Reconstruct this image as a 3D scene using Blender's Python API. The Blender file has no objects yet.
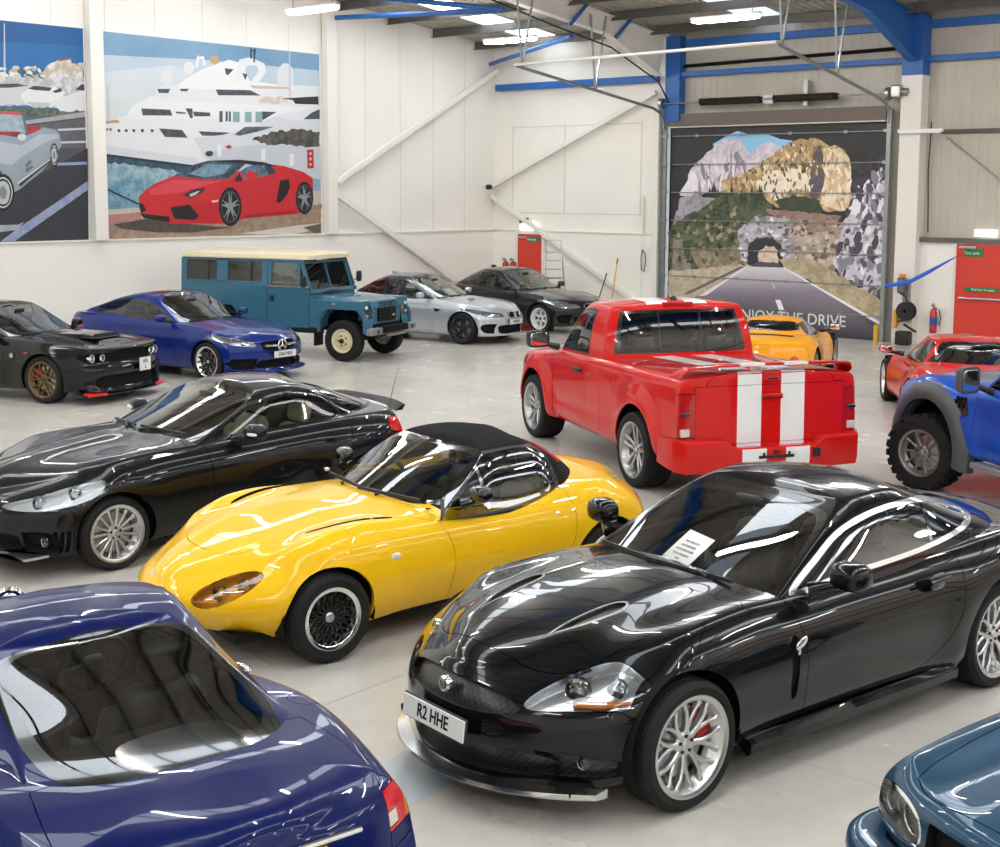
import bpy, bmesh, math, random
import numpy as np
from mathutils import Vector, Matrix

# ------------------------------------------------------------------ camera, world, exposure
SC = bpy.context.scene
COL = SC.collection
R = math.radians
PITCH, ROLL, YAW = R(6.76), R(.29), R(40.3)
_fw = Vector((-math.sin(YAW), math.cos(YAW), 0)); _rt = Vector((math.cos(YAW), math.sin(YAW), 0)); _up = Vector((0, 0, 1))
_f = _fw * math.cos(PITCH) - _up * math.sin(PITCH)
_u = _fw * math.sin(PITCH) + _up * math.cos(PITCH)
_R = _rt * math.cos(ROLL) + _u * math.sin(ROLL)
_U = -_rt * math.sin(ROLL) + _u * math.cos(ROLL)
cam = bpy.data.cameras.new('camera'); cam_o = bpy.data.objects.new('camera', cam); COL.objects.link(cam_o)
M = Matrix((_R, _U, -_f)).transposed().to_4x4(); M.translation = Vector((23.9, -27.9, 3.2)); cam_o.matrix_world = M
cam.sensor_width = 36; cam.lens = 48.6; cam.shift_y = -.0715; cam.clip_end = 200
SC.camera = cam_o
SC.view_settings.view_transform = 'Standard'; SC.view_settings.look = 'None'
SC.view_settings.gamma = 1; SC.view_settings.use_curve_mapping = False
SC.view_settings.exposure = 1.05
SC.cycles.use_denoising = True
SC.cycles.max_bounces = 10; SC.cycles.transparent_max_bounces = 16
SC.cycles.sample_clamp_indirect = 6
W = bpy.data.worlds.new('world'); SC.world = W; W.use_nodes = True
W.node_tree.nodes['Background'].inputs[0].default_value = (.75, .85, 1, 1)
W.node_tree.nodes['Background'].inputs[1].default_value = .6
LAMP_E, SKYL_E = 32.0, 3.0                     # fluorescent tubes, daylight through roof lights

# ------------------------------------------------------------------ materials
MATS = {}
def srgb(c):
    if isinstance(c, str):
        c = [int(c[i:i + 2], 16) / 255 for i in (0, 2, 4)]
    return tuple(x / 12.92 if x <= .04045 else ((x + .055) / 1.055) ** 2.4 for x in c)
def mat(name, col=(.5, .5, .5), rough=.5, metal=0, coat=0, emit=0, noise=None, bump=None, spec=.5, croughn=.03, alpha=1):
    if name in MATS: return MATS[name]
    m = bpy.data.materials.new(name); m.use_nodes = True; MATS[name] = m
    nt = m.node_tree; b = nt.nodes['Principled BSDF']
    c = srgb(col) if isinstance(col, str) else col
    b.inputs['Base Color'].default_value = (*c, 1)
    b.inputs['Roughness'].default_value = rough; b.inputs['Metallic'].default_value = metal
    b.inputs['Coat IOR'].default_value = 1.38; b.inputs['Coat Weight'].default_value = coat; b.inputs['Coat Roughness'].default_value = croughn
    b.inputs['Specular IOR Level'].default_value = spec
    if emit:
        b.inputs['Emission Color'].default_value = (*c, 1); b.inputs['Emission Strength'].default_value = emit
    tc = None
    if noise or bump:
        tc = nt.nodes.new('ShaderNodeTexCoord')
    if noise:                                   # (scale, amount, detail)
        n = nt.nodes.new('ShaderNodeTexNoise'); n.inputs['Scale'].default_value = noise[0]; n.inputs['Detail'].default_value = noise[2] if len(noise) > 2 else 4
        nt.links.new(tc.outputs['Object'], n.inputs['Vector'])
        r = nt.nodes.new('ShaderNodeMapRange'); r.inputs[1].default_value = .3; r.inputs[2].default_value = .7
        r.inputs[3].default_value = 1 - noise[1]; r.inputs[4].default_value = 1 + noise[1]
        nt.links.new(n.outputs['Fac'], r.inputs[0])
        mx = nt.nodes.new('ShaderNodeVectorMath'); mx.operation = 'SCALE'; mx.inputs[0].default_value = c
        nt.links.new(r.outputs[0], mx.inputs['Scale']); nt.links.new(mx.outputs[0], b.inputs['Base Color'])
    if bump:                                    # (scale, strength)
        n = nt.nodes.new('ShaderNodeTexNoise'); n.inputs['Scale'].default_value = bump[0]; n.inputs['Detail'].default_value = 3
        nt.links.new(tc.outputs['Object'], n.inputs['Vector'])
        bp = nt.nodes.new('ShaderNodeBump'); bp.inputs['Strength'].default_value = bump[1]; bp.inputs['Distance'].default_value = .01
        nt.links.new(n.outputs['Fac'], bp.inputs['Height']); nt.links.new(bp.outputs[0], b.inputs['Normal'])
    return m
def glass(name, tint=(.8, .86, .84), spec=1.0, rough=.0):
    if name in MATS: return MATS[name]
    m = bpy.data.materials.new(name); m.use_nodes = True; MATS[name] = m
    nt = m.node_tree; nt.nodes.clear()
    o = nt.nodes.new('ShaderNodeOutputMaterial'); t = nt.nodes.new('ShaderNodeBsdfTransparent'); g = nt.nodes.new('ShaderNodeBsdfGlossy')
    t.inputs[0].default_value = (*tint, 1); g.inputs['Roughness'].default_value = rough; g.inputs[0].default_value = (1, 1, 1, 1)
    fr = nt.nodes.new('ShaderNodeFresnel'); fr.inputs[0].default_value = 1.5
    ml = nt.nodes.new('ShaderNodeMath'); ml.operation = 'MULTIPLY'; ml.inputs[1].default_value = 1.55 * spec; ml.use_clamp = True
    mx = nt.nodes.new('ShaderNodeMixShader')
    nt.links.new(fr.outputs[0], ml.inputs[0]); nt.links.new(ml.outputs[0], mx.inputs[0])
    nt.links.new(t.outputs[0], mx.inputs[1]); nt.links.new(g.outputs[0], mx.inputs[2]); nt.links.new(mx.outputs[0], o.inputs[0])
    return m
def mesh_mat(name, c1, c2, scale, rough=.4, metal=0, rot=45):   # crossing wires: grilles
    if name in MATS: return MATS[name]
    m = mat(name, c1, rough, metal); nt = m.node_tree; b = nt.nodes['Principled BSDF']
    tc = nt.nodes.new('ShaderNodeTexCoord'); sp = nt.nodes.new('ShaderNodeSeparateXYZ'); nt.links.new(tc.outputs['Object'], sp.inputs[0])
    outs = []
    for sgn in (1, -1):
        a = nt.nodes.new('ShaderNodeMath'); a.operation = 'MULTIPLY_ADD'; a.inputs[1].default_value = sgn
        nt.links.new(sp.outputs['Y'], a.inputs[0]); nt.links.new(sp.outputs['Z'], a.inputs[2])
        f = nt.nodes.new('ShaderNodeMath'); f.operation = 'MULTIPLY'; f.inputs[1].default_value = scale; nt.links.new(a.outputs[0], f.inputs[0])
        g = nt.nodes.new('ShaderNodeMath'); g.operation = 'FRACT'; nt.links.new(f.outputs[0], g.inputs[0])
        h = nt.nodes.new('ShaderNodeMath'); h.operation = 'LESS_THAN'; h.inputs[1].default_value = .32; nt.links.new(g.outputs[0], h.inputs[0]); outs.append(h)
    mx = nt.nodes.new('ShaderNodeMath'); mx.operation = 'MAXIMUM'
    nt.links.new(outs[0].outputs[0], mx.inputs[0]); nt.links.new(outs[1].outputs[0], mx.inputs[1])
    mc = nt.nodes.new('ShaderNodeMix'); mc.data_type = 'RGBA'
    mc.inputs[6].default_value = (*srgb(c2), 1); mc.inputs[7].default_value = (*srgb(c1), 1)
    nt.links.new(mx.outputs[0], mc.inputs[0]); nt.links.new(mc.outputs[2], b.inputs['Base Color'])
    return m
def paint(name, col, metal=0.0, rough=.35, coat=.9):
    return mat('paint_' + name, col, rough, metal, coat=coat, croughn=.015, spec=.1)

RUB = mat('tyre_rubber', (.012, .012, .012), .7, bump=(60, .15), spec=.25)
BLK = mat('black_plastic', (.01, .01, .01), .45)
GLB = mat('gloss_black', (.006, .006, .006), .12, coat=1)
MTB = mat('matt_black', (.006, .006, .006), .8, spec=.2)
CHR = mat('chrome', (.82, .82, .82), .08, 1)
SIL = mat('silver_alloy', (.62, .62, .62), .28, 1)
STEEL = mat('brushed_steel', (.45, .45, .45), .35, 1)
GREYM = mat('grey_alloy', (.30, .29, .285), .35, .9)
RED = mat('caliper_red', (.6, .01, .01), .35, coat=.6)
WHT = mat('white_plastic', (.75, .75, .73), .4)
GW = glass('glass_clear'); GT = glass('glass_tinted', (.30, .34, .33)); GD = glass('glass_dark', (.10, .11, .11))
GS = glass('glass_side', (.66, .70, .68), 1.8)
GL = glass('lamp_lens', (.93, .95, .96))
LEATH = mat('black_leather', (.012, .012, .012), .42, bump=(180, .12))
CREAM = mat('cream_leather', 'b9a988', .5)
AMB = mat('amber_lens', (.75, .22, .02), .15, coat=1)
REDL = mat('red_lens', (.55, .008, .01), .12, coat=1)
PLW = mat('plate_white', (.72, .72, .70), .35); PLY = mat('plate_yellow', (.75, .5, .03), .35)

# ------------------------------------------------------------------ mesh helpers
def link(name, me, parent=None, loc=None, rot=None):
    o = bpy.data.objects.new(name, me); COL.objects.link(o)
    if parent is not None: o.parent = parent
    if loc is not None: o.location = loc
    if rot is not None: o.rotation_euler = rot
    return o
def tag(o, label=None, cat=None, group=None, kind=None):
    for k, v in (('label', label), ('category', cat), ('group', group), ('kind', kind)):
        if v: o[k] = v
    return o
def thing(name, label, cat, loc=(0, 0, 0), rz=0, group=None):
    return tag(link(name, None, None, loc, (0, 0, rz)), label, cat, group)
class MB:
    def __init__(s): s.v, s.f, s.mi, s.n = [], [], [], 0
    def add(s, vs, fs, mi=0):
        b = len(s.v); s.v += [tuple(p) for p in vs]; s.f += [tuple(b + i for i in q) for q in fs]; s.mi += [mi] * len(fs); return s
    def box(s, c, d, rot=None, mi=0, taper=None):
        vs = []
        for x, y, z in ((-1, -1, -1), (1, -1, -1), (1, 1, -1), (-1, 1, -1), (-1, -1, 1), (1, -1, 1), (1, 1, 1), (-1, 1, 1)):
            p = Vector((x * d[0] / 2, y * d[1] / 2, z * d[2] / 2))
            if taper and z > 0: p.x *= taper[0]; p.y *= taper[1]
            if rot is not None: p = rot @ p
            vs.append(p + Vector(c))
        return s.add(vs, [(3, 2, 1, 0), (4, 5, 6, 7), (0, 1, 5, 4), (1, 2, 6, 5), (2, 3, 7, 6), (3, 0, 4, 7)], mi)
    def bar(s, a, b, w, h, up=(0, 0, 1), mi=0):
        a, b = Vector(a), Vector(b); x = (b - a); L = x.length; x = x / L
        y = Vector(up).cross(x)
        if y.length < 1e-4: y = Vector((0, 1, 0)).cross(x)
        y.normalize(); z = x.cross(y)
        return s.box((a + b) / 2, (L, w, h), Matrix((x, y, z)).transposed(), mi)
    def loft(s, rings, closed=True, caps=True, mi=0):
        n = len(rings[0]); vs = [p for r in rings for p in r]; fs = []
        for i in range(len(rings) - 1):
            for j in range(n if closed else n - 1):
                k = (j + 1) % n; fs.append((i * n + j, i * n + k, (i + 1) * n + k, (i + 1) * n + j))
        if caps and closed:
            fs.append(tuple(reversed(range(n)))); fs.append(tuple((len(rings) - 1) * n + j for j in range(n)))
        return s.add(vs, fs, mi)
    def tube(s, path, r, n=8, mi=0, caps=True):
        P = [Vector(p) for p in path]; rings = []; up = None
        for i, p in enumerate(P):
            d = (P[min(i + 1, len(P) - 1)] - P[max(i - 1, 0)]).normalized()
            if up is None: up = Vector((0, 0, 1)) if abs(d.z) < .9 else Vector((1, 0, 0))
            a = up - d * up.dot(d); a.normalize(); up = a; b = d.cross(a)
            rr = r[i] if isinstance(r, (list, tuple)) else r
            rings.append([p + (a * math.cos(2 * math.pi * k / n) + b * math.sin(2 * math.pi * k / n)) * rr for k in range(n)])
        return s.loft(rings, True, caps, mi)
    def lathe(s, prof, axis='y', n=32, c=(0, 0, 0), mi=0, closed=False, a0=0, a1=None):
        """prof: [(radius, along)]"""
        full = a1 is None; a1 = a0 + 2 * math.pi if full else a1; rings = []
        for k in range(n if full else n + 1):
            a = a0 + (a1 - a0) * k / n; ca, sa = math.cos(a), math.sin(a); rg = []
            for r, h in prof:
                p = {'y': (r * ca, h, r * sa), 'z': (r * ca, r * sa, h), 'x': (h, r * ca, r * sa)}[axis]
                rg.append((p[0] + c[0], p[1] + c[1], p[2] + c[2]))
            rings.append(rg)
        if full: rings.append(rings[0])
        m = len(prof); vs = [p for r_ in (rings[:-1] if full else rings) for p in r_]; fs = []; N = len(rings) - 1
        for i in range(N):
            i2 = (i + 1) % N if full else i + 1
            for j in range(m if closed else m - 1):
                k = (j + 1) % m; q = (i * m + j, i2 * m + j, i2 * m + k, i * m + k)
                fs.append(q if axis != 'y' else q[::-1])
        return s.add(vs, fs, mi)
    def sell(s, c, r, e=(.5, .5), n=20, m=12, rot=None, mi=0, fn=None):
        sg = lambda v, p: math.copysign(abs(v) ** p, v); vs = []
        for i in range(m + 1):
            t = -math.pi / 2 + math.pi * i / m
            for j in range(n):
                a = 2 * math.pi * j / n
                p = Vector((r[0] * sg(math.cos(t), e[0]) * sg(math.cos(a), e[1]), r[1] * sg(math.cos(t), e[0]) * sg(math.sin(a), e[1]), r[2] * sg(math.sin(t), e[0])))
                if fn: p = Vector(fn(p))
                if rot is not None: p = rot @ p
                vs.append(p + Vector(c))
        fs = [(i * n + j, i * n + (j + 1) % n, (i + 1) * n + (j + 1) % n, (i + 1) * n + j) for i in range(m) for j in range(n)]
        return s.add(vs, fs, mi)
    def prism(s, poly, h0, h1, to3, mi=0):
        """poly 2d list, to3(u,v,h)->xyz"""
        n = len(poly); vs = [to3(u, v, h0) for u, v in poly] + [to3(u, v, h1) for u, v in poly]
        fs = [tuple(range(n - 1, -1, -1)), tuple(range(n, 2 * n))] + [(j, (j + 1) % n, n + (j + 1) % n, n + j) for j in range(n)]
        return s.add(vs, fs, mi)
    def mirror_y(s):
        n = len(s.v); s.v += [(x, -y, z) for x, y, z in s.v]; s.f += [tuple(n + i for i in reversed(q)) for q in s.f]; s.mi += s.mi; return s
    def build(s, name, mats, parent=None, ang=35, bev=0, loc=None, rot=None, fix=True, flat=False):
        me = bpy.data.meshes.new(name); me.from_pydata(s.v, [], s.f)
        if not isinstance(mats, (list, tuple)): mats = [mats]
        for m in mats: me.materials.append(m)
        me.polygons.foreach_set('material_index', s.mi)
        if fix:
            bm = bmesh.new(); bm.from_mesh(me); bmesh.ops.remove_doubles(bm, verts=bm.verts, dist=1e-6); bmesh.ops.recalc_face_normals(bm, faces=bm.faces); bm.to_mesh(me); bm.free()
        if not flat:
            me.polygons.foreach_set('use_smooth', [True] * len(me.polygons)); me.set_sharp_from_angle(angle=R(ang))
        o = link(name, me, parent, loc, rot)
        if bev:
            b = o.modifiers.new('bevel', 'BEVEL'); b.width = bev; b.segments = 2; b.limit_method = 'ANGLE'; b.angle_limit = R(30)
        return o
def text_mesh(txt, size, bold=0.0, sx=1.0, extrude=.0015):
    c = bpy.data.curves.new('t', 'FONT'); c.body = txt; c.size = size; c.align_x = 'CENTER'; c.align_y = 'CENTER'; c.extrude = extrude; c.offset = bold; c.resolution_u = 3
    o = bpy.data.objects.new('t', c); COL.objects.link(o)
    me = bpy.data.meshes.new_from_object(o.evaluated_get(bpy.context.evaluated_depsgraph_get()))
    bpy.data.objects.remove(o); bpy.data.curves.remove(c)
    me.transform(Matrix.Diagonal((sx, 1, 1, 1)))
    return me
def text(name, txt, size, m, parent, loc, ax, ay, bold=0.0, sx=1.0):
    """ax: direction of reading, ay: up"""
    me = text_mesh(txt, size, bold, sx); me.materials.clear(); me.materials.append(m); me.name = name
    o = link(name, me, parent); ax, ay = Vector(ax).normalized(), Vector(ay).normalized(); az = ax.cross(ay)
    mm = Matrix((ax, ay, az)).transposed().to_4x4(); mm.translation = Vector(loc); o.matrix_local = mm
    return o
# ------------------------------------------------------------------ smooth car shells
def pch(keys):
    k = sorted(keys); x = np.array([a for a, _ in k], float); y = np.array([b for _, b in k], float)
    if len(x) == 1: return lambda q: np.full(np.shape(q), y[0])
    h = np.diff(x); d = np.diff(y) / h; m = np.zeros(len(x))
    for i in range(1, len(x) - 1):
        if d[i - 1] * d[i] > 0:
            w1, w2 = 2 * h[i] + h[i - 1], h[i] + 2 * h[i - 1]; m[i] = (w1 + w2) / (w1 / d[i - 1] + w2 / d[i])
    m[0] = d[0]; m[-1] = d[-1]
    def f(q):
        q = np.clip(np.asarray(q, float), x[0], x[-1]); i = np.clip(np.searchsorted(x, q, side='right') - 1, 0, len(x) - 2)
        t = (q - x[i]) / h[i]; t2, t3 = t * t, t * t * t
        return (2 * t3 - 3 * t2 + 1) * y[i] + (t3 - 2 * t2 + t) * h[i] * m[i] + (-2 * t3 + 3 * t2) * y[i + 1] + (t3 - t2) * h[i] * m[i + 1]
    return f
def sst(t): t = np.clip(t, 0, 1); return t * t * (3 - 2 * t)
def bspl(C, m):
    """uniform cubic B-spline along axis 0, C has one ghost at each end"""
    n = C.shape[0] - 2; out = []
    for i in range(n - 1):
        for k in range(m if i < n - 2 else m + 1):
            t = k / m
            w = ((1 - t) ** 3 / 6, (3 * t ** 3 - 6 * t * t + 4) / 6, (-3 * t ** 3 + 3 * t * t + 3 * t + 1) / 6, t ** 3 / 6)
            out.append(sum(w[a] * C[i + a] for a in range(4)))
    return np.array(out)
MIR = np.array([1, -1, 1.])
def tensor(cage, ma, mc):
    """cage (rings, along, 3): along ends and the last ring lie on y=0"""
    C = np.concatenate([cage[:, 1:2] * MIR, cage, cage[:, -2:-1] * MIR], 1)
    C = np.concatenate([2 * C[0:1] - C[1:2], C, C[-2:-1] * MIR], 0)
    D = bspl(C, mc); D = bspl(np.swapaxes(D, 0, 1), ma)         # (along, rings, 3)
    D = np.swapaxes(D, 0, 1)
    D[:, 0, 1] = 0; D[:, -1, 1] = 0; D[-1, :, 1] = 0
    return D
def outline(xf, xr, plan, fb, fp, rb, rp, nf, ns):
    wf, wr = float(plan(xf - fb)), float(plan(xr + rb)); pts = []
    for i in range(nf):
        q = math.sin(math.pi / 2 * i / nf) if i else 0; pts.append((xf - fb * q ** fp, wf * q))
    for i in range(ns + 1):
        x = xf - fb + (xr + rb - xf + fb) * i / ns; pts.append((x, float(plan(x))))
    for i in range(nf - 1, -1, -1):
        q = math.sin(math.pi / 2 * i / nf) if i else 0; pts.append((xr + rb * q ** rp, wr * q))
    return np.array(pts)
def lower_cage(s):
    P = outline(s['xf'], s['xr'], pch(s['plan']), s.get('fb', .35), s.get('fpw', 2.4), s.get('rb', .25), s.get('rpw', 2.6), s.get('nf', 8), s.get('ns', 30))
    zb, zs, zc, sec = pch(s['zb']), pch(s['zs']), pch(s['zc']), pch(s['sec']); fp, rp = pch(s['fp']), pch(s['rp'])
    X, Y = P[:, 0], P[:, 1]; bl = s.get('bl', .7); xf, xr = s['xf'], s['xr']
    fb, rb = s.get('fb', .35), s.get('rb', .25)
    wF = sst((X - (xf - fb - bl)) / bl); wR = sst((xr + rb + bl - X) / bl)
    rings = []; zsv, zbv = zs(X), zb(X); yk = np.minimum(1, Y / .45)
    def ring(t, inset, dz=0):
        z = zbv + t * (zsv - zbv) + dz
        x = X - wF * fp(z) + wR * rp(z)
        return np.stack([x, Y - inset * yk, z], 1)
    rings.append(ring(.02, .32)); rings.append(ring(0, .16))
    ts = s.get('ts', [0, .1, .22, .36, .5, .64, .78, .9, .97, 1.0])
    for t in ts: rings.append(ring(t, sec(t)))
    top = rings[-1]; pw = s.get('pw', 2.2); pl = pch(s['plan']); i1 = float(sec(1)); x0_, x1_ = xr + rb, xf - fb
    def H(x, y):
        e = pl(np.clip(x, x0_, x1_)) - i1; zz = zc(x); return zz + (zs(x) - zz) * np.minimum(1, np.abs(y) / e) ** pw
    dz0 = top[:, 2] - H(top[:, 0], top[:, 1])
    for fr in s.get('fr', [.95, .86, .72, .54, .34, .16, 0]):
        y = top[:, 1] * fr; x = top[:, 0] - wF * (1 - fr) * s.get('fs', .22) + wR * (1 - fr) * s.get('rs', .15)
        z = H(x, y) + dz0 * fr ** 5
        rings.append(np.stack([x, y, z], 1))
    return np.array(rings)
def cabin_cage(s, zdeck):
    P = outline(s['xf'], s['xr'], pch(s['plan']), s.get('fb', .3), s.get('fpw', 2.2), s.get('rb', .2), s.get('rpw', 2.4), s.get('nf', 8), s.get('ns', 18))
    X, Y = P[:, 0], P[:, 1]; xf, xr = s['xf'], s['xr']; zr = pch(s['roof']); wf, wr = pch(s['wf']), pch(s['wr'])
    zb = pch(s['belt']); tum = pch(s['tum']); T1 = s.get('top', 1.0)
    def mp(t, extra=0):
        a, b = xr + float(wr(t)) + extra * s.get('rs', .1), xf - float(wf(t)) - extra * s.get('fs', .1)
        return a + (X - xr) / (xf - xr) * (b - a)
    xt = mp(1); zt = zr(xt) - s.get('crown', .06); z0 = zb(X); rings = []; yk = np.minimum(1, Y / .4); wt = pch(s.get('tumx', [(0, 1)]))
    for t in s.get('ts', [-.2, 0, .15, .35, .55, .75, .9, 1.0]):
        x = mp(t); z = z0 + t * (zt - z0)
        rings.append(np.stack([x, Y - float(tum(t)) * yk * wt(x), z], 1))
    top = rings[-1]; cr = s.get('crown', .06)
    for fr in (.93, .82, .64, .42, .2, 0):
        x = mp(1, 1 - fr); z = zr(x) - cr * fr ** s.get('cpw', 2.2); z = z * s.get('zk', 1)
        rings.append(np.stack([x, top[:, 1] * fr, z], 1))
    return np.array(rings)
def grid_bm(D):
    nr, na = D.shape[:2]
    du = np.empty_like(D); dv = np.empty_like(D)
    E = np.concatenate([D[:, 1:2] * MIR, D, D[:, -2:-1] * MIR], 1); du = E[:, 2:] - E[:, :-2]
    E = np.concatenate([2 * D[0:1] - D[1:2], D, D[-2:-1] * MIR], 0); dv = E[2:] - E[:-2]
    N = np.cross(dv, du); L = np.linalg.norm(N, axis=2, keepdims=True)
    bad = L[:, :, 0] < 1e-9; N = N / np.maximum(L, 1e-12)
    if N[nr // 2, na // 2, 1] < 0 and N[nr // 3, na // 2, 1] < 0: N = -N; flip = True
    else: flip = False
    for i, j in zip(*np.where(bad)): N[i, j] = N[max(i - 1, 0), min(max(j, 1), na - 2)] * (1, 0, 1)
    bm = bmesh.new(); ly = bm.verts.layers.float_vector.new('nrm')
    V = [[bm.verts.new(D[i, j]) for j in range(na)] for i in range(nr)]
    for i in range(nr):
        for j in range(na): V[i][j][ly] = Vector(N[i, j])
    for i in range(nr - 1):
        for j in range(na - 1):
            q = (V[i][j], V[i + 1][j], V[i + 1][j + 1], V[i][j + 1])
            try: f = bm.faces.new(q if not flip else q[::-1])
            except ValueError: pass
    bm.normal_update()
    # make windings agree with the stored normals
    bad = [f for f in bm.faces if f.normal.dot(sum((v[ly] for v in f.verts), Vector())) < 0]
    if bad: bmesh.ops.reverse_faces(bm, faces=bad)
    return bm
VW = {'side': (0, 2, 1, 1), 'front': (1, 2, 0, 1), 'rear': (1, 2, 0, -1), 'top': (0, 1, 2, 1)}
def pin(poly, x, y):
    c = False; n = len(poly)
    for i in range(n):
        (x1, y1), (x2, y2) = poly[i], poly[i - 1]
        if (y1 > y) != (y2 > y) and x < (x2 - x1) * (y - y1) / (y2 - y1) + x1: c = not c
    return c
def cut(bm, poly, view, pid=None, src=None, nmin=.2, cond=None, slot=None, kill=False):
    ia, ib, ax, sg = VW[view]; ly = bm.verts.layers.float_vector['nrm']
    x0, x1 = min(p[0] for p in poly), max(p[0] for p in poly); y0, y1 = min(p[1] for p in poly), max(p[1] for p in poly)
    cand = []
    for f in bm.faces:
        if src is not None and f.material_index % 64 not in src: continue
        vs = f.verts; us = [v.co[ia] for v in vs]
        if max(us) < x0 or min(us) > x1: continue
        ws = [v.co[ib] for v in vs]
        if max(ws) < y0 or min(ws) > y1: continue
        if sum(v[ly][ax] for v in vs) / len(vs) * sg < nmin: continue
        if cond and not cond(f.calc_center_median()): continue
        cand.append(f)
    n = len(poly)
    for i in range(n):
        (ax_, ay_), (bx_, by_) = poly[i], poly[(i + 1) % n]; dx, dy = bx_ - ax_, by_ - ay_; L = math.hypot(dx, dy)
        if L < 1e-7: continue
        nx, ny = -dy / L, dx / L; lx, hx, l2, h2 = min(ax_, bx_), max(ax_, bx_), min(ay_, by_), max(ay_, by_); sel = []
        for f in cand:
            vs = f.verts; us = [v.co[ia] for v in vs]
            if max(us) < lx or min(us) > hx: continue
            ws = [v.co[ib] for v in vs]
            if max(ws) < l2 or min(ws) > h2: continue
            ds = [(u - ax_) * nx + (w - ay_) * ny for u, w in zip(us, ws)]
            if min(ds) < -1e-6 and max(ds) > 1e-6: sel.append(f)
        if not sel: continue
        g = set(sel)
        for f in sel: g.update(f.edges); g.update(f.verts)
        no = Vector((0, 0, 0)); no[ia] = nx; no[ib] = ny; co = Vector((0, 0, 0)); co[ia] = ax_; co[ib] = ay_
        r = bmesh.ops.bisect_plane(bm, geom=list(g), dist=1e-6, plane_co=co, plane_no=no)
        keep = set(f for f in cand if f.is_valid); keep.update(e for e in r['geom'] if isinstance(e, bmesh.types.BMFace)); cand = list(keep)
    ins = []
    for f in cand:
        c = f.calc_center_median()
        if pin(poly, c[ia], c[ib]): ins.append(f)
    if kill: bmesh.ops.delete(bm, geom=ins, context='FACES'); return
    for f in ins:
        p = f.material_index % 64 if pid is None else pid
        f.material_index = p + 64 * (f.material_index // 64 if slot is None else slot)
def circ(cx, cz, rx, rz=None, n=36, a0=0): rz = rz or rx; return [(cx + rx * math.cos(a0 + 2 * math.pi * k / n), cz + rz * math.sin(a0 + 2 * math.pi * k / n)) for k in range(n)]
def smooth(pts, n=5, closed=True):
    """Catmull-Rom rounding of a 2d outline; points given as (x,y,1) stay sharp"""
    out = []; N = len(pts)
    for i in range(N if closed else N - 1):
        p0, p1, p2, p3 = pts[i - 1], pts[i], pts[(i + 1) % N], pts[(i + 2) % N]
        if len(p1) > 2: p0 = p1
        if len(p2) > 2: p3 = p2
        for k in range(n):
            t = k / n; out.append(tuple(.5 * (2 * p1[a] + (p2[a] - p0[a]) * t + (2 * p0[a] - 5 * p1[a] + 4 * p2[a] - p3[a]) * t * t + (3 * p1[a] - p0[a] - 3 * p2[a] + p3[a]) * t ** 3) for a in (0, 1)))
    return out
def inset(poly, d):
    A = sum(poly[i - 1][0] * poly[i][1] - poly[i][0] * poly[i - 1][1] for i in range(len(poly))); s = 1 if A > 0 else -1; out = []; n = len(poly)
    for i in range(n):
        p, q, r = Vector(poly[i - 1]), Vector(poly[i]), Vector(poly[(i + 1) % n])
        a = (q - p).normalized() if (q - p).length > 1e-9 else Vector((1, 0)); b = (r - q).normalized() if (r - q).length > 1e-9 else a
        na, nb = Vector((-a.y, a.x)) * s, Vector((-b.y, b.x)) * s; m = na + nb
        if m.length < 1e-6: m = na
        m = m.normalized(); k = min(1 / max(m.dot(na), .4), 1.8); out.append(tuple(q + m * d * k))
    return out
def rev(poly, closed_at_zero=True): return poly
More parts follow.
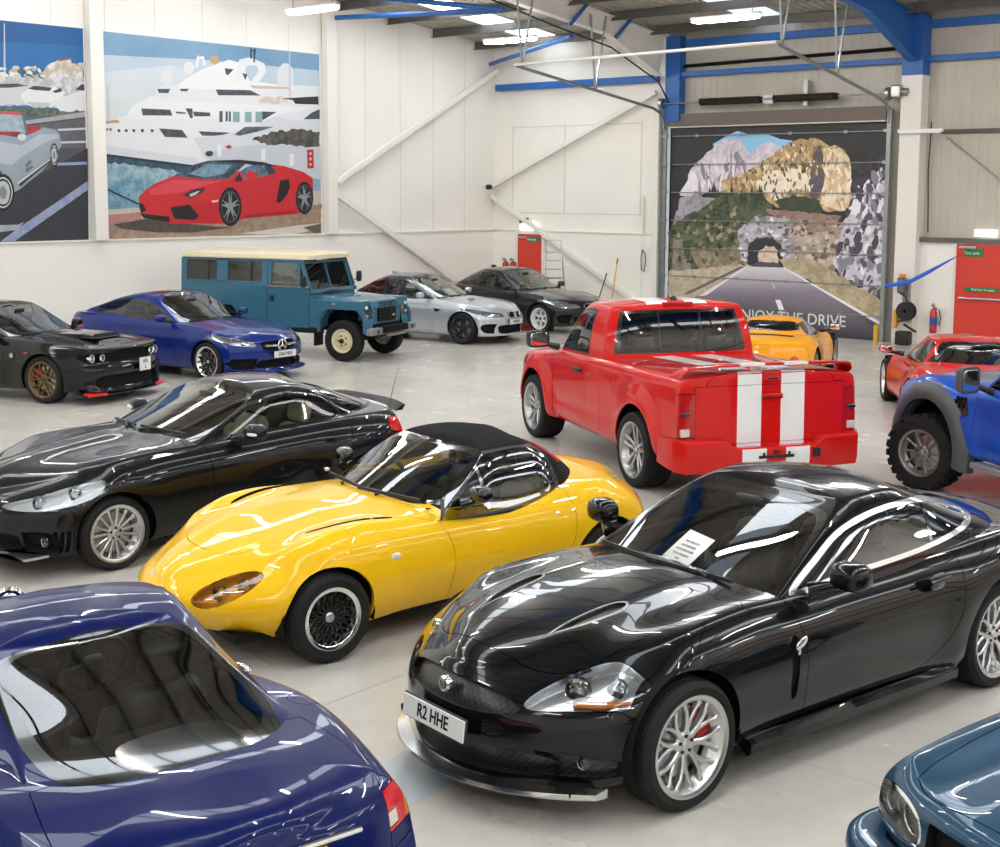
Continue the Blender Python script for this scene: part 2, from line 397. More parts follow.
def export(bm, pid, name, mats, root, sided=False, gap=.0, flange=0.0, recess=0.0, lift=0.0, label=None, parts=None):
    ly = bm.verts.layers.float_vector['nrm']; nb = bmesh.new(); nl = nb.verts.layers.float_vector.new('nrm'); mp = {}
    for f in bm.faces:
        if f.material_index % 64 != pid: continue
        vs = []
        for v in f.verts:
            if v not in mp:
                w = nb.verts.new(v.co); w[nl] = v[ly]; mp[v] = w
            vs.append(mp[v])
        g = nb.faces.new(vs); g.material_index = f.material_index // 64
    if not nb.faces: nb.free(); return []
    for v in nb.verts:
        if v[nl].length > 1e-6: v[nl] = v[nl].normalized()
    be = [e for e in nb.edges if e.is_boundary and not (abs(e.verts[0].co.y) < 1e-4 and abs(e.verts[1].co.y) < 1e-4)]
    if gap:
        mv = {}
        for e in be:
            f = e.link_faces[0]; c = f.calc_center_median(); d = e.verts[1].co - e.verts[0].co; m = (e.verts[0].co + e.verts[1].co) / 2
            nn = e.verts[0][nl]; t = nn.cross(d)
            if t.length < 1e-9: continue
            t.normalize()
            if t.dot(c - m) < 0: t = -t
            for v in e.verts: mv.setdefault(v, []).append(t)
        for v, l in mv.items():
            t = sum(l, Vector())
            if t.length < 1e-6: continue
            t.normalize()
            if abs(v.co.y) < 1e-4: t.y = 0
            v.co += t * gap
    if lift:
        for v in nb.verts: v.co += v[nl] * lift
    fl = set()
    if flange or recess:
        src_ = set(v for e in be for v in e.verts)
        r = bmesh.ops.extrude_edge_only(nb, edges=be); fl = set(g for g in r['geom'] if isinstance(g, bmesh.types.BMFace))
        nv = [g for g in r['geom'] if isinstance(g, bmesh.types.BMVert)]
        if recess:
            new = set(nv)
            for v in nb.verts:
                if v not in new:
                    y0 = v.co.y; v.co -= v[nl] * recess
                    if abs(y0) < 1e-4: v.co.y = 0
        else:
            for v in nv:
                y0 = v.co.y; v.co -= v[nl] * flange
                if abs(y0) < 1e-4: v.co.y = 0
                elif v.co.y < 0: v.co.y = 0
    nb.verts.ensure_lookup_table(); nb.verts.index_update(); nb.normal_update()
    V = [v.co.copy() for v in nb.verts]; NV = [v[nl].copy() for v in nb.verts]
    F = [([v.index for v in f.verts], f.material_index, f in fl) for f in nb.faces]; nb.free()
    if not isinstance(mats, (list, tuple)): mats = [mats]
    def make(sides, nm):
        vs, fs, ns, mi = [], [], [], []
        for sd in sides:
            ix = {}
            for i, v in enumerate(V):
                if sd < 0 and len(sides) > 1 and abs(v.y) < 1e-4: ix[i] = i; continue
                ix[i] = len(vs); vs.append((v.x, v.y * sd, v.z))
            for q, m, isf in F:
                qq = q if sd > 0 else q[::-1]; fs.append([ix[i] for i in qq]); mi.append(min(m, len(mats) - 1))
                if isf:
                    a, b, c = (V[i] for i in q[:3]); fn = (b - a).cross(c - a)
                    if fn.length < 1e-12 and len(q) > 3: fn = (V[q[2]] - V[q[0]]).cross(V[q[3]] - V[q[0]])
                    fn = fn.normalized() if fn.length > 1e-12 else NV[q[0]]; ns += [(fn.x, fn.y * sd, fn.z)] * len(q)
                else:
                    for i in qq:
                        n = NV[i]
                        if len(sides) > 1 and abs(V[i].y) < 1e-4: n = Vector((n.x, 0, n.z)); n = n.normalized() if n.length > 1e-6 else NV[i]
                        ns.append((n.x, n.y * sd, n.z))
        me = bpy.data.meshes.new(nm); me.from_pydata(vs, [], fs)
        for m in mats: me.materials.append(m)
        me.polygons.foreach_set('material_index', mi); me.polygons.foreach_set('use_smooth', [True] * len(fs))
        if len(ns) == len(me.loops): me.normals_split_custom_set(ns)
        return link(nm, me, root)
    out = [make([1], name), make([-1], name)] if sided else [make([1, -1], name)]
    if label:
        for o in out: o['label'] = label
    return out
# ------------------------------------------------------------------ wheels
def spoke(mb, a, path, th=.03, mi=0, edge=.006):
    rings = []
    for r, da, hw, y in path:
        t = a + da; c, s_ = math.cos(t), math.sin(t)
        P = lambda o, h: (r * c - o * s_, h, r * s_ + o * c)
        rings.append([P(-hw, y - th), P(-hw, y - edge), P(-hw * .55, y), P(hw * .55, y), P(hw, y - edge), P(hw, y - th)])
    mb.loft(rings, True, True, mi)
def make_wheel(s):
    """s: R rr w style ... ; returns dict of meshes built once (objects under a temporary parent are copied)"""
    Rr, rr, w = s['R'], s['rr'], s['w']; h = w / 2; g = []
    for k in range(s.get('grooves', 4)):
        n = s.get('grooves', 4); y = (-.62 + 1.24 * (k + .5) / n) * h; g += [(Rr, y - .012), (Rr - .008, y - .009), (Rr - .008, y), (Rr, y + .003)] if s.get('grooves', 4) else []
    sh = s.get('sh', .02)
    prof = [(rr - .004, -h + .03), (rr + .012, -h + .012), ((rr + Rr) / 2, -h), (Rr - sh, -h + .008), (Rr - .004, -h + .03)] + g + \
           [(Rr - .004, h - .03), (Rr - sh, h - .008), ((rr + Rr) / 2 + .01, h), (rr + .02, h - .008), (rr + .012, h - .014), (rr - .002, h - .022)]
    ty = MB().lathe(prof, 'y', 56)
    if s.get('blocks'):                                   # chunky off-road tread
        n = s['blocks']
        for k in range(n):
            for j, (y0, yw) in enumerate(((-.78, .42), (-.26, .36), (.26, .36), (.78, .42))):
                a = 2 * math.pi * (k + (.5 if j % 2 else 0)) / n; c = ((Rr + .002) * math.cos(a), y0 * h, (Rr + .002) * math.sin(a))
                rot = Matrix.Rotation(-a, 3, 'Y') @ Matrix.Rotation(.25 * (1 if j % 2 else -1), 3, 'X')
                ty.box(c, (.022, yw * h, 2 * math.pi * Rr / n * .66), rot)
                if j in (0, 3) and k % 2 == 0:
                    sg = 1 if y0 > 0 else -1; ty.box(((Rr - .03) * math.cos(a), sg * (h - .003), (Rr - .03) * math.sin(a)), (.05, .012, 2 * math.pi * Rr / n * .8), rot)
    d = s.get('dish', .02); lipm, spm = s.get('lip', 0), 0
    rim = MB().lathe([(rr - .006, -h + .03), (rr - .035, -h + .06), (rr - .05, 0), (rr - .05, h - .06 - d), (rr - .03, h - .035 - d), (rr - .016, h - .016), (rr - .004, h - .008), (rr + .012, h - .006), (rr + .014, h - .014), (rr - .002, h - .024)], 'y', 56, mi=s.get('lipmat', 0))
    yo = h - .018 - d; st = s['style']; ro = rr - .022; yh = yo - s.get('conc', .02); rh = s.get('rh', .075)
    def hub(mi=0, r=rh, y=yh):
        rim.lathe([(.001, y - .0), (r * .8, y), (r, y - .01), (r * 1.05, y - .06), (.001, y - .06)], 'y', 28, mi=mi)
    if st == 'thin':
        n = s['n']
        for k in range(n): spoke(rim, 2 * math.pi * k / n, [(rh * .8, 0, .011, yh), (.5 * (rh + ro), 0, .0105, yh + .35 * (yo - yh)), (ro - .03, 0, .011, yo - .004), (ro + .004, 0, .02, yo)], .03)
        hub()
    elif st == 'y':
        n = s['n']; b = s.get('split', .4); da = math.pi / n * s.get('open', .5)
        for k in range(n):
            a = 2 * math.pi * k / n + .1; rm = rh + (ro - rh) * b
            for sg in (-1, 1):
                spoke(rim, a, [(rh * .7, 0, s.get('w0', .018), yh), (rm * .85, sg * da * .12, s.get('w0', .018) * .8, yh + .3 * (yo - yh)), (rm + (ro - rm) * .45, sg * da * .62, s.get('w1', .012), yh + .7 * (yo - yh)), (ro - .02, sg * da, s.get('w1', .012) * 1.15, yo - .003), (ro + .004, sg * da, s.get('w1', .012) * 1.8, yo)], s.get('th', .035))
        hub()
    elif st == 'double':
        n = s['n']; dw = s.get('gapw', .035)
        for k in range(n):
            a = 2 * math.pi * k / n + math.pi / 2
            for sg in (-1, 1):
                f = lambda r, o: math.atan2(sg * o, r)
                spoke(rim, a, [(rh * .8, f(rh * .8, dw * .55), s.get('w0', .016), yh), ((rh + ro) * .5, f((rh + ro) * .5, dw), s.get('w0', .016), yh + .6 * (yo - yh)), (ro - .015, f(ro, dw * 1.15), s.get('w0', .016), yo), (ro + .004, f(ro, dw * 1.2), s.get('w0', .016) * 1.4, yo)], .045)
        hub()
    elif st == 'five':
        n = s['n']
        for k in range(n): spoke(rim, 2 * math.pi * k / n + math.pi / 2, [(rh * .7, 0, s.get('w0', .035), yh), ((rh + ro) * .5, 0, s.get('w1', .028), yh + .55 * (yo - yh)), (ro - .02, 0, s.get('w2', .026), yo - .003), (ro + .004, 0, s.get('w2', .026) * 1.5, yo)], .045, edge=.012)
        hub()
    elif st == 'mesh':
        n = s['n']; da = 2 * math.pi / n
        for k in range(n):
            for sg in (-1, 1):
                spoke(rim, k * da, [(rh * .9, 0, .007, yh), ((rh + ro) * .5, sg * da * .75, .0065, yh + .5 * (yo - yh)), (ro + .004, sg * da * 1.5, .0075, yo)], .022, mi=1)
        hub(1)
    elif st == 'steel':
        rim.lathe([(.001, yh + .03), (.06, yh + .03), (.075, yh), (.11, yh - .005), (.13, yh + .02), (ro * .72, yh + .015), (ro * .86, yh - .02), (ro + .01, yh - .02)], 'y', 40)
        for k in range(5):
            a = 2 * math.pi * k / 5; rim.lathe([(.001, .02), (.013, .02), (.015, 0)], 'y', 8, c=(.095 * math.cos(a), yh, .095 * math.sin(a)), mi=1)
        rim.lathe([(.001, yh + .075), (.03, yh + .075), (.045, yh + .06), (.05, yh)], 'y', 16, mi=1)
    cap = None
    if st != 'steel':
        if s.get('bolts', 1):
            for k in range(5):
                a = 2 * math.pi * k / 5 + .3; rim.lathe([(.001, .006), (.009, .006), (.011, -.004)], 'y', 8, c=(rh * .62 * math.cos(a), yh, rh * .62 * math.sin(a)), mi=2)
        rc = s.get('rc', .028); cap = MB().lathe([(.001, yh + .012), (rc * .8, yh + .012), (rc, yh + .006), (rc, yh - .005)], 'y', 20)
    disc = MB().lathe([(.06, yh - .05), (rr * .74, yh - .065), (rr * .74, yh - .09), (.06, yh - .09)], 'y', 32)
    a = s.get('cal', 0.3); cal = MB(); rg = []
    for k in range(7):
        t = a - .42 + .84 * k / 6; c, q = math.cos(t), math.sin(t); r0, r1 = rr * .5, rr * .8
        rg.append([(r0 * c, yh - .045, r0 * q), (r1 * c, yh - .04, r1 * q), (r1 * c, yh - .12, r1 * q), (r0 * c, yh - .12, r0 * q)])
    cal.loft(rg)
    return ty, rim, disc, cal, cap
def wheels(root, s, wb, tf, tr, rear=None, steer=0, R2=None):
    """four wheels: tyre > rim, disc, caliper, cap; copies share mesh data"""
    res = []
    for axle, spec, tk in (('f', s, tf), ('r', rear or s, tr)):
        if rear is None and axle == 'r': pass
        ty, rim, disc, cal, cap = make_wheel(spec); first = None
        for side in (1, -1):
            x = wb / 2 if axle == 'f' else -wb / 2
            if first is None:
                t = ty.build('wheel', RUB, root, 28)
                kids = [rim.build('rim', [spec.get('mat', SIL), spec.get('mat2', BLK), spec.get('boltm', BLK)], t, 30), disc.build('brake_disc', STEEL, t), cal.build('brake_caliper', spec.get('calmat', RED), t)]
                if cap: kids.append(cap.build('centre_cap', spec.get('capmat', SIL), t))
                first = t; tt = t
            else:
                tt = first.copy(); COL.objects.link(tt); tt.parent = root
                for k in kids: c = k.copy(); COL.objects.link(c); c.parent = tt
            tt.location = (x, side * (tk / 2), spec['R']); tt.rotation_euler = (0, 0, (0 if side > 0 else math.pi) + (steer if axle == 'f' else 0))
            res.append(tt)
    return res
# ------------------------------------------------------------------ car pieces
def seat(root, x, y, m, z=.28, w=.5, h=.62, name='seat', back=R(18), head=True):
    mb = MB(); mb.sell((x + .12, y, z + .08), (.29, w / 2, .11), (.45, .4), 20, 10)
    for sg in (-1, 1): mb.sell((x + .12, y + sg * w * .42, z + .13), (.27, .06, .1), (.6, .6), 14, 8)
    rot = Matrix.Rotation(-back, 3, 'Y'); b = MB()
    o = Vector((x - .16, y, z + .1))
    b.sell(o + rot @ Vector((0, 0, h * .5)), (.085, w / 2 * .92, h * .52), (.45, .45), 20, 12, rot)
    for sg in (-1, 1): b.sell(o + rot @ Vector((.04, sg * w * .42, h * .42)), (.1, .055, h * .36), (.6, .7), 14, 10, rot)
    if head: b.sell(o + rot @ Vector((.01, 0, h + .13)), (.06, .13, .1), (.5, .5), 16, 10, rot)
    s_ = mb.build(name, m, root, 60); b.build('seat_back', m, s_, 60); return s_
def steering(root, x, y, z, r=.18, m=None, tilt=R(24)):
    mb = MB(); rot = Matrix.Rotation(-tilt, 3, 'Y'); P = [rot @ Vector((0, r * math.cos(2 * math.pi * k / 28), r * math.sin(2 * math.pi * k / 28))) + Vector((x, y, z)) for k in range(28)]
    mb.tube(P + [P[0]], .016, 8, caps=False)
    for a in (0, math.pi, -math.pi / 2):
        mb.bar(rot @ Vector((.02, 0, 0)) + Vector((x, y, z)), rot @ Vector((0, r * math.cos(a), r * math.sin(a))) + Vector((x, y, z)), .03, .012)
    mb.sell((x + .02, y, z), (.035, .06, .055), (.6, .6), 14, 8, rot); mb.tube([(x + .03, y, z), (x + .35, y, z - .12)], .035, 8)
    return mb.build('steering_wheel', m or BLK, root, 50)
def tub(root, xf, xr, hw, zf, zt, m=None, rake=.25):
    """cabin floor, door cards and bulkheads"""
    mb = MB(); a = [(xf, -hw * .8), (xf - .3, -hw), (xr + .1, -hw), (xr, -hw * .9), (xr, hw * .9), (xr + .1, hw), (xf - .3, hw), (xf, hw * .8)]
    lo = [(x - (rake if x > (xf + xr) / 2 else -rake * .5), y * .94, zf) for x, y in a]; hi = [(x, y, zt) for x, y in a]; n = len(a)
    mb.add(lo + hi, [(j, (j + 1) % n, n + (j + 1) % n, n + j) for j in range(n)] + [tuple(range(n))])
    return mb.build('interior', m or MTB, root, 30)
def dashboard(root, x, hw, z, m=None, d=.55, drop=.28, drv=-1, ins=None):
    mb = MB(); rg = []
    for i in range(13):
        y = hw * (-1 + 2 * i / 12); bow = .12 * (1 - (y / hw) ** 2); hump = .05 * math.exp(-((y - drv * .36) / .17) ** 2)
        rg.append([(x + bow, y, z - .02), (x + bow - d * .35, y, z + .01 + hump * .5), (x - d * .7, y, z + hump), (x - d * .8, y, z - .03 + hump), (x - d * .74, y, z - drop * .5), (x - d * .62, y, z - drop), (x + bow, y, z - drop)])
    mb.loft(rg); mb.box((x - d * .75, 0, z - drop - .1), (.5, .26, .3))
    return mb.build('dashboard', m or BLK, root, 45)
def liners(root, wb, Ra, zc, hw, xf, xr, zf, depth=.3, m=None):
    mb = MB(); q = hw - depth
    for ax in (wb / 2, -wb / 2):
        for sd in (1, -1):
            y0, y1 = (hw - .012) * sd, q * sd; n = 20; vs = []; a0 = -.25
            for k in range(n + 1):
                a = a0 + (math.pi - 2 * a0) * k / n; vs += [(ax + (Ra + .012) * math.cos(a), y0, zc + (Ra + .012) * math.sin(a)), (ax + (Ra + .012) * math.cos(a), y1, zc + (Ra + .012) * math.sin(a))]
            fs = [(2 * k, 2 * k + 1, 2 * k + 3, 2 * k + 2) for k in range(n)] + [tuple(2 * k + 1 for k in range(n + 1))]
            mb.add(vs, fs)
    h = hw - .1; e = wb / 2
    segs = [(xr + .45, -e - Ra, h - .14), (-e - Ra, -e + Ra, q), (-e + Ra, e - Ra, h), (e - Ra, e + Ra, q), (e + Ra, xf - .25, h - .08)]
    for a, b, y in segs:
        if b > a: mb.box(((a + b) / 2, 0, zf), (b - a, 2 * y, .04))
    mb.tube([(e, -hw + .2, zc - .02), (e, hw - .2, zc - .02)], .035, 8); mb.tube([(-e, -hw + .2, zc - .02), (-e, hw - .2, zc - .02)], .045, 8)
    return mb.build('underbody', m or MTB, root, 30)
def door_mirror(root, p, sd, m, r=(.085, .115, .075), stalk=None, glassm=CHR, arm=BLK, e=(.7, .75)):
    """housing pulled back flat behind, mirror glass facing rear, arm to the door"""
    mb = MB(); fn = lambda v: (v.x if v.x > -r[0] * .35 else -r[0] * .35 + (v.x + r[0] * .35) * .05, v.y, v.z)
    mb.sell(p, r, e, 24, 14, Matrix.Rotation(sd * .12, 3, 'Z'), fn=fn); o = mb.build('door_mirror', m, root, 50)
    g = MB(); g.sell((p[0] - r[0] * .42, p[1], p[2]), (.004, r[1] * .86, r[2] * .8), (.5, .75), 20, 8, Matrix.Rotation(sd * .12, 3, 'Z')); g.build('mirror_glass', glassm, o)
    if stalk:
        a = MB(); a.tube([stalk, ((stalk[0] + p[0]) / 2 + .01, (stalk[1] + p[1]) / 2, (stalk[2] + p[2]) / 2 - .015), (p[0] + .01, p[1] - sd * r[1] * .4, p[2] - r[2] * .7)], [.045, .03, .024], 10); a.build('mirror_arm', arm, o, 60)
    return o
def door_handle(root, p, sd, m, L=.17, h=.028, tilt=0.0):
    mb = MB(); q = [(p[0] + L * t, p[1] + sd * .03 * math.sin(math.pi * (t + .5)) ** .5, p[2] + tilt * t) for t in (-.5, -.42, -.2, 0, .2, .42, .5)]
    mb.tube(q, [h * .35, h * .5, h * .55, h * .55, h * .55, h * .5, h * .35], 8); return mb.build('door_handle', m, root, 60)
def wiper(root, a, b, c, m=BLK):
    """arm from pivot a to blade middle, blade b-c"""
    mb = MB(); mid = [(b[i] + c[i]) / 2 for i in range(3)]; mb.tube([a, [(a[i] * .5 + mid[i] * .5) + (.015 if i == 2 else 0) for i in range(3)], mid], [.012, .008, .007], 6)
    mb.bar(b, c, .014, .022); return mb.build('wiper', m, root, 40)
def plate(root, p, n, txt, w=.52, h=.111, m=PLW, size=.085, up=(0, 0, 1), name='number_plate', two=None):
    """thin plate centred at p facing direction n"""
    n = Vector(n).normalized(); u = Vector(up); ax = u.cross(n).normalized(); u = n.cross(ax)
    rot = Matrix((ax, u, n)).transposed()
    pl = MB().box(p, (w, h, .012), rot).build(name, m, root, bev=.004)
    bk = MB().box(Vector(p) - n * .01, (w + .016, h + .016, .012), rot).build('plate_holder', BLK, pl, bev=.004)
    if two:
        for i, t in enumerate(two): text('plate_lettering', t, size, MTB, pl, Vector(p) + n * .0075 + u * (h * .22 * (1 if i == 0 else -1)), ax, u, .001, .8)
    elif txt: text('plate_lettering', txt, size, MTB, pl, Vector(p) + n * .0075, ax, u, .0012, .82)
    return pl
def orient(n, up=(0, 0, 1)):
    n = Vector(n).normalized(); a = Vector(up).cross(n)
    if a.length < 1e-4: a = Vector((0, 1, 0)).cross(n)
    a.normalize(); return Matrix((n, a, n.cross(a))).transposed()         # local x = n
def lamp(root, p, n, r, mats=(CHR, GL), depth=.05, name='lamp_bulb'):
    """round reflector bowl with a lens, facing n"""
    rot = orient(n); mb = MB(); tmp = MB().lathe([(.001, -depth), (r * .35, -depth * .9), (r * .75, -depth * .5), (r, 0), (r * 1.06, .002), (r * 1.06, -depth)], 'x', 24)
    mb.add([rot @ Vector(v) + Vector(p) for v in tmp.v], tmp.f); o = mb.build(name, mats[0], root, 50)
    t2 = MB().lathe([(.001, .012), (r * .5, .009), (r * .9, .002), (r, -.002)], 'x', 24); m2 = MB(); m2.add([rot @ Vector(v) + Vector(p) for v in t2.v], t2.f); m2.build('lamp_lens', mats[1], o, 60)
    return o
class Car:
    def __init__(s, name, label, pose, low, cab, pm, gap=.0025, group=None, cat='car', res=(4, 3), cres=(4, 4), kind=None):
        s.root = thing(name, label, cat, (pose[0], pose[1], 0), pose[2], group); s.gap = gap; s.pm = pm
        D = tensor(lower_cage(low), *res)
        if 'deform' in low: D = low['deform'](D)
        s.low = grid_bm(D); s.reg = {'low': [], 'cab': []}; s.l = low; s.c = cab; s.cab = None
        if cab:
            cg = cabin_cage(cab, None); E = tensor(cg, *cres)
            if 'deform' in cab: E = cab['deform'](E)
            s.cab = grid_bm(E)
            base = cg[1]; k = cab.get('hole', .07); a = [(x, y - k) for x, y, z in base]; x0, x1 = base[0][0] - k * 1.3, base[-1][0] + k * 1.3
            a = [(min(max(x, x1), x0), max(y, -.01)) for x, y in a]; s.hole = [p for i, p in enumerate(a) if i == 0 or math.hypot(p[0] - a[i - 1][0], p[1] - a[i - 1][1]) > .02]
            s.hole = [(s.hole[0][0], -.01)] + s.hole + [(s.hole[-1][0], -.01)]
    def hit(s, o, d, on='low'):
        from mathutils.bvhtree import BVHTree
        if not hasattr(s, 'bv'): s.bv = {}
        if on not in s.bv: s.bv[on] = BVHTree.FromBMesh(s.low if on == 'low' else s.cab)
        r = s.bv[on].ray_cast(Vector(o), Vector(d)); return r[0], r[1]
    def zt(s, x, y, on='low'):
        r = s.hit((x, abs(y), 5), (0, 0, -1), on)[0]; return r.z if r else 0
    def fx(s, y, z):                                   # front surface point
        r = s.hit((5, abs(y), z), (-1, 0, 0))[0]; return r.x if r else 0
    def rx(s, y, z):
        r = s.hit((-6, abs(y), z), (1, 0, 0))[0]; return r.x if r else 0
    def sy(s, x, z, on='low'):
        r = s.hit((x, 4, z), (0, -1, 0), on)[0]; return r.y if r else 0
    def open_cabin(s): cut(s.low, s.hole, 'top', kill=True, nmin=.3)
    def arch(s, x, z, r, rz=None, n=40): cut(s.low, circ(x, z, r, rz, n), 'side', kill=True, nmin=-.6, cond=lambda c: c.y > .45)
    def p(s, on, name, view, poly, mats, src=None, nmin=.2, cond=None, **kw):
        pid = len(s.reg[on]) + 1; bm = s.low if on == 'low' else s.cab
        cut(bm, poly, view, pid, src=src, nmin=nmin, cond=cond); s.reg[on].append((pid, name, mats, kw)); return pid
    def slot(s, on, view, poly, slot, src=None, nmin=.2, cond=None): cut(s.low if on == 'low' else s.cab, poly, view, None, src=src, nmin=nmin, cond=cond, slot=slot)
    def finish(s, body='body', roof='roof', mats=None, cabmats=None, fl=.03):
        out = {}
        for on, bm, nm, mm in (('low', s.low, body, mats or s.pm), ('cab', s.cab, roof, cabmats or mats or s.pm)):
            if bm is None: continue
            out[nm] = export(bm, 0, nm, mm, s.root, gap=s.gap * (on == 'low'), flange=fl)
            for pid, n, m, kw in s.reg[on]:
                k = dict(gap=s.gap, flange=.015); k.update(kw); bk = k.pop('back', None); sub = k.pop('sub', None)
                if k.get('recess'): k['gap'] = 0
                new = export(bm, pid, n, m, s.root, **k); out.setdefault(n, []); out[n] += new
                if bk: out.setdefault(bk[2], []); out[bk[2]] += export(bm, pid, bk[2], bk[0], s.root, sided=k.get('sided', False), recess=bk[1])
            bm.free()
        s.low = s.cab = None
        return out
def pane(**k): d = dict(gap=0, flange=0, lift=-.004); d.update(k); return d
# ------------------------------------------------------------------ the hall
BLU = mat('blue_steel', '1f5fa8', .45, noise=(3, .08)); WALLW = mat('white_paint', 'eeeae2', .55, noise=(.8, .03)); STW = mat('white_steel', 'e6e2da', .45)
PURL = mat('grey_galvanised_steel', '605e5a', .5, .2, noise=(2, .12)); GALV = mat('galvanised_rail', '9aa09c', .38, .7)
RDOOR = mat('red_door_paint', 'd13a2a', .42); GRN = mat('sign_green', '157a45', .4); SGW = mat('sign_white', (.85, .85, .83), .4)
XR, YB = 36.0, -34.0                            # room depth along the two walls
RIDGE = -17.0
def zroof(y): return 7.02 + .107 * (-y if y > RIDGE else (y - 2 * RIDGE))
def struct(o): o['kind'] = 'structure'; return o
def wave_sheet(name, m, p0, du, dv, nu, pitch=.2, d=.035, parent=None):
    """trapezoid ribbed sheet: runs nu ribs along du, extruded along dv"""
    p0, du, dv = Vector(p0), Vector(du), Vector(dv); n = du.cross(dv).normalized(); vs, fs = [], []
    for k in range(nu):
        for f, h in ((0, 0), (.55, 0), (.66, d), (.89, d)):
            a = p0 + du * ((k + f) * pitch) + n * h; vs += [a, a + dv]
    m_ = len(vs) // 2
    for j in range(m_ - 1): fs.append((2 * j, 2 * j + 2, 2 * j + 3, 2 * j + 1))
    return MB().add(vs, fs).build(name, m, parent, 20, fix=False)
def room():
    # floor: pale sealed concrete, slight wear, joint lines
    m = mat('sealed_concrete', 'c9c4bb', .22, spec=.45); nt = m.node_tree; b = nt.nodes['Principled BSDF']; tc = nt.nodes.new('ShaderNodeTexCoord')
    def noise(scale, lo, hi, det=5):
        n = nt.nodes.new('ShaderNodeTexNoise'); n.inputs['Scale'].default_value = scale; n.inputs['Detail'].default_value = det; nt.links.new(tc.outputs['Object'], n.inputs['Vector'])
        r = nt.nodes.new('ShaderNodeMapRange'); r.inputs[1].default_value = .35; r.inputs[2].default_value = .7; r.inputs[3].default_value = lo; r.inputs[4].default_value = hi; nt.links.new(n.outputs['Fac'], r.inputs[0]); return r.outputs[0]
    a = nt.nodes.new('ShaderNodeMath'); a.operation = 'MULTIPLY'; nt.links.new(noise(.35, .93, 1.03), a.inputs[0]); nt.links.new(noise(7, .96, 1.03, 8), a.inputs[1])
    sc = nt.nodes.new('ShaderNodeVectorMath'); sc.operation = 'SCALE'; sc.inputs[0].default_value = srgb('c9c4bb'); nt.links.new(a.outputs[0], sc.inputs['Scale']); nt.links.new(sc.outputs[0], b.inputs['Base Color'])
    nt.links.new(noise(1.2, .17, .30), b.inputs['Roughness'])
    struct(MB().box((XR / 2, YB / 2, -.05), (XR + 1, -YB + 1, .1)).build('floor', m))
    lm = mat('floor_bay_paint', 'b3bcc2', .3, noise=(2, .08))
    struct(MB().box((18.88, -22.2, .0008), (2.0, .46, .0016), Matrix.Rotation(R(95), 3, 'Z')).build('trim_1', lm))
    jm = mat('floor_joint', 'b5afa6', .5); j = MB()
    for k in range(6): j.box((XR / 2, -3.2 - 6 * k, .0006), (XR, .012, .0012))
    for k in range(6): j.box((5 + 6.4 * k, YB / 2, .0006), (.012, -YB, .0012))
    struct(j.build('trim_2', jm))
    # left gable wall: block dado and boarded upper part
    w = MB(); n = 2
    def gable(x, t, z0=0, up=True):
        pr = [(0, z0), (0, zroof(0) + .15), (RIDGE, zroof(RIDGE) + .15), (YB, zroof(YB) + .15), (YB, z0)]
        return MB().prism(pr, 0, t, lambda u, v, h: (x + h, u, v))
    struct(gable(-.3, .3).build('wall_left', WALLW)); struct(gable(XR, .3).build('wall_right', WALLW))
    blk = mat('painted_blockwork', 'f0ece4', .5); nt = blk.node_tree; br = nt.nodes.new('ShaderNodeTexBrick'); tc = nt.nodes.new('ShaderNodeTexCoord'); mp = nt.nodes.new('ShaderNodeMapping'); mp.inputs['Rotation'].default_value = (R(90), 0, R(90))
    nt.links.new(tc.outputs['Object'], mp.inputs[0]); nt.links.new(mp.outputs[0], br.inputs['Vector']); br.inputs['Scale'].default_value = 1; br.inputs['Brick Width'].default_value = .44; br.inputs['Row Height'].default_value = .215; br.inputs['Mortar Size'].default_value = .006
    bp = nt.nodes.new('ShaderNodeBump'); bp.inputs['Strength'].default_value = .35; bp.inputs['Distance'].default_value = .01; bp.invert = True; nt.links.new(br.outputs['Fac'], bp.inputs['Height']); nt.links.new(bp.outputs[0], nt.nodes['Principled BSDF'].inputs['Normal'])
    struct(MB().box((.04, YB / 2, 1.09), (.08, -YB, 2.18)).build('baseboard_left', blk))
    s = MB().box((.05, YB / 2, 2.19), (.12, -YB, .035)); struct(s.build('trim_3', STW))
    jn = MB()                                        # board joints
    for k in range(1, 28): jn.box((.003, -1.2 * k, 4.7), (.006, .012, 5))
    struct(jn.build('trim_4', mat('board_joint', 'd8d3ca', .6)))
    for i, y in enumerate((-6.06, -12.33, -18.6)):
        struct(MB().box((.12, y, 2.19 + (zroof(y) - 2.19) / 2), (.20, .30, zroof(y) - 2.19)).build('trim_%d' % (5 + i), STW, bev=.01))
    br_ = [((.17, -5.9, 3.42), (.17, -.12, 6.4)), ((.17, -5.9, 3.12), (.17, -.3, .12)), ]
    for i, (a, b_) in enumerate(br_): struct(MB().bar(a, b_, .13, .11, (1, 0, 0)).build('trim_%d' % (8 + i), STW, bev=.008))
    # eaves wall with the big door: boarded left, clad right
    struct(MB().box((2.75, .15, 3.6), (5.5, .3, 7.2)).build('wall_back', WALLW))
    struct(MB().box((8.4, .15, 6.0), (5.78, .3, 2.4)).build('wall_back', mat('cladding_grey', 'b9b3a7', .5, noise=(1.5, .05))))
    struct(MB().box(((11.3 + XR) / 2, .15, 3.6), (XR - 11.3, .3, 7.2)).build('wall_back', MATS['cladding_grey']))
    bb = blk.copy(); bb.name = 'painted_blockwork_end'; bb.node_tree.nodes['Mapping'].inputs['Rotation'].default_value = (R(90), 0, 0)
    struct(MB().box((2.7, -.05, 1.09), (5.4, .1, 2.18)).build('baseboard_back', bb)); struct(MB().box(((11.5 + XR) / 2, -.06, 1.1), (XR - 11.5, .12, 2.2)).build('baseboard_back', bb))
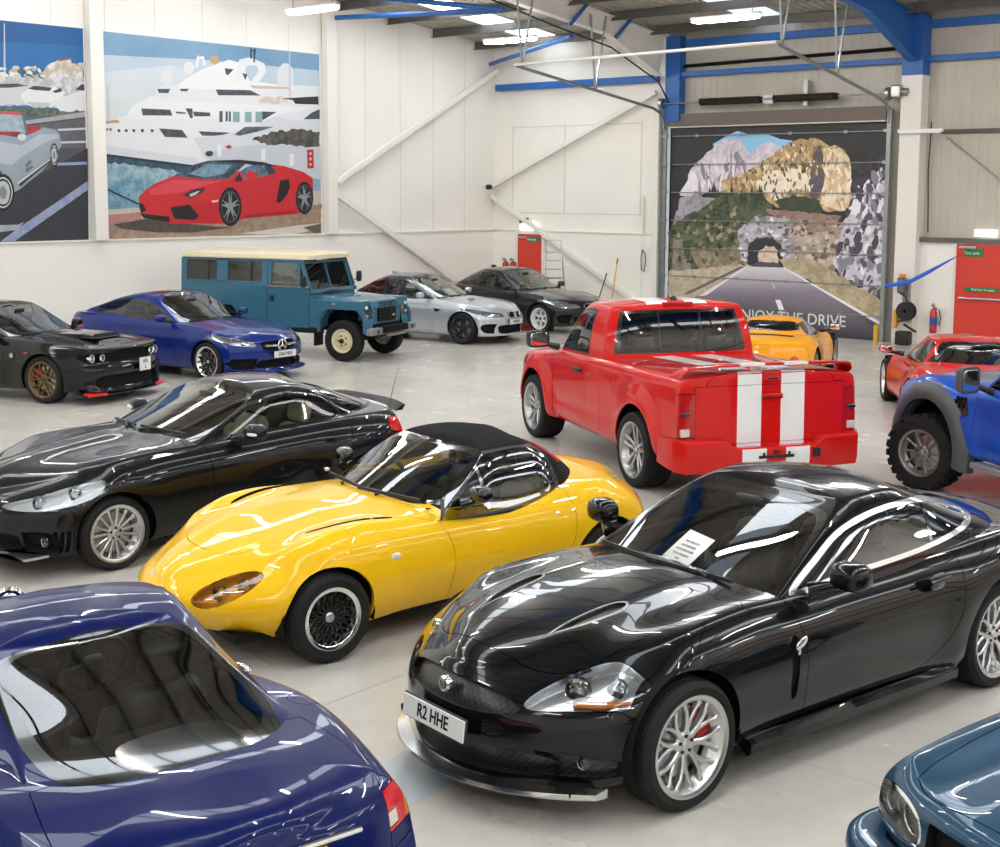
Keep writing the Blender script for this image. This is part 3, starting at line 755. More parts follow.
    struct(MB().box((2.7, -.06, 2.19), (5.4, .14, .03)).build('trim_10', STW)); struct(MB().box((26, -.1, 2.24), (28, .22, .1)).build('trim_11', PURL, bev=.01))
    struct(MB().tube([(6.0, -.08, 6.2), (11.4, -.08, 6.28)], .04, 8).build('trim_61', MTB))
    wave_sheet('cladding', MATS['cladding_grey'], (XR, -.006, 2.25), (-1, 0, 0), (0, 0, 4.9), int((XR - 11.7) / .2)); struct(bpy.data.objects['cladding']).name = 'trim_12'
    wave_sheet('cladding', MATS['cladding_grey'], (11.5, -.006, 4.95), (-1, 0, 0), (0, 0, 2.2), 28); struct(bpy.data.objects['cladding']).name = 'trim_13'
    pj = MB()
    for z in (2.66, 4.9): pj.box((2.7, -.004, z), (4.1, .012, .025))
    for x in (.66, 2.4, 4.78): pj.box((x, -.004, 3.8), (.03, .012, 2.3))
    struct(pj.build('trim_14', MATS['board_joint'], bev=.003))
    struct(MB().box((XR / 2, YB - .15, 4.5), (XR, .3, 9)).build('wall_front', WALLW))
    for i, (a, b_) in enumerate((((.05, -.17, 3.33), (5.3, -.17, 5.62)), ((.05, -.17, 3.1), (5.35, -.17, .2)))): struct(MB().bar(a, b_, .11, .12, (0, 1, 0)).build('trim_%d' % (15 + i), STW, bev=.008))
    # guessed red line added on unseen right wall for reflections in the cars' glass
    ln = smooth([(-1.5, 1.2), (-5, 2.4), (-8, 1.6), (-11.5, 3.0), (-9, 3.9), (-5.5, 3.5), (-3, 4.8), (-8, 5.4), (-13, 4.4), (-16, 2.6), (-12.5, 1.2), (-15, .8)], 6, closed=False); g = MB()
    for a, b_ in zip(ln[:-1], ln[1:]): g.bar((XR - .01, a[0], a[1]), (XR - .01, b_[0], b_[1]), .36, .012, (1, 0, 0))
    struct(g.build('trim_60', mat('added_line_red', 'b3161c', .5)))
    # columns, haunches and rafters of two portal frames
    def ibeam(mb, a, b_, d, w=.2, t=.02, side=(1, 0, 0), d2=None):
        a, b_ = Vector(a), Vector(b_); x = (b_ - a).normalized(); y = Vector(side); z = x.cross(y).normalized(); d2 = d2 or d
        for o, sg in ((1, 1), (-1, -1)):
            mb.loft([[p + z * sg * dd / 2 + y * u * w / 2 + z * v * t for u, v in ((-1, -.5), (1, -.5), (1, .5), (-1, .5))] for p, dd in ((a, d), (b_, d2))])
        mb.loft([[p + z * v * dd / 2 + y * u * t / 2 for u, v in ((-1, -1), (1, -1), (1, 1), (-1, 1))] for p, dd in ((a, d), (b_, d2))])
    frames = [(5.55, STW, BLU), (11.85, BLU, STW), (18.2, BLU, STW), (24.6, BLU, STW), (31, BLU, STW)]
    for i, (x, rm, cm) in enumerate(frames):
        mb = MB(); dz = .33
        ibeam(mb, (x, -.35, zroof(-.35) - .62), (x, -2.6, zroof(-2.6) - dz), .95, d2=.42); ibeam(mb, (x, -2.6, zroof(-2.6) - dz), (x, RIDGE, zroof(RIDGE) - dz), .42)
        ibeam(mb, (x, RIDGE, zroof(RIDGE) - dz), (x, YB + .3, zroof(YB) - dz), .42)
        struct(mb.build('trim_%d' % (20 + i), rm))
        cb = MB(); w_ = .36
        if i == 0:
            cb.box((x + .27, -.14, 5.9), (.40, .26, 2.0)); struct(cb.build('trim_30', BLU)); struct(MB().box((5.42, -.17, 2.6), (.14, .3, 5.2)).build('trim_31', STW))
        else:
            if i == 1:
                cb.box((x, -.2, 2.84), (.46, .38, 5.68)); cu = MB().box((x, -.2, 6.3), (.46, .38, 1.25)); struct(cu.build('trim_32', BLU, bev=.01))
            else: cb.box((x, -.2, 3.5), (.4, .38, 7))
            struct(cb.build('trim_%d' % (32 + i), cm, bev=.01))
    # purlins and roof sheets with daylight strips
    pl = 0
    for sy in (1, -1):
        for k in range(11):
            y = -.8 - 1.6 * k
            if y < RIDGE: break
            yy = y if sy > 0 else 2 * RIDGE - y
            if yy < YB: continue
            z = zroof(y) - .11; mb = MB(); mb.box((XR / 2, yy, z), (XR, .022, .2)); mb.box((XR / 2, yy + .035, z + .09), (XR, .07, .02)); mb.box((XR / 2, yy - .035, z - .09), (XR, .07, .02))
            struct(mb.build('trim_%d' % (40 + pl), PURL)); pl += 1
    rs = mat('roof_lining', 'aaa59a', .5, noise=(1.2, .06)); sky = mat('roof_light', (.86, .93, 1), .5, emit=SKYL_E)
    xs = [2.15 + 6.35 * k for k in range(6)]; hw = .5; edges = [0] + [v for x in xs for v in (x - hw, x + hw)] + [XR]
    for i in range(0, len(edges), 2):
        a, b_ = edges[i], edges[i + 1]; n_ = int(round((b_ - a) / .2))
        for sy in (0, 1):
            y0, y1 = (0, RIDGE) if sy == 0 else (YB, RIDGE); nu = max(1, n_)
            o = wave_sheet('ceiling', rs, (a, y0, zroof(y0)), (1, 0, 0), (0, y1 - y0, zroof(y1) - zroof(y0)), nu, (b_ - a) / nu, .03 if sy else -.03); struct(o)
    for k, x in enumerate(xs):
        for sy in (0, 1):
            y0, y1 = (-.4 if k == 0 else -5.6, RIDGE + .6) if sy == 0 else (YB + .4, RIDGE - .6)
            o = MB().add([(x - hw, y0, zroof(y0) + .01), (x + hw, y0, zroof(y0) + .01), (x + hw, y1, zroof(y1) + .01), (x - hw, y1, zroof(y1) + .01)], [(3, 2, 1, 0) if sy == 0 else (0, 1, 2, 3)]).build('window_%d' % (k * 2 + sy + 1), sky, fix=False); struct(o)
    # blue ties
    for i, (a, b_, t) in enumerate((((.2, -.15, 5.94), (5.35, -.15, 5.94), .17), ((6.1, -.12, 6.73), (XR, -.12, 6.73), .17), ((5.7, -.16, 6.0), (XR, -.16, 6.06), .12))): struct(MB().bar(a, b_, t, t * .8, (0, 1, 0)).build('trim_%d' % (70 + i), BLU, bev=.01))
    for i, (a, b_) in enumerate((((.25, -5.95, 7.2), (5.4, -6.0, 6.95)), ((.2, -.4, 6.55), (5.4, -3.7, 6.62)), ((.3, -12.2, 7.5), (5.4, -6.2, 6.95)))): struct(MB().tube([a, b_], .055, 10).build('trim_%d' % (75 + i), BLU))
    for i, (y, z) in enumerate(((-1.85, 7.18), (-3.55, 7.32), (-7.3, 7.6))): struct(MB().bar((5.72, y, z), (5.62, y - .5, z - .5), .07, .06).build('trim_%d' % (80 + i), BLU))
    # lights
    tube_m = mat('fluorescent_tube', (1, .97, .935), .5, emit=LAMP_E)
    lab = {(0, 0): 'lit white fluorescent batten hanging at the roof near the corner above the blue beam', (1, 0): 'lit white fluorescent batten hanging under the roof in front of the big door', (0, 1): 'lit white fluorescent batten hanging over the top of the column beside the yacht mural'}
    px = {(0, 0): (3.75, -3.85, 6.62), (1, 0): (9.7, -4.35, 6.6), (0, 1): (2.5, -8.7, 6.9)}
    for i in range(6):
        for j in range(7):
            x, y = 2.9 + 6.35 * i, -4.2 - 4.4 * j; z = 6.62 + .107 * (-4.2 - y if y > RIDGE else (-4.2 - (2 * RIDGE - y)))
            if (i, j) in px: x, y, z = px[(i, j)]
            t = thing('ceiling_light', lab.get((i, j), 'white fluorescent batten under the roof, out of the picture'), 'light', (x, y, z), 0, 'fluorescent battens under the roof')
            MB().box((0, 0, .06), (1.55, .13, .05)).build('batten_body', SGW, t, bev=.008)
            d = MB().sell((0, 0, 0), (.76, .075, .045), (.5, .25), 20, 8).build('diffuser', tube_m, t)
            h = MB()
            for sx in (-.6, .6): h.tube([(sx, 0, .08), (sx, 0, zroof(y) - z - .02)], .006, 5)
            h.build('hanger', PURL, t)
# ------------------------------------------------------------------ black grand tourer in front
def near(D, ax, zc, Ra, a=.014, sg=.09):
    d = np.hypot(D[..., 0] - ax, D[..., 2] - zc); D[..., 1] += a * np.exp(-((d - Ra) / sg) ** 2) * sst((D[..., 1] - .5) / .2); return D
def bump(D, f, top=True):
    w = 1.0; D[..., 2] += f(D[..., 0], D[..., 1]) * w; return D
def gt_coupe():
    pm = paint('black', (.004, .004, .0045), 0, .2)
    def df(D):
        D = near(D, 1.376, .36, .44, .004, .16); D = near(D, -1.376, .36, .42, .02, .16); x, y, z = D[..., 0], D[..., 1], D[..., 2]
        up = sst((z - .66) / .12)
        # raised bonnet centre with soft ridges, wing crowns
        D[..., 2] += up * sst((x - .4) / .5) * sst((2.25 - x) / .5) * (.014 * np.exp(-((y - .36) / .12) ** 2) + .02 * np.exp(-(y / .34) ** 4) + .016 * np.exp(-((y - .70) / .18) ** 2))
        return D
    low = dict(xf=2.31, xr=-2.48, fb=.42, fpw=2.3, rb=.32, rpw=2.5,
        plan=[(1.9, .80), (1.65, .895), (1.376, .925), (.8, .905), (0, .905), (-.6, .915), (-1.1, .94), (-1.5, .945), (-1.9, .90), (-2.2, .80)],
        zb=[(2.3, .16), (1.9, .17), (1, .19), (-1, .19), (-2, .22), (-2.5, .28)],
        zs=[(2.31, .69), (2.1, .735), (1.8, .80), (1.376, .865), (.8, .895), (.2, .905), (-.5, .91), (-1.0, .935), (-1.4, .955), (-1.9, .965), (-2.3, .95), (-2.48, .93)],
        zc=[(2.31, .70), (2.1, .765), (1.8, .845), (1.376, .915), (.9, .955), (.6, .965), (-1, .965), (-2.1, .97), (-2.48, .94)],
        sec=[(0, .09), (.1, .045), (.25, .02), (.42, .012), (.55, 0), (.7, .012), (.85, .05), (.95, .105), (1, .15)],
        fp=[(.16, .02), (.25, .03), (.4, .0), (.52, .015), (.6, .05), (.68, .12), (.75, .22)], rp=[(.2, .12), (.4, .02), (.6, 0), (.8, .04), (.95, .12)], deform=df)
    cab = dict(xf=.70, xr=-2.12, fb=.15, fpw=2.2, rb=.35, plan=[(.55, .735), (.3, .768), (-.5, .785), (-1.2, .77), (-1.6, .71), (-1.8, .62)],
        belt=[(.9, .93), (.4, .90), (-.4, .90), (-1.2, .93), (-2.2, .975)], roof=[(.3, 1.22), (.0, 1.305), (-.35, 1.355), (-.6, 1.365), (-1.0, 1.34), (-1.4, 1.25)],
        wf=[(-.2, -.2), (0, 0), (.35, .31), (.7, .63), (.9, .82), (1, .93)], wr=[(-.2, -.1), (0, 0), (.3, .36), (.6, .68), (.85, .98), (1, 1.15)],
        tum=[(-.2, -.03), (0, 0), (.5, .09), (.8, .148), (.9, .185), (1, .235)], crown=.05, fs=.12, rs=.15)
    c = Car('sports_coupe', 'glossy black two door grand tourer coupe in the foreground with silver multi-spoke wheels', (19.68, -20.54, R(259.06)), low, cab, pm, res=(5, 4), cres=(5, 5))
    wb = 2.80
    # --- openings and panels of the lower body
    c.arch(1.40, .345, .38); c.arch(-1.40, .345, .385); c.open_cabin()
    hd = smooth([(2.06, -.01, 1), (2.04, .2), (1.97, .42), (1.84, .56), (1.6, .64), (1.2, .70), (.85, .745, 1), (.80, .66), (.9, .45), (.96, .2), (.98, -.01, 1)], 5)
    c.p('low', 'bonnet', 'top', hd, pm)
    hl = smooth([(.455, .60), (.49, .665), (.58, .745), (.68, .775), (.79, .72), (.905, .625), (.84, .60), (.65, .585), (.5, .575)], 5)
    c.p('low', 'headlight', 'front', hl, GL, src=(0, 1), nmin=.02, cond=lambda q: q.x > 1.5, sided=True, gap=.001, flange=.01, back=(mat('lamp_silver', (.50, .51, .53), .2, .9), .05, 'headlight_housing'))
    og = smooth([(-.01, .65, 1), (.2, .642), (.38, .61), (.45, .57), (.38, .54), (.2, .525), (-.01, .52, 1)], 5)
    c.p('low', 'grille', 'front', og, mesh_mat('grille_mesh', '080808', '2a2a2a', 26, .3), recess=.035)
    lg = smooth([(-.01, .37, 1), (.3, .37), (.56, .36), (.63, .30), (.56, .25), (.3, .235), (-.01, .235, 1)], 4)
    c.p('low', 'lower_grille', 'front', lg, MATS['grille_mesh'], nmin=.45, recess=.05)
    fg = smooth([(.54, .385, 1), (.70, .375), (.84, .33), (.86, .27), (.80, .25), (.56, .255, 1)], 3)
    c.p('low', 'fog_light_surround', 'front', fg, MATS['grille_mesh'], src=(0,), nmin=.05, recess=.03, sided=True)
    c.p('low', 'bonnet_vent_rim', 'top', smooth([(1.83, .28, 1), (1.62, .272), (1.39, .288), (1.31, .335), (1.35, .383), (1.46, .394), (1.66, .358)], 4), GREYM, src=(1,), sided=True, gap=0, flange=.01); rp_ = c.reg['low'][-1][0]
    c.p('low', 'bonnet_vent', 'top', smooth([(1.80, .29, 1), (1.62, .285), (1.40, .30), (1.33, .335), (1.36, .37), (1.46, .38), (1.66, .345)], 4), MATS['grille_mesh'], src=(rp_,), sided=True, recess=.02)
    c.p('low', 'front_bumper', 'side', [(2.5, .1), (2.5, .63), (2.15, .60), (1.80, .585), (1.755, .55), (1.6, .1)], pm, src=(0,), nmin=-1)
    dr = smooth([(.56, .97, 1), (.50, .75), (.475, .5), (.48, .245, 1), (-.25, .25), (-.6, .30), (-.86, .46), (-.97, .68), (-1.02, .97, 1)], 5)
    c.p('low', 'door', 'side', dr, pm, src=(0,), nmin=.05, sided=True)
    c.p('low', 'wing_vent', 'side', smooth([(.60, .72), (.555, .72), (.55, .55), (.56, .40), (.60, .41), (.61, .6)], 3), GLB, src=(0,), recess=.03, sided=True)
    c.p('low', 'boot_lid', 'top', smooth([(-2.0, -.01, 1), (-1.98, .4), (-1.9, .62, 1), (-2.38, .58, 1), (-2.42, .3), (-2.43, -.01, 1)], 3), pm, src=(0,))
    c.p('low', 'tail_light', 'rear', smooth([(.52, .82), (.7, .86), (.83, .84), (.85, .74), (.72, .68), (.55, .7)], 3), REDL, sided=True, src=(0,))
    c.p('low', 'fuel_flap', 'side', circ(-1.45, .80, .085, n=18), pm, src=(0,), sided=True)
    # --- cabin glass
    dlo = smooth([(.47, .905), (.16, 1.07), (-.12, 1.185), (-.50, 1.245), (-.92, 1.24), (-1.28, 1.165), (-1.55, 1.085), (-1.50, 1.045), (-1.2, 1.0), (-.7, .955), (0, .93)], 5)
    c.p('cab', 'window_trim', 'side', dlo, mat('bright_trim', (.85, .85, .84), .22, 1), nmin=.03, src=(0,), sided=True, gap=0, flange=.01, lift=.004)
    d2 = inset(dlo, .027); tr = c.reg['cab'][-1][0]
    c.p('cab', 'side_window', 'side', d2, GS, src=(tr,), sided=True, **pane())
    gp = c.reg['cab'][-1][0]
    c.p('cab', 'window_pillar', 'side', [(-.865, .9), (-.83, .9), (-.96, 1.3), (-.985, 1.3)], GLB, src=(gp,), sided=True, gap=0, flange=.01)
    ws = smooth([(-.01, .90, 1), (.50, .89), (.70, .90), (.695, .97), (.62, 1.12), (.555, 1.222), (.42, 1.255), (-.01, 1.275, 1)], 4)
    c.p('cab', 'windscreen_edge', 'front', ws, GLB, src=(0,), cond=lambda q: q.x > -.3, gap=0, flange=0)
    wp = c.reg['cab'][-1][0]
    w2 = smooth([(-.01, .92, 1), (.47, .915), (.655, .925), (.655, .98), (.585, 1.12), (.52, 1.205), (.40, 1.235), (-.01, 1.255, 1)], 4)
    c.p('cab', 'windscreen', 'front', w2, GW, src=(wp,), cond=lambda q: q.x > -.3, **pane(lift=0))
    c.p('cab', 'rear_window', 'top', smooth([(-1.25, -.01, 1), (-1.22, .38), (-1.28, .47), (-1.7, .52), (-1.98, .42), (-2.06, -.01, 1)], 4), GT, src=(0,), **pane(lift=0))
    lp = {k: c.fx(*k) for k in ((.60, .66), (.74, .68), (.70, .315))}; ib = [(c.fx(y, z), y, z) for y, z in ((.64, .605), (.74, .605), (.82, .615))]
    c.finish(mats=[pm])
    r = c.root
    # --- lamps, front details
    for sd in (1, -1):
        lamp(r, (lp[(.60, .66)] - .035, sd * .60, .655), (1, sd * .45, .2), .06, name='headlight_bulb'); lamp(r, (lp[(.74, .68)] - .03, sd * .73, .665), (1, sd * .7, .25), .046, name='headlight_bulb')
        MB().tube([(a_ - .022, sd * y_ * .985, z_) for a_, y_, z_ in ib], [.016, .02, .008], 8).build('indicator', AMB, r, 60)
        lamp(r, (lp[(.70, .315)] - .02, sd * .70, .325), (1, sd * .5, 0), .032, name='fog_light')
        MB().lathe([(.02, 0), (.045, .0), (.05, -.02)], 'x', 16, c=(-2.47, sd * .5, .32)).build('exhaust', CHR, r)
    sp = MB(); rg = []
    for k in range(25):
        t = -1 + k / 12; y = t * .80; x = 2.345 - .41 * abs(t) ** 2.3
        rg.append([(x - .06, y, .165), (x + .012, y, .168), (x + .025, y, .182), (x + .018, y, .20), (x - .06, y, .212)])
    sp.loft(rg).build('front_splitter', mat('dark_chrome', (.6, .6, .6), .2, 1), r, 50)
    for sd in (1, -1):
        MB().loft([[(x, sd * (y), z0), (x, sd * (y + .03), z0 + .02), (x, sd * (y + .03), z0 + .07), (x, sd * (y - .02), z0 + .1), (x, sd * (y - .06), z0 + .04)] for x, y, z0 in ((.93, .87, .15), (.6, .885, .15), (-.6, .89, .15), (-.95, .89, .155))]).build('side_skirt', pm, r, 40)
        door_mirror(r, (.24, sd * .985, 1.03), sd, pm, (.10, .115, .078), (.36, sd * .80, .935), arm=pm)
        hp = MB().sell((-.70, sd * .915, .815), (.075, .015, .05), (.6, .9), 18, 8).build('door_handle', GLB, r, 60)
        MB().tube([(-.80, sd * .935, .83), (-.70, sd * .942, .832), (-.60, sd * .935, .825)], .013, 8).build('handle_grip', pm, hp, 60)
        MB().box((.575, sd * .912, .665), (.02, .012, .05)).build('leaper_mount', CHR, r, bev=.003)
        MB().sell((.56, sd * .918, .705), (.05, .008, .022), (.6, .8), 12, 8, Matrix.Rotation(.5, 3, 'Y')).build('vent_badge', CHR, r)
    o = MB().lathe([(.001, .012), (.036, .01), (.045, .0), (.045, -.02)], 'x', 20, c=(2.275, 0, .60)).build('grille_badge', CHR, r)
    MB().sell((2.292, 0, .602), (.006, .022, .026), (.8, .8), 12, 8).build('badge_face', GREYM, o)
    plate(r, (2.345, 0, .44), (1, 0, .12), 'R2 HHE', size=.098)
    wiper(r, (.70, -.1, .968), (.63, -.58, .965), (.74, .0, .985)); wiper(r, (.70, .35, .962), (.74, -.08, .985), (.66, .50, .965))
    # --- inside
    tub(r, .75, -1.35, .72, .25, .90); dashboard(r, .66, .66, .89, MTB)
    for y in (-.37, .37): seat(r, -.35, y, LEATH, .3, .52, .56)
    for y in (-.33, .33): seat(r, -1.0, y, LEATH, .36, .48, .42, 'rear_seat', R(25), False)
    steering(r, .12, -.37, .80)
    st = MB().add([(.62, -.13, .935), (.70, .14, .935), (.44, .17, 1.095), (.36, -.10, 1.095)], [(0, 1, 2, 3)]).build('notice_card', WHT, r); st.modifiers.new('t', 'SOLIDIFY').thickness = .002
    ax_, up_ = Vector((.08, .27, 0)).normalized(), Vector((-.26, .03, .16)).normalized(); n = ax_.cross(up_).normalized()
    for i, t in enumerate(('THIS VEHICLE IS', 'NOT PREPARED', 'PLEASE BEAR WITH', 'US AT THIS BUSY', 'TIME')): text('notice_lettering', t, .02, GREYM, st, Vector((.53, .02, 1.015)) + up_ * (.07 - .036 * i) + n * .006, ax_, up_, 0)
    MB().sell((-.05, 0, 1.24), (.02, .11, .03), (.6, .7), 14, 8).build('rear_view_mirror', BLK, r)
    liners(r, wb, .385, .35, .90, 2.3, -2.48, .2)
    r.scale = (1.03,) * 3
    sp_ = dict(R=.338, rr=.255, w=.25, style='y', n=8, split=.34, open=.62, w0=.018, w1=.0105, rh=.07, conc=.025, dish=.012, mat=SIL, rc=.024, cal=2.75, capmat=SIL, boltm=BLK)
    wheels(r, sp_, wb, 1.60, 1.61)
# ------------------------------------------------------------------ yellow roadster with soft top
def roadster():
    pm = paint('yellow', 'f2bd14', 0, .4)
    def df(D):
        D = near(D, 1.141, .32, .38, .012, .14); D = near(D, -1.141, .32, .39, .02, .16); x, y = D[..., 0], D[..., 1]
        D[..., 2] += sst((D[..., 2] - .6) / .1) * sst((x - .5) / .4) * sst((1.9 - x) / .5) * (.022 * np.exp(-((y - .66) / .13) ** 2) + .012 * np.exp(-(y / .36) ** 6)); return D
    low = dict(xf=1.98, xr=-1.96, fb=.48, fpw=2.5, rb=.42, rpw=2.2, deform=df,
        plan=[(1.50, .785), (1.3, .825), (1.141, .838), (.6, .81), (0, .80), (-.5, .82), (-1.141, .865), (-1.45, .82), (-1.6, .75)],
        zb=[(1.98, .22), (1.5, .17), (1, .17), (-1, .18), (-1.96, .30)],
        zs=[(1.98, .50), (1.75, .60), (1.5, .69), (1.141, .775), (.7, .80), (.2, .80), (-.4, .80), (-.8, .835), (-1.141, .865), (-1.5, .84), (-1.96, .70)],
        zc=[(1.98, .51), (1.75, .61), (1.4, .71), (1.0, .785), (.6, .835), (.3, .855), (-1, .87), (-1.3, .875), (-1.6, .84), (-1.96, .71)],
        sec=[(0, .13), (.12, .07), (.3, .025), (.5, 0), (.7, .012), (.85, .055), (.95, .11), (1, .16)],
        fp=[(.2, .12), (.33, .02), (.42, 0), (.5, .05), (.6, .14)], rp=[(.3, .15), (.5, 0), (.65, .06), (.8, .2)])
    cab = dict(xf=.42, xr=-1.28, fb=.25, fpw=2.1, rb=.35, plan=[(.17, .685), (-.1, .705), (-.7, .70), (-.93, .63)], belt=[(.4, .83), (-.4, .80), (-1.3, .87)],
        roof=[(.0, 1.15), (-.25, 1.19), (-.55, 1.21), (-.85, 1.19), (-1.05, 1.12)], wf=[(-.2, -.12), (0, 0), (.5, .28), (.85, .49), (1, .60)], wr=[(-.2, -.05), (0, 0), (.35, .12), (.7, .28), (1, .50)],
        tum=[(-.2, -.03), (0, 0), (.75, .105), (.88, .145), (1, .21)], crown=.055, fs=.1, rs=.15)
    fab = mat('black_canvas', (.014, .014, .014), .9, bump=(300, .25), spec=.1)
    c = Car('convertible_car', 'bright yellow two seat roadster with black canvas roof up and amber oval headlamps', (16.66, -20.43, R(258.2)), low, cab, pm, res=(5, 4), cres=(5, 5))
    wb = 2.282
    c.arch(1.141, .29, .318); c.arch(-1.141, .29, .318); c.open_cabin()
    c.p('low', 'bonnet', 'top', smooth([(1.64, -.01, 1), (1.62, .2), (1.52, .37), (1.25, .47), (.8, .56), (.30, .70, 1), (.34, .45), (.40, -.01, 1)], 5), pm)
    c.p('low', 'bonnet_slot', 'top', smooth([(1.15, .505), (.95, .55), (.62, .60), (.60, .635), (.9, .60), (1.1, .55)], 3), MTB, src=(0, 1), sided=True, recess=.03)
    c.p('low', 'headlight', 'front', [(.515 + .145 * math.cos(a) * .87 - .083 * math.sin(a) * .5, .495 + .145 * math.cos(a) * .5 + .083 * math.sin(a) * .87) for a in [2 * math.pi * k / 28 for k in range(28)]],
        glass('amber_cover', (.88, .66, .26), .8), src=(0,), nmin=.05, sided=True, flange=.01, back=(mat('lamp_amber_silver', (.72, .50, .12), .4, .2), .06, 'headlight_housing'))
    c.p('low', 'door', 'side', smooth([(.33, .86, 1), (.24, .70), (.185, .5), (.21, .205, 1), (-.70, .21, 1), (-.80, .5), (-.83, .70), (-.80, .90, 1)], 4), pm, src=(0,), nmin=.05, sided=True)
    c.p('low', 'air_intake', 'front', smooth([(-.01, .36, 1), (.22, .35), (.34, .31), (.24, .27), (-.01, .265, 1)], 4), MTB, src=(0,), recess=.05)
    c.p('low', 'tail_light', 'rear', circ(.58, .60, .07, n=20), REDL, src=(0,), sided=True)
    c.p('low', 'boot_lid', 'top', smooth([(-1.36, -.01, 1), (-1.36, .5, 1), (-1.7, .52), (-1.84, .3), (-1.86, -.01, 1)], 3), pm, src=(0,))
    fr = smooth([(-.01, .84, 1), (.4, .83), (.645, .835, 1), (.625, .90), (.545, 1.08), (.515, 1.115), (.43, 1.135), (-.01, 1.15, 1)], 4)
    c.p('cab', 'windscreen_frame', 'front', fr, GLB, cond=lambda q: q.x > -.34, nmin=.15, gap=0, flange=.02)
    fp_ = c.reg['cab'][-1][0]
    c.p('cab', 'windscreen', 'front', smooth([(-.01, .865, 1), (.4, .86), (.605, .865), (.59, .90), (.515, 1.06), (.485, 1.09), (.41, 1.108), (-.01, 1.122, 1)], 4), GW, src=(fp_,), cond=lambda q: q.x > -.34, nmin=.1, **pane(lift=0))
    win = smooth([(.27, .74, 1), (.03, 1.02), (-.09, 1.11, 1), (-.45, 1.14), (-.74, 1.125, 1), (-.80, .98), (-.83, .745, 1)], 4)
    c.p('cab', 'window_frame', 'side', win, BLK, src=(0, fp_), nmin=.25, sided=True, gap=0, flange=.01)
    wp = c.reg['cab'][-1][0]
    c.p('cab', 'side_window', 'side', inset(win, .014), GS, src=(wp,), sided=True, nmin=.1, **pane(lift=0))
    sp = c.reg['cab'][-1][0]
    c.p('cab', 'quarter_bar', 'side', [(-.14, .78), (-.165, .78), (-.13, 1.2), (-.105, 1.2)], CHR, src=(sp,), sided=True, gap=0, flange=.012)
    c.p('cab', 'scuttle', 'side', [(.7, .6), (.7, .845), (.24, .838), (.12, .72), (.12, .6)], pm, src=(0,), nmin=-.6, gap=0)
    c.p('cab', 'rear_window', 'rear', smooth([(-.01, .95, 1), (.42, .95), (.46, 1.0), (.38, 1.10), (-.01, 1.12, 1)], 4), glass('plastic_window', (.35, .36, .37)), src=(0,), cond=lambda q: q.x < -.8, **pane(lift=0))
    lx = [(c.fx(y, z), y, z) for y, z in ((.47, .475), (.56, .52))]; iy = c.sy(.66, .60)
    c.finish(roof='soft_top', cabmats=[fab]); r = c.root
    for sd in (1, -1):
        for x_, y_, z_ in lx: lamp(r, (x_ - .05, sd * y_, z_ - .01), (1, sd * .35, .2), .048, name='headlight_bulb')
        MB().sell((.66, sd * (iy + .002), .60), (.035, .01, .02), (.7, .9), 16, 8).build('side_repeater', WHT, r)
        door_mirror(r, (.02, sd * .855, .925), sd, GLB, (.07, .085, .055), (.10, sd * .76, .85), arm=GLB)
        MB().tube([(-.78, sd * .80, .865), (-.70, sd * .79, .865)], .012, 8).build('roof_catch', CHR, r)
        MB().sell((.30, sd * .66, .875), (.02, .02, .012)).build('washer_jet', CHR, r)
    MB().lathe([(.001, .006), (.018, .004), (.02, 0)], 'x', 14, c=(1.95, 0, .53)).build('bonnet_badge', CHR, r)
    wiper(r, (.42, -.25, .855), (.32, -.58, .862), (.42, .0, .875)); wiper(r, (.42, .18, .855), (.43, -.02, .87), (.30, .55, .862))
    tub(r, .38, -.95, .66, .22, .80); dashboard(r, .28, .60, .83, MTB)
    for y in (-.33, .33): seat(r, -.48, y, LEATH, .24, .46, .50)
    steering(r, -.02, -.33, .78, .17); MB().sell((-.22, 0, 1.08), (.015, .09, .025), (.6, .7), 14, 8).build('rear_view_mirror', BLK, r)
    MB().tube([(-.75, -.5, .8), (-.78, -.45, 1.0), (-.78, .45, 1.0), (-.75, .5, .8)], .02, 8).build('roll_bar', BLK, r)
    liners(r, wb, .318, .29, .80, 1.95, -1.94, .2)
    wheels(r, dict(R=.284, rr=.188, w=.20, style='mesh', n=16, rh=.045, dish=.035, conc=.0, mat=mat('polished_lip', (.78, .78, .76), .12, 1), mat2=mat('black_lattice', (.012, .012, .012), .3), boltm=BLK, capmat=SIL, rc=.032, bolts=0, calmat=BLK), wb, 1.47, 1.50)
    r.scale = (1.1,) * 3
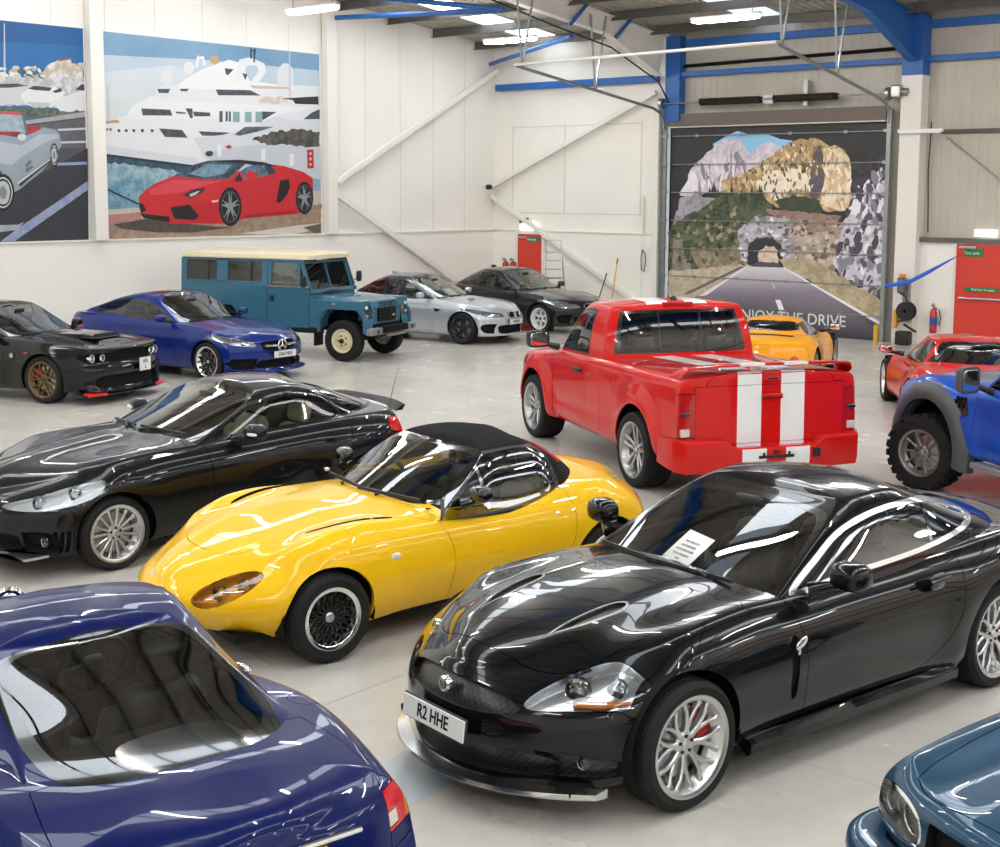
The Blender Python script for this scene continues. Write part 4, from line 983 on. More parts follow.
# ------------------------------------------------------------------ black hard-top roadster
def hardtop():
    pm = paint('black_metallic', (.006, .006, .0065), .2, .3)
    def df(D):
        D = near(D, 1.215, .33, .38, .012, .14); D = near(D, -1.215, .33, .38, .015, .16); x, y = D[..., 0], D[..., 1]
        D[..., 2] += sst((D[..., 2] - .66) / .1) * sst((x - .5) / .4) * sst((2.05 - x) / .4) * (.03 * np.exp(-(y / .16) ** 2) + .012 * np.exp(-((y - .62) / .14) ** 2)); return D
    low = dict(xf=2.09, xr=-2.02, fb=.42, fpw=2.0, rb=.26, rpw=2.6, deform=df,
        plan=[(1.65, .80), (1.45, .865), (1.215, .885), (.6, .875), (0, .875), (-.7, .885), (-1.215, .895), (-1.55, .87), (-1.76, .80)],
        zb=[(2.09, .15), (1.6, .15), (1, .17), (-1, .18), (-2.02, .24)],
        zs=[(2.09, .62), (1.9, .69), (1.6, .775), (1.215, .84), (.6, .875), (0, .905), (-.7, .935), (-1.215, .955), (-1.7, .955), (-2.02, .93)],
        zc=[(2.09, .64), (1.8, .75), (1.4, .835), (.9, .90), (.55, .94), (.3, .955), (-1.4, .965), (-2.02, .945)],
        sec=[(0, .08), (.1, .03), (.25, .01), (.45, .006), (.58, 0), (.75, .015), (.88, .05), (.96, .10), (1, .14)],
        fp=[(.15, .03), (.3, .0), (.48, 0), (.56, .05), (.66, .14), (.75, .25)], rp=[(.2, .1), (.35, .0), (.6, .02), (.8, .05), (.95, .1)])
    cab = dict(xf=.60, xr=-1.78, fb=.24, fpw=2.1, rb=.35, plan=[(.35, .72), (0, .75), (-.6, .755), (-1.1, .72), (-1.43, .60)], belt=[(.6, .92), (0, .905), (-.8, .925), (-1.7, .96)],
        roof=[(-.1, 1.24), (-.35, 1.285), (-.6, 1.30), (-.95, 1.28), (-1.2, 1.20)], wf=[(-.2, -.15), (0, 0), (.4, .34), (.75, .62), (1, .82)], wr=[(-.2, -.05), (0, 0), (.35, .26), (.7, .52), (1, .80)],
        tum=[(-.2, -.03), (0, 0), (.5, .08), (.8, .135), (.9, .175), (1, .23)], crown=.055, fs=.1, rs=.15)
    c = Car('hardtop_roadster', 'glossy black hard-top roadster beside the yellow car with thin multi-spoke silver wheels', (13.45, -20.08, R(264)), low, cab, pm, res=(5, 4), cres=(5, 5))
    wb = 2.43
    c.arch(1.215, .297, .327); c.arch(-1.215, .297, .327); c.open_cabin()
    c.p('low', 'bonnet', 'top', smooth([(1.97, -.01, 1), (1.93, .25), (1.80, .44), (1.5, .60), (1.1, .68), (.52, .745, 1), (.50, .5), (.56, -.01, 1)], 5), pm)
    c.p('low', 'headlight', 'front', smooth([(.40, .545), (.60, .625), (.74, .695), (.865, .735), (.88, .67), (.82, .56), (.62, .52)], 5), GL, src=(0, 1), nmin=.02, cond=lambda q: q.x > 1.3, sided=True, flange=.01, back=(mat('lamp_bright', (.86, .87, .88), .35, .4), .05, 'headlight_housing'))
    c.p('low', 'grille', 'front', smooth([(-.01, .60, 1), (.30, .60), (.37, .55), (.28, .47), (-.01, .46, 1)], 3), MATS['grille_mesh'], src=(0,), recess=.05)
    c.p('low', 'lower_grille', 'front', smooth([(-.01, .34, 1), (.5, .34), (.56, .27), (.5, .22), (-.01, .22, 1)], 3), MTB, src=(0,), recess=.06)
    c.p('low', 'fog_light_surround', 'front', smooth([(.58, .36, 1), (.75, .36), (.80, .28), (.74, .20), (.60, .21, 1)], 3), MTB, src=(0,), nmin=.1, recess=.05, sided=True)
    for k in range(3):
        x0 = 1.68 - .045 * k; c.p('low', 'bumper_gill', 'side', [(x0, .20), (x0 + .022, .20), (x0 + .018, .37), (x0 - .004, .37)], MTB, src=(0,), recess=.03, sided=True)
    c.p('low', 'front_bumper', 'side', [(2.5, .1), (2.5, .53), (1.9, .53), (1.62, .55), (1.56, .5), (1.56, .1)], pm, src=(0,), nmin=-1)
    c.p('low', 'door', 'side', smooth([(.40, .97, 1), (.35, .70), (.36, .21, 1), (-.75, .21, 1), (-.98, .42), (-1.06, .7), (-1.10, .98, 1)], 4), pm, src=(0,), nmin=.05, sided=True)
    c.p('low', 'boot_lid', 'top', smooth([(-1.42, -.01, 1), (-1.38, .62, 1), (-1.80, .66), (-1.93, .5), (-1.97, -.01, 1)], 3), pm, src=(0,))
    c.p('low', 'tail_light', 'rear', smooth([(.56, .86), (.74, .89), (.84, .87), (.84, .78), (.70, .70), (.56, .74)], 4), REDL, src=(0,), nmin=.25, sided=True)
    ws = smooth([(-.01, .90, 1), (.45, .89), (.68, .90), (.675, .97), (.60, 1.11), (.54, 1.19), (.40, 1.225), (-.01, 1.245, 1)], 4)
    c.p('cab', 'windscreen', 'front', ws, GW, src=(0,), cond=lambda q: q.x > -.5, nmin=.12, **pane(lift=0))
    w1 = smooth([(.26, .925, 1), (-.05, 1.07), (-.30, 1.155), (-.62, 1.20), (-.95, 1.19, 1), (-1.04, .955, 1), (-.4, .93)], 4)
    c.p('cab', 'side_window', 'side', w1, GW, src=(0,), nmin=.1, sided=True, **pane())
    c.p('cab', 'quarter_window', 'side', smooth([(-.99, 1.185, 1), (-1.20, 1.125), (-1.42, 1.02), (-1.44, .985), (-1.08, .96, 1)], 4), GW, src=(0,), nmin=.1, sided=True, **pane())
    c.p('cab', 'rear_window', 'rear', smooth([(-.01, .97, 1), (.48, .98), (.50, 1.02), (.40, 1.19), (-.01, 1.21, 1)], 4), GT, src=(0,), cond=lambda q: q.x < -.8, nmin=.1, **pane(lift=0))
    lx = [(c.fx(y, z), y, z) for y, z in ((.60, .575), (.76, .645))]; fx = c.fx(.70, .30)
    c.finish(); r = c.root
    for sd in (1, -1):
        for x_, y_, z_ in lx: lamp(r, (x_ - .035, sd * y_, z_ - .005), (1, sd * .5, .25), .045, name='headlight_bulb')
        lamp(r, (fx - .03, sd * .69, .285), (1, sd * .3, 0), .038, name='fog_light')
        m = door_mirror(r, (.0, sd * .965, .965), sd, pm, (.085, .105, .068), (.12, sd * .80, .90), arm=pm); MB().sell((.065, sd * 1.0, .955), (.03, .06, .014), (.6, .8), 14, 6).build('indicator', WHT, m)
        door_handle(r, (-.92, sd * .905, .805), sd, pm, .2, .034, .0)
        MB().loft([[(1.93, sd * .30, .19), (1.95, sd * .80, .19), (1.95, sd * .80, .21), (1.93, sd * .30, .21)], [(2.07, sd * .30, .19), (1.75, sd * .80, .19), (1.75, sd * .80, .21), (2.07, sd * .30, .21)]]).build('chin_blade', SIL, r)
    for z in (.505, .55): MB().tube([(c_ - .42 * (abs(y) / .8) ** 2, y, z) for y, c_ in ((-.33, 2.06), (-.15, 2.075), (0, 2.08), (.15, 2.075), (.33, 2.06))], .009, 8).build('grille_bar', CHR, r)
    s = MB(); rg = []
    for k in range(15):
        y = -.63 + .09 * k; x = -1.93 + .10 * (abs(y) / .7) ** 2.5; z = .965 - .03 * (abs(y) / .7) ** 4; rg.append([(x + .10, y, z - .035), (x + .03, y, z + .005), (x - .015, y, z + .02), (x - .025, y, z + .008), (x + .01, y, z - .035)])
    s.loft(rg).build('boot_spoiler', pm, r, 40)
    MB().tube([(-1.75, .55, .96), (-1.79, .565, 1.13), (-1.84, .58, 1.30)], [.004, .003, .002], 6).build('aerial', BLK, r)
    wiper(r, (.60, -.1, .945), (.44, -.60, .935), (.56, -.02, .965)); wiper(r, (.60, .1, .945), (.40, .55, .935), (.55, .05, .965))
    tub(r, .5, -1.2, .70, .25, .88); dashboard(r, .42, .66, .90, MTB)
    for y in (-.35, .35): seat(r, -.52, y, CREAM, .26, .48, .52)
    steering(r, .02, -.35, .80, .175); MB().sell((-.12, 0, 1.165), (.02, .11, .03), (.6, .7), 14, 8).build('rear_view_mirror', BLK, r)
    liners(r, wb, .327, .297, .85, 2.05, -2.0, .18)
    wheels(r, dict(R=.293, rr=.218, w=.215, style='thin', n=15, rh=.068, dish=.012, conc=.012, mat=SIL, capmat=SIL, calmat=STEEL), wb, 1.53, 1.55)
    r.scale = (1.085,) * 3
BLUE_POSE = (17.86, -24.43, 2.97)
# ------------------------------------------------------------------ red pickup with white stripes
def red_pickup():
    pm = paint('red', 'c8140f', 0, .35); st = paint('stripe_white', (.80, .80, .79), 0, .4)
    def df(D):
        x, y, z = D[..., 0], D[..., 1], D[..., 2]
        D[..., 1] += sst((y - .6) / .2) * (.05 * sst((.72 - np.hypot(x - 1.53, z - .42)) / .22) * (x > .3) + .04 * sst((.72 - np.hypot(x + 1.53, z - .42)) / .22) * (x < -.3))
        D[..., 2] += sst((z - .9) / .1) * sst((x - 1.1) / .2) * .045 * np.exp(-(y / .48) ** 8)
        D[..., 1] -= sst((y - .6) / .2) * .014 * np.exp(-((z - .60) / .07) ** 2) * sst((1.0 - x) / .1) * sst((x + 1.05) / .1); return D
    low = dict(xf=2.46, xr=-2.50, fb=.22, fpw=2.6, rb=.045, rpw=8, bl=.4, deform=df, rs=.02,
        plan=[(2.24, .86), (2.0, .90), (1.53, .925), (1.0, .925), (0, .93), (-1.0, .93), (-1.53, .945), (-2.2, .935), (-2.46, .925)],
        zb=[(2.46, .32), (1.5, .32), (1, .33), (-1, .33), (-2.0, .40), (-2.5, .50)],
        zs=[(2.46, .96), (2.2, 1.03), (1.6, 1.10), (1.1, 1.15), (.9, 1.18), (0, 1.22), (-.5, 1.235), (-2.5, 1.27)],
        zc=[(2.46, .98), (2.2, 1.07), (1.5, 1.15), (1.05, 1.20), (.6, 1.22), (-.5, 1.25), (-2.5, 1.33)],
        sec=[(0, .06), (.08, .02), (.3, .0), (.5, .004), (.75, .01), (.92, .02), (.98, .04), (1, .065)], fr=[.97, .9, .75, .55, .35, .16, 0], pw=5,
        fp=[(.3, .1), (.45, 0), (.9, .02), (1, .08)], rp=[(.3, .02), (.5, 0), (1.2, .01)])
    cab = dict(xf=1.16, xr=-.50, fb=.2, fpw=2.3, rb=.05, rpw=4, plan=[(.96, .82), (.3, .865), (-.45, .86)], belt=[(1.1, 1.16), (-.5, 1.21)],
        roof=[(.6, 1.81), (.35, 1.86), (0, 1.88), (-.3, 1.87), (-.5, 1.84)], wf=[(-.2, -.1), (0, 0), (.4, .27), (.75, .49), (1, .70)], wr=[(-.2, 0), (0, 0), (.5, .05), (1, .13)],
        tum=[(-.2, 0), (0, 0), (.4, .025), (.8, .075), (1, .135)], crown=.05, fs=.12, rs=.1)
    c = Car('pickup_truck', 'red single cab pickup with two white stripes and a covered load bed', (14.82, -14.12, R(149.3)), low, cab, pm, res=(5, 4), cres=(5, 5))
    wb = 3.06
    c.arch(1.53, .42, .47); c.arch(-1.53, .42, .47); c.open_cabin()
    c.p('low', 'bonnet', 'top', smooth([(2.36, -.01, 1), (2.33, .4), (2.22, .66), (1.8, .74), (1.02, .78, 1), (1.05, -.01, 1)], 4), [pm, st])
    c.p('low', 'bed_cover', 'top', [(-.54, -.01), (-.54, .80), (-2.49, .80), (-2.52, -.01)], [pm, st], src=(0,), nmin=.5)
    bc = c.reg['low'][-1][0]
    c.p('low', 'tailgate', 'rear', [(-.01, .60), (.76, .60), (.765, 1.17), (.76, 1.19), (-.01, 1.19)], [pm, st], src=(0,))
    tg = c.reg['low'][-1][0]
    c.p('low', 'tail_light', 'rear', [(.79, .68), (1.1, .68), (1.1, 1.12), (.79, 1.12)], mat('tail_red', (.45, .006, .008), .1, coat=1), src=(0,), nmin=.1, sided=True, cond=lambda q: q.x < -2.38)
    c.p('low', 'tail_light', 'side', [(-2.6, .68), (-2.41, .68), (-2.41, 1.12), (-2.6, 1.12)], MATS['tail_red'], src=(0,), nmin=.1, sided=True)
    c.p('low', 'door', 'side', smooth([(.98, 1.3, 1), (.95, .9), (.90, .5), (.88, .36, 1), (-.06, .36, 1), (-.10, .9), (-.10, 1.3, 1)], 3), pm, src=(0,), nmin=.05, sided=True)
    c.p('low', 'front_wing', 'side', [(3, .2), (3, 1.4), (1.0, 1.4), (.96, .9), (.905, .5), (.89, .2)], pm, src=(0,), nmin=.05, sided=True, cond=lambda q: q.z > .4)
    c.p('low', 'bed_side', 'side', [(-.49, .2), (-.49, 1.4), (-2.8, 1.4), (-2.8, .2)], pm, src=(0,), nmin=.05, sided=True, gap=.005)
    bs = c.reg['low'][-1][0]
    c.p('low', 'fuel_flap', 'side', circ(-.86, .97, .085, n=20), pm, src=(bs,), sided=True)
    for y0, y1 in ((.10, .345),):
        c.slot('low', 'top', [(3, y0), (3, y1), (-3, y1), (-3, y0)], 1, src=(0, 1, bc), nmin=.2)
        c.slot('low', 'rear', [(y0, .55), (y1, .55), (y1, 1.3), (y0, 1.3)], 1, src=(0, tg, bc), nmin=.2)
        c.slot('cab', 'top', [(3, y0), (3, y1), (-3, y1), (-3, y0)], 1, src=(0,), nmin=.75)
    ws = smooth([(-.01, 1.21, 1), (.6, 1.21), (.78, 1.22), (.76, 1.35), (.70, 1.60), (.64, 1.75), (.5, 1.785), (-.01, 1.80, 1)], 4)
    c.p('cab', 'windscreen', 'front', ws, GT, src=(0,), nmin=.12, **pane(lift=0))
    c.p('cab', 'rear_window', 'rear', smooth([(-.01, 1.285, 1), (.66, 1.285), (.745, 1.31), (.72, 1.50), (.66, 1.73), (.60, 1.765), (-.01, 1.775, 1)], 4), GLB, src=(0,), nmin=.12, gap=0, flange=.01)
    rw = c.reg['cab'][-1][0]
    for a, b in ((-.01, .225), (.245, .69)):
        c.p('cab', 'rear_window_pane', 'rear', smooth([(a, 1.305, 1), (b, 1.305, 1), (b - (.06 if b > .5 else 0), 1.735, 1), (a, 1.745, 1)], 3), GT, src=(rw,), nmin=.1, sided=b > .5, **pane(lift=0))
    sw = smooth([(.98, 1.22, 1), (.72, 1.48), (.52, 1.655), (.36, 1.735), (.10, 1.77), (-.06, 1.75, 1), (-.03, 1.5), (-.04, 1.24, 1)], 4)
    c.p('cab', 'window_frame', 'side', sw, BLK, src=(0,), nmin=.1, sided=True, gap=0, flange=.01)
    wp = c.reg['cab'][-1][0]
    c.p('cab', 'side_window', 'side', inset(sw, .025), GT, src=(wp,), nmin=.1, sided=True, **pane(lift=0))
    zc = lambda x: c.zt(x, 0); zr = c.zt(-.25, 0, 'cab'); h3 = c.hit((-6, 0, 1.83), (1, 0, 0), 'cab')[0]; bx = c.rx(.4, .9)
    c.finish(mats=[pm, st], cabmats=[pm, st]); r = c.root
    # rear bumper with lowered middle step
    mb = MB(); rg = []
    for y, x0, zt, zb in ((-.955, -2.28, .66, .36), (-.945, -2.46, .665, .34), (-.88, -2.58, .665, .33), (-.60, -2.615, .66, .33), (-.50, -2.62, .66, .33), (-.42, -2.62, .575, .33), (-.15, -2.625, .575, .33), (.15, -2.625, .575, .33), (.42, -2.62, .575, .33), (.50, -2.62, .66, .33), (.60, -2.615, .66, .33), (.88, -2.58, .665, .33), (.945, -2.46, .665, .34), (.955, -2.28, .66, .36)):
        rg.append([(x0 + .18, y, zt - .01), (x0 + .02, y, zt), (x0, y, zt - .03), (x0 + .004, y, zb + .08), (x0 + .03, y, zb), (x0 + .2, y, zb + .02)])
    bp = mb.loft(rg).build('rear_bumper', pm, r, 30)
    for y0, y1 in ((-.345, -.10), (.10, .345)):
        MB().loft([[(-2.627, y, .56), (-2.629, y, .545), (-2.626, y, .41), (-2.60, y, .335), (-2.59, y, .335), (-2.6, y, .56)] for y in (y0, y1)]).build('bumper_stripe', st, bp)
    MB().box((-2.632, .0, .52), (.012, .05, .03)).build('plate_lamp', BLK, bp)
    MB().box((-2.63, .0, .475), (.02, .36, .03)).box((-2.63, -.13, .49), (.02, .02, .06)).box((-2.63, .13, .49), (.02, .02, .06)).build('tow_step', BLK, bp, bev=.003)
    MB().box((-2.628, -.42, .49), (.02, .07, .09)).build('tow_socket', BLK, bp, bev=.006)
    # wing across the tail of the cover
    w = MB(); rg = []
    for y, dz, x in ((-.88, -.10, -2.30), (-.87, -.02, -2.42), (-.82, .04, -2.47), (-.6, .06, -2.50), (0, .068, -2.52), (.6, .06, -2.50), (.82, .04, -2.47), (.87, -.02, -2.42), (.88, -.10, -2.30)):
        z = 1.335 + dz; rg.append([(x + .27, y, z - .045), (x + .15, y, z + .0), (x + .03, y, z + .014), (x - .025, y, z + .008), (x - .02, y, z - .012), (x + .14, y, z - .04)])
    wo = w.loft(rg).build('tail_wing', pm, r, 40)
    for y0, y1 in ((-.345, -.10), (.10, .345)):
        MB().loft([[(-2.24, y, 1.358), (-2.36, y, 1.403), (-2.49, y, 1.42), (-2.548, y, 1.414), (-2.548, y, 1.39), (-2.3, y, 1.36)] for y in (y0, y1)]).build('wing_stripe', st, wo, 40)
    MB().box((-2.50, 0, 1.25), (.02, .17, .04)).build('latch_badge', RED, r, bev=.008); MB().box((-2.512, .0, 1.252), (.01, .10, .018)).build('latch', BLK, r, bev=.004)
    h = MB().box((-2.512, 0, 1.07), (.02, .22, .055)).build('tailgate_handle', pm, r, bev=.012); MB().box((-2.524, 0, 1.055), (.006, .19, .012)).build('handle_gap', MTB, h)
    t3 = MB().box((h3.x - .002, 0, 1.828), (.05, .34, .06)).build('third_brake_light', MATS['tail_red'], r, bev=.01)
    for y in (-.07, .07): y < 0 and MB().lathe([(.001, .05), (.03, .035), (.04, 0), (.04, -.03)], 'z', 14, c=(-.25, 0, zr)).build('roof_aerial', BLK, r)
    for sd in (1, -1):
        for z0, z1, m in ((.69, .77, mat('lamp_white', (.6, .55, .48), .15, coat=1)),): MB().box((-2.47, sd * .855, (z0 + z1) / 2), (.04, .09, z1 - z0)).build('reversing_lamp', m, r, bev=.01)
        MB().box((-2.475, sd * .855, .92), (.03, .09, .04)).build('lamp_divider', GLB, r, bev=.01)
        door_mirror(r, (.92, sd * 1.10, 1.33), sd, BLK, (.09, .125, .105), (.90, sd * .86, 1.22), e=(.45, .5))
        door_handle(r, (.06, sd * .945, 1.06), sd, BLK, .2, .05)
        lamp(r, (2.33, sd * .72, .78), (1, sd * .15, 0), .10, name='headlight')
        MB().tube([(-1.9, sd * .6, .30), (-2.3, sd * .6, .30)], .035, 10).build('exhaust', CHR, r)
    MB().box((2.42, 0, .76), (.08, 1.1, .34)).build('grille', BLK, r, bev=.02)
    tub(r, 1.0, -.42, .80, .55, 1.10); dashboard(r, .95, .76, 1.14, MTB)
    for y in (-.42, .42): seat(r, .0, y, LEATH, .62, .56, .62)
    steering(r, .50, .42, 1.08)
    liners(r, wb, .47, .42, .90, 2.4, -2.5, .38)
    wheels(r, dict(R=.40, rr=.288, w=.30, style='double', n=5, rh=.085, dish=.02, conc=.02, gapw=.04, w0=.019, mat=mat('satin_silver', (.46, .46, .46), .33, 1), capmat=SIL, calmat=RED), wb, 1.64, 1.68)
    r.scale = (1.04, 1.15, 1.03)
# ------------------------------------------------------------------ dark blue coupe seen over its tail
def blue_coupe():
    pm = paint('dark_blue', (.0012, .0065, .075), 0, .3, .65)
    def df(D):
        D = near(D, 1.295, .34, .40, .01, .14); D = near(D, -1.295, .34, .40, .022, .18); x, y = D[..., 0], D[..., 1]; return D
    low = dict(xf=2.16, xr=-2.40, fb=.5, fpw=2.1, rb=.24, rpw=2.6, deform=df,
        plan=[(1.66, .77), (1.45, .85), (1.295, .88), (.6, .865), (0, .86), (-.6, .875), (-1.1, .91), (-1.4, .92), (-1.8, .89), (-2.15, .83)],
        zb=[(2.16, .2), (1, .18), (-1, .18), (-2.4, .27)],
        zs=[(2.16, .55), (1.8, .68), (1.295, .79), (.6, .82), (0, .83), (-.6, .85), (-1.0, .885), (-1.35, .90), (-1.8, .87), (-2.2, .805), (-2.4, .765)],
        zc=[(2.16, .56), (1.8, .70), (1.2, .81), (.7, .87), (.4, .89), (-1.4, .93), (-1.8, .93), (-2.15, .89), (-2.4, .825)],
        sec=[(0, .10), (.12, .05), (.3, .02), (.5, 0), (.68, .012), (.83, .05), (.94, .11), (1, .165)],
        fp=[(.2, .1), (.35, 0), (.5, .05), (.65, .2)], rp=[(.25, .06), (.38, -.03), (.47, -.03), (.54, .03), (.62, .035), (.72, .05), (.80, .09)])
    cab = dict(xf=.78, xr=-1.86, fb=.28, fpw=2.1, rb=.30, rpw=2.4, plan=[(.5, .68), (.2, .725), (-.5, .735), (-1.1, .695), (-1.55, .60)], belt=[(.8, .85), (0, .83), (-.8, .85), (-1.8, .915)],
        roof=[(.1, 1.21), (-.15, 1.26), (-.4, 1.272), (-.7, 1.25), (-1.0, 1.185)], wf=[(-.2, -.15), (0, 0), (.4, .36), (.75, .66), (1, .88)], wr=[(-.2, -.08), (0, 0), (.3, .34), (.6, .65), (.85, .90), (1, 1.05)],
        tum=[(-.2, -.03), (0, 0), (.5, .09), (.8, .125), (.9, .15), (1, .185)], crown=.055, fs=.12, rs=.14)
    c = Car('blue_sports_coupe', 'dark blue coupe in the bottom left corner seen from behind over its rear window', BLUE_POSE, low, cab, pm, res=(5, 4), cres=(5, 5))
    wb = 2.591
    c.arch(1.295, .33, .37); c.arch(-1.295, .33, .37); c.open_cabin()
    c.p('low', 'boot_lid', 'top', smooth([(-1.66, -.01, 1), (-1.64, .3), (-1.60, .60, 1), (-1.95, .655), (-2.30, .62), (-2.385, .4), (-2.42, -.01, 1)], 4), pm, nmin=.15)
    c.p('low', 'tail_light', 'rear', [(.46, .595), (.95, .60), (.95, .735), (.80, .75), (.46, .735)], REDL, src=(0,), nmin=.02, sided=True)
    tl = c.reg['low'][-1][0]
    c.p('low', 'rear_indicator', 'rear', [(.775, .59), (.95, .59), (.95, .76), (.785, .76)], AMB, src=(tl,), nmin=-.2, sided=True)
    c.p('low', 'reversing_light', 'rear', [(.60, .615), (.71, .615), (.71, .67), (.60, .67)], mat('lamp_white', (.6, .55, .48), .15, coat=1), src=(tl,), sided=True)
    c.p('low', 'number_plate_recess', 'rear', smooth([(-.01, .73, 1), (.36, .725), (.40, .70), (.39, .60), (-.01, .585, 1)], 3), CHR, src=(0,), recess=.03)
    c.p('low', 'rear_bumper', 'side', [(-1.66, .1), (-1.66, .50), (-2.1, .535), (-2.8, .535), (-2.8, .1)], pm, src=(0,), nmin=-1)
    c.p('low', 'bonnet', 'top', smooth([(2.0, -.01, 1), (1.9, .35), (1.6, .55), (.62, .70, 1), (.66, -.01, 1)], 4), pm, src=(0,))
    c.p('low', 'door', 'side', smooth([(.62, .86, 1), (.60, .22, 1), (-.55, .22, 1), (-.72, .5), (-.76, .9, 1)], 3), pm, src=(0,), nmin=.05, sided=True)
    c.p('low', 'fuel_flap', 'top', circ(-1.42, .735, .075, n=22), pm, src=(0,), sided=True)
    ws = smooth([(-.01, .85, 1), (.45, .84), (.665, .85), (.60, 1.03), (.53, 1.14), (.40, 1.17), (-.01, 1.19, 1)], 4)
    c.p('cab', 'windscreen', 'front', ws, GW, src=(0,), cond=lambda q: q.x > -.5, nmin=.1, **pane(lift=0))
    dl = smooth([(.45, .87, 1), (.05, 1.06), (-.3, 1.145), (-.62, 1.145), (-.85, 1.09), (-.96, .98), (-.92, .89), (-.5, .875)], 4)
    c.p('cab', 'window_trim', 'side', dl, BLK, src=(0,), nmin=.1, sided=True, gap=0, flange=.01); tp = c.reg['cab'][-1][0]
    c.p('cab', 'side_window', 'side', inset(dl, .022), GW, src=(tp,), sided=True, **pane(lift=0))
    rw = smooth([(-.78, -.01, 1), (-.785, .30), (-.82, .44), (-.95, .50), (-1.15, .525), (-1.40, .53), (-1.60, .50), (-1.75, .40), (-1.815, .22), (-1.83, -.01, 1)], 5)
    c.p('cab', 'rear_window_trim', 'top', rw, GLB, src=(0,), gap=0, flange=.01, nmin=.1, cond=lambda q: q.x < -.6); tp = c.reg['cab'][-1][0]
    c.p('cab', 'rear_window_border', 'top', smooth([(-.79, -.01, 1), (-.795, .30), (-.83, .432), (-.955, .49), (-1.15, .515), (-1.40, .52), (-1.595, .49), (-1.74, .39), (-1.805, .21), (-1.818, -.01, 1)], 5), GLB, src=(tp,), gap=0, flange=0, nmin=.1); tp2 = c.reg['cab'][-1][0]
    c.p('cab', 'rear_window', 'top', smooth([(-.80, -.01, 1), (-.81, .30), (-.86, .40), (-.98, .445), (-1.15, .465), (-1.40, .47), (-1.56, .44), (-1.66, .36), (-1.67, .28), (-1.57, .22), (-1.55, -.01, 1)], 5), glass('glass_rear', (.62, .68, .68)), src=(tp2,), nmin=.1, **pane(lift=0))
    zb = c.zt(-1.62, 0, 'cab'); px = c.rx(.2, .66)
    c.finish(); r = c.root
    plate(r, (px - .012, 0, .655), (-1, 0, .1), '', m=PLY, w=.52, h=.11)
    bl = MB(); bl.box((-1.60, 0, .915), (.08, .36, .012), Matrix.Rotation(R(-22), 3, 'Y')).build('high_brake_light', REDL, r)
    ch = MB().tube([(px - .03, -.40, .745), (px - .035, 0, .755), (px - .03, .40, .745)], .012, 8).build('boot_trim', CHR, r)
    bs = MB(); bs.tube([(-2.44 + .33 * (abs(y) / .8) ** 2.3, y, .505) for y in [(-.8 + .1 * k) for k in range(17)]], .014, 8).build('bumper_trim', CHR, r)
    for sd in (1, -1):
        door_mirror(r, (.42, sd * .88, .92), sd, pm, (.06, .075, .045), (.45, sd * .75, .86), arm=pm); door_handle(r, (-.55, sd * .885, .76), sd, CHR, .15, .03)
        lamp(r, (1.93, sd * .60, .58), (1, sd * .4, .2), .09, name='headlight')
    tub(r, .6, -1.45, .68, .22, .83, mat('cabin_trim', (.02, .021, .024), .7)); dashboard(r, .55, .62, .84, MTB)
    sm = mat('dark_leather', (.03, .03, .032), .5, bump=(160, .1))
    for y in (-.35, .35): seat(r, -.45, y, sm, .24, .50, .56)
    for y in (-.30, .30): seat(r, -.98, y, sm, .30, .46, .36, 'rear_seat', R(28), False)
    steering(r, .02, -.35, .74); MB().box((-1.42, 0, .86), (.42, 1.0, .03)).build('parcel_shelf', mat('shelf_carpet', (.02, .02, .022), .9), r, bev=.01)
    MB().sell((.02, 0, 1.12), (.02, .11, .03), (.6, .7), 14, 8).build('rear_view_mirror', BLK, r)
    MB().tube([(-.42, .5, 1.08), (-.40, .56, .9), (-.36, .58, .5)], .016, 6).build('seat_belt', CREAM, r)
    liners(r, wb, .37, .33, .86, 2.1, -2.35, .2)
    wheels(r, dict(R=.325, rr=.235, w=.245, style='five', n=5, rh=.08, dish=.01, mat=SIL), wb, 1.53, 1.55)
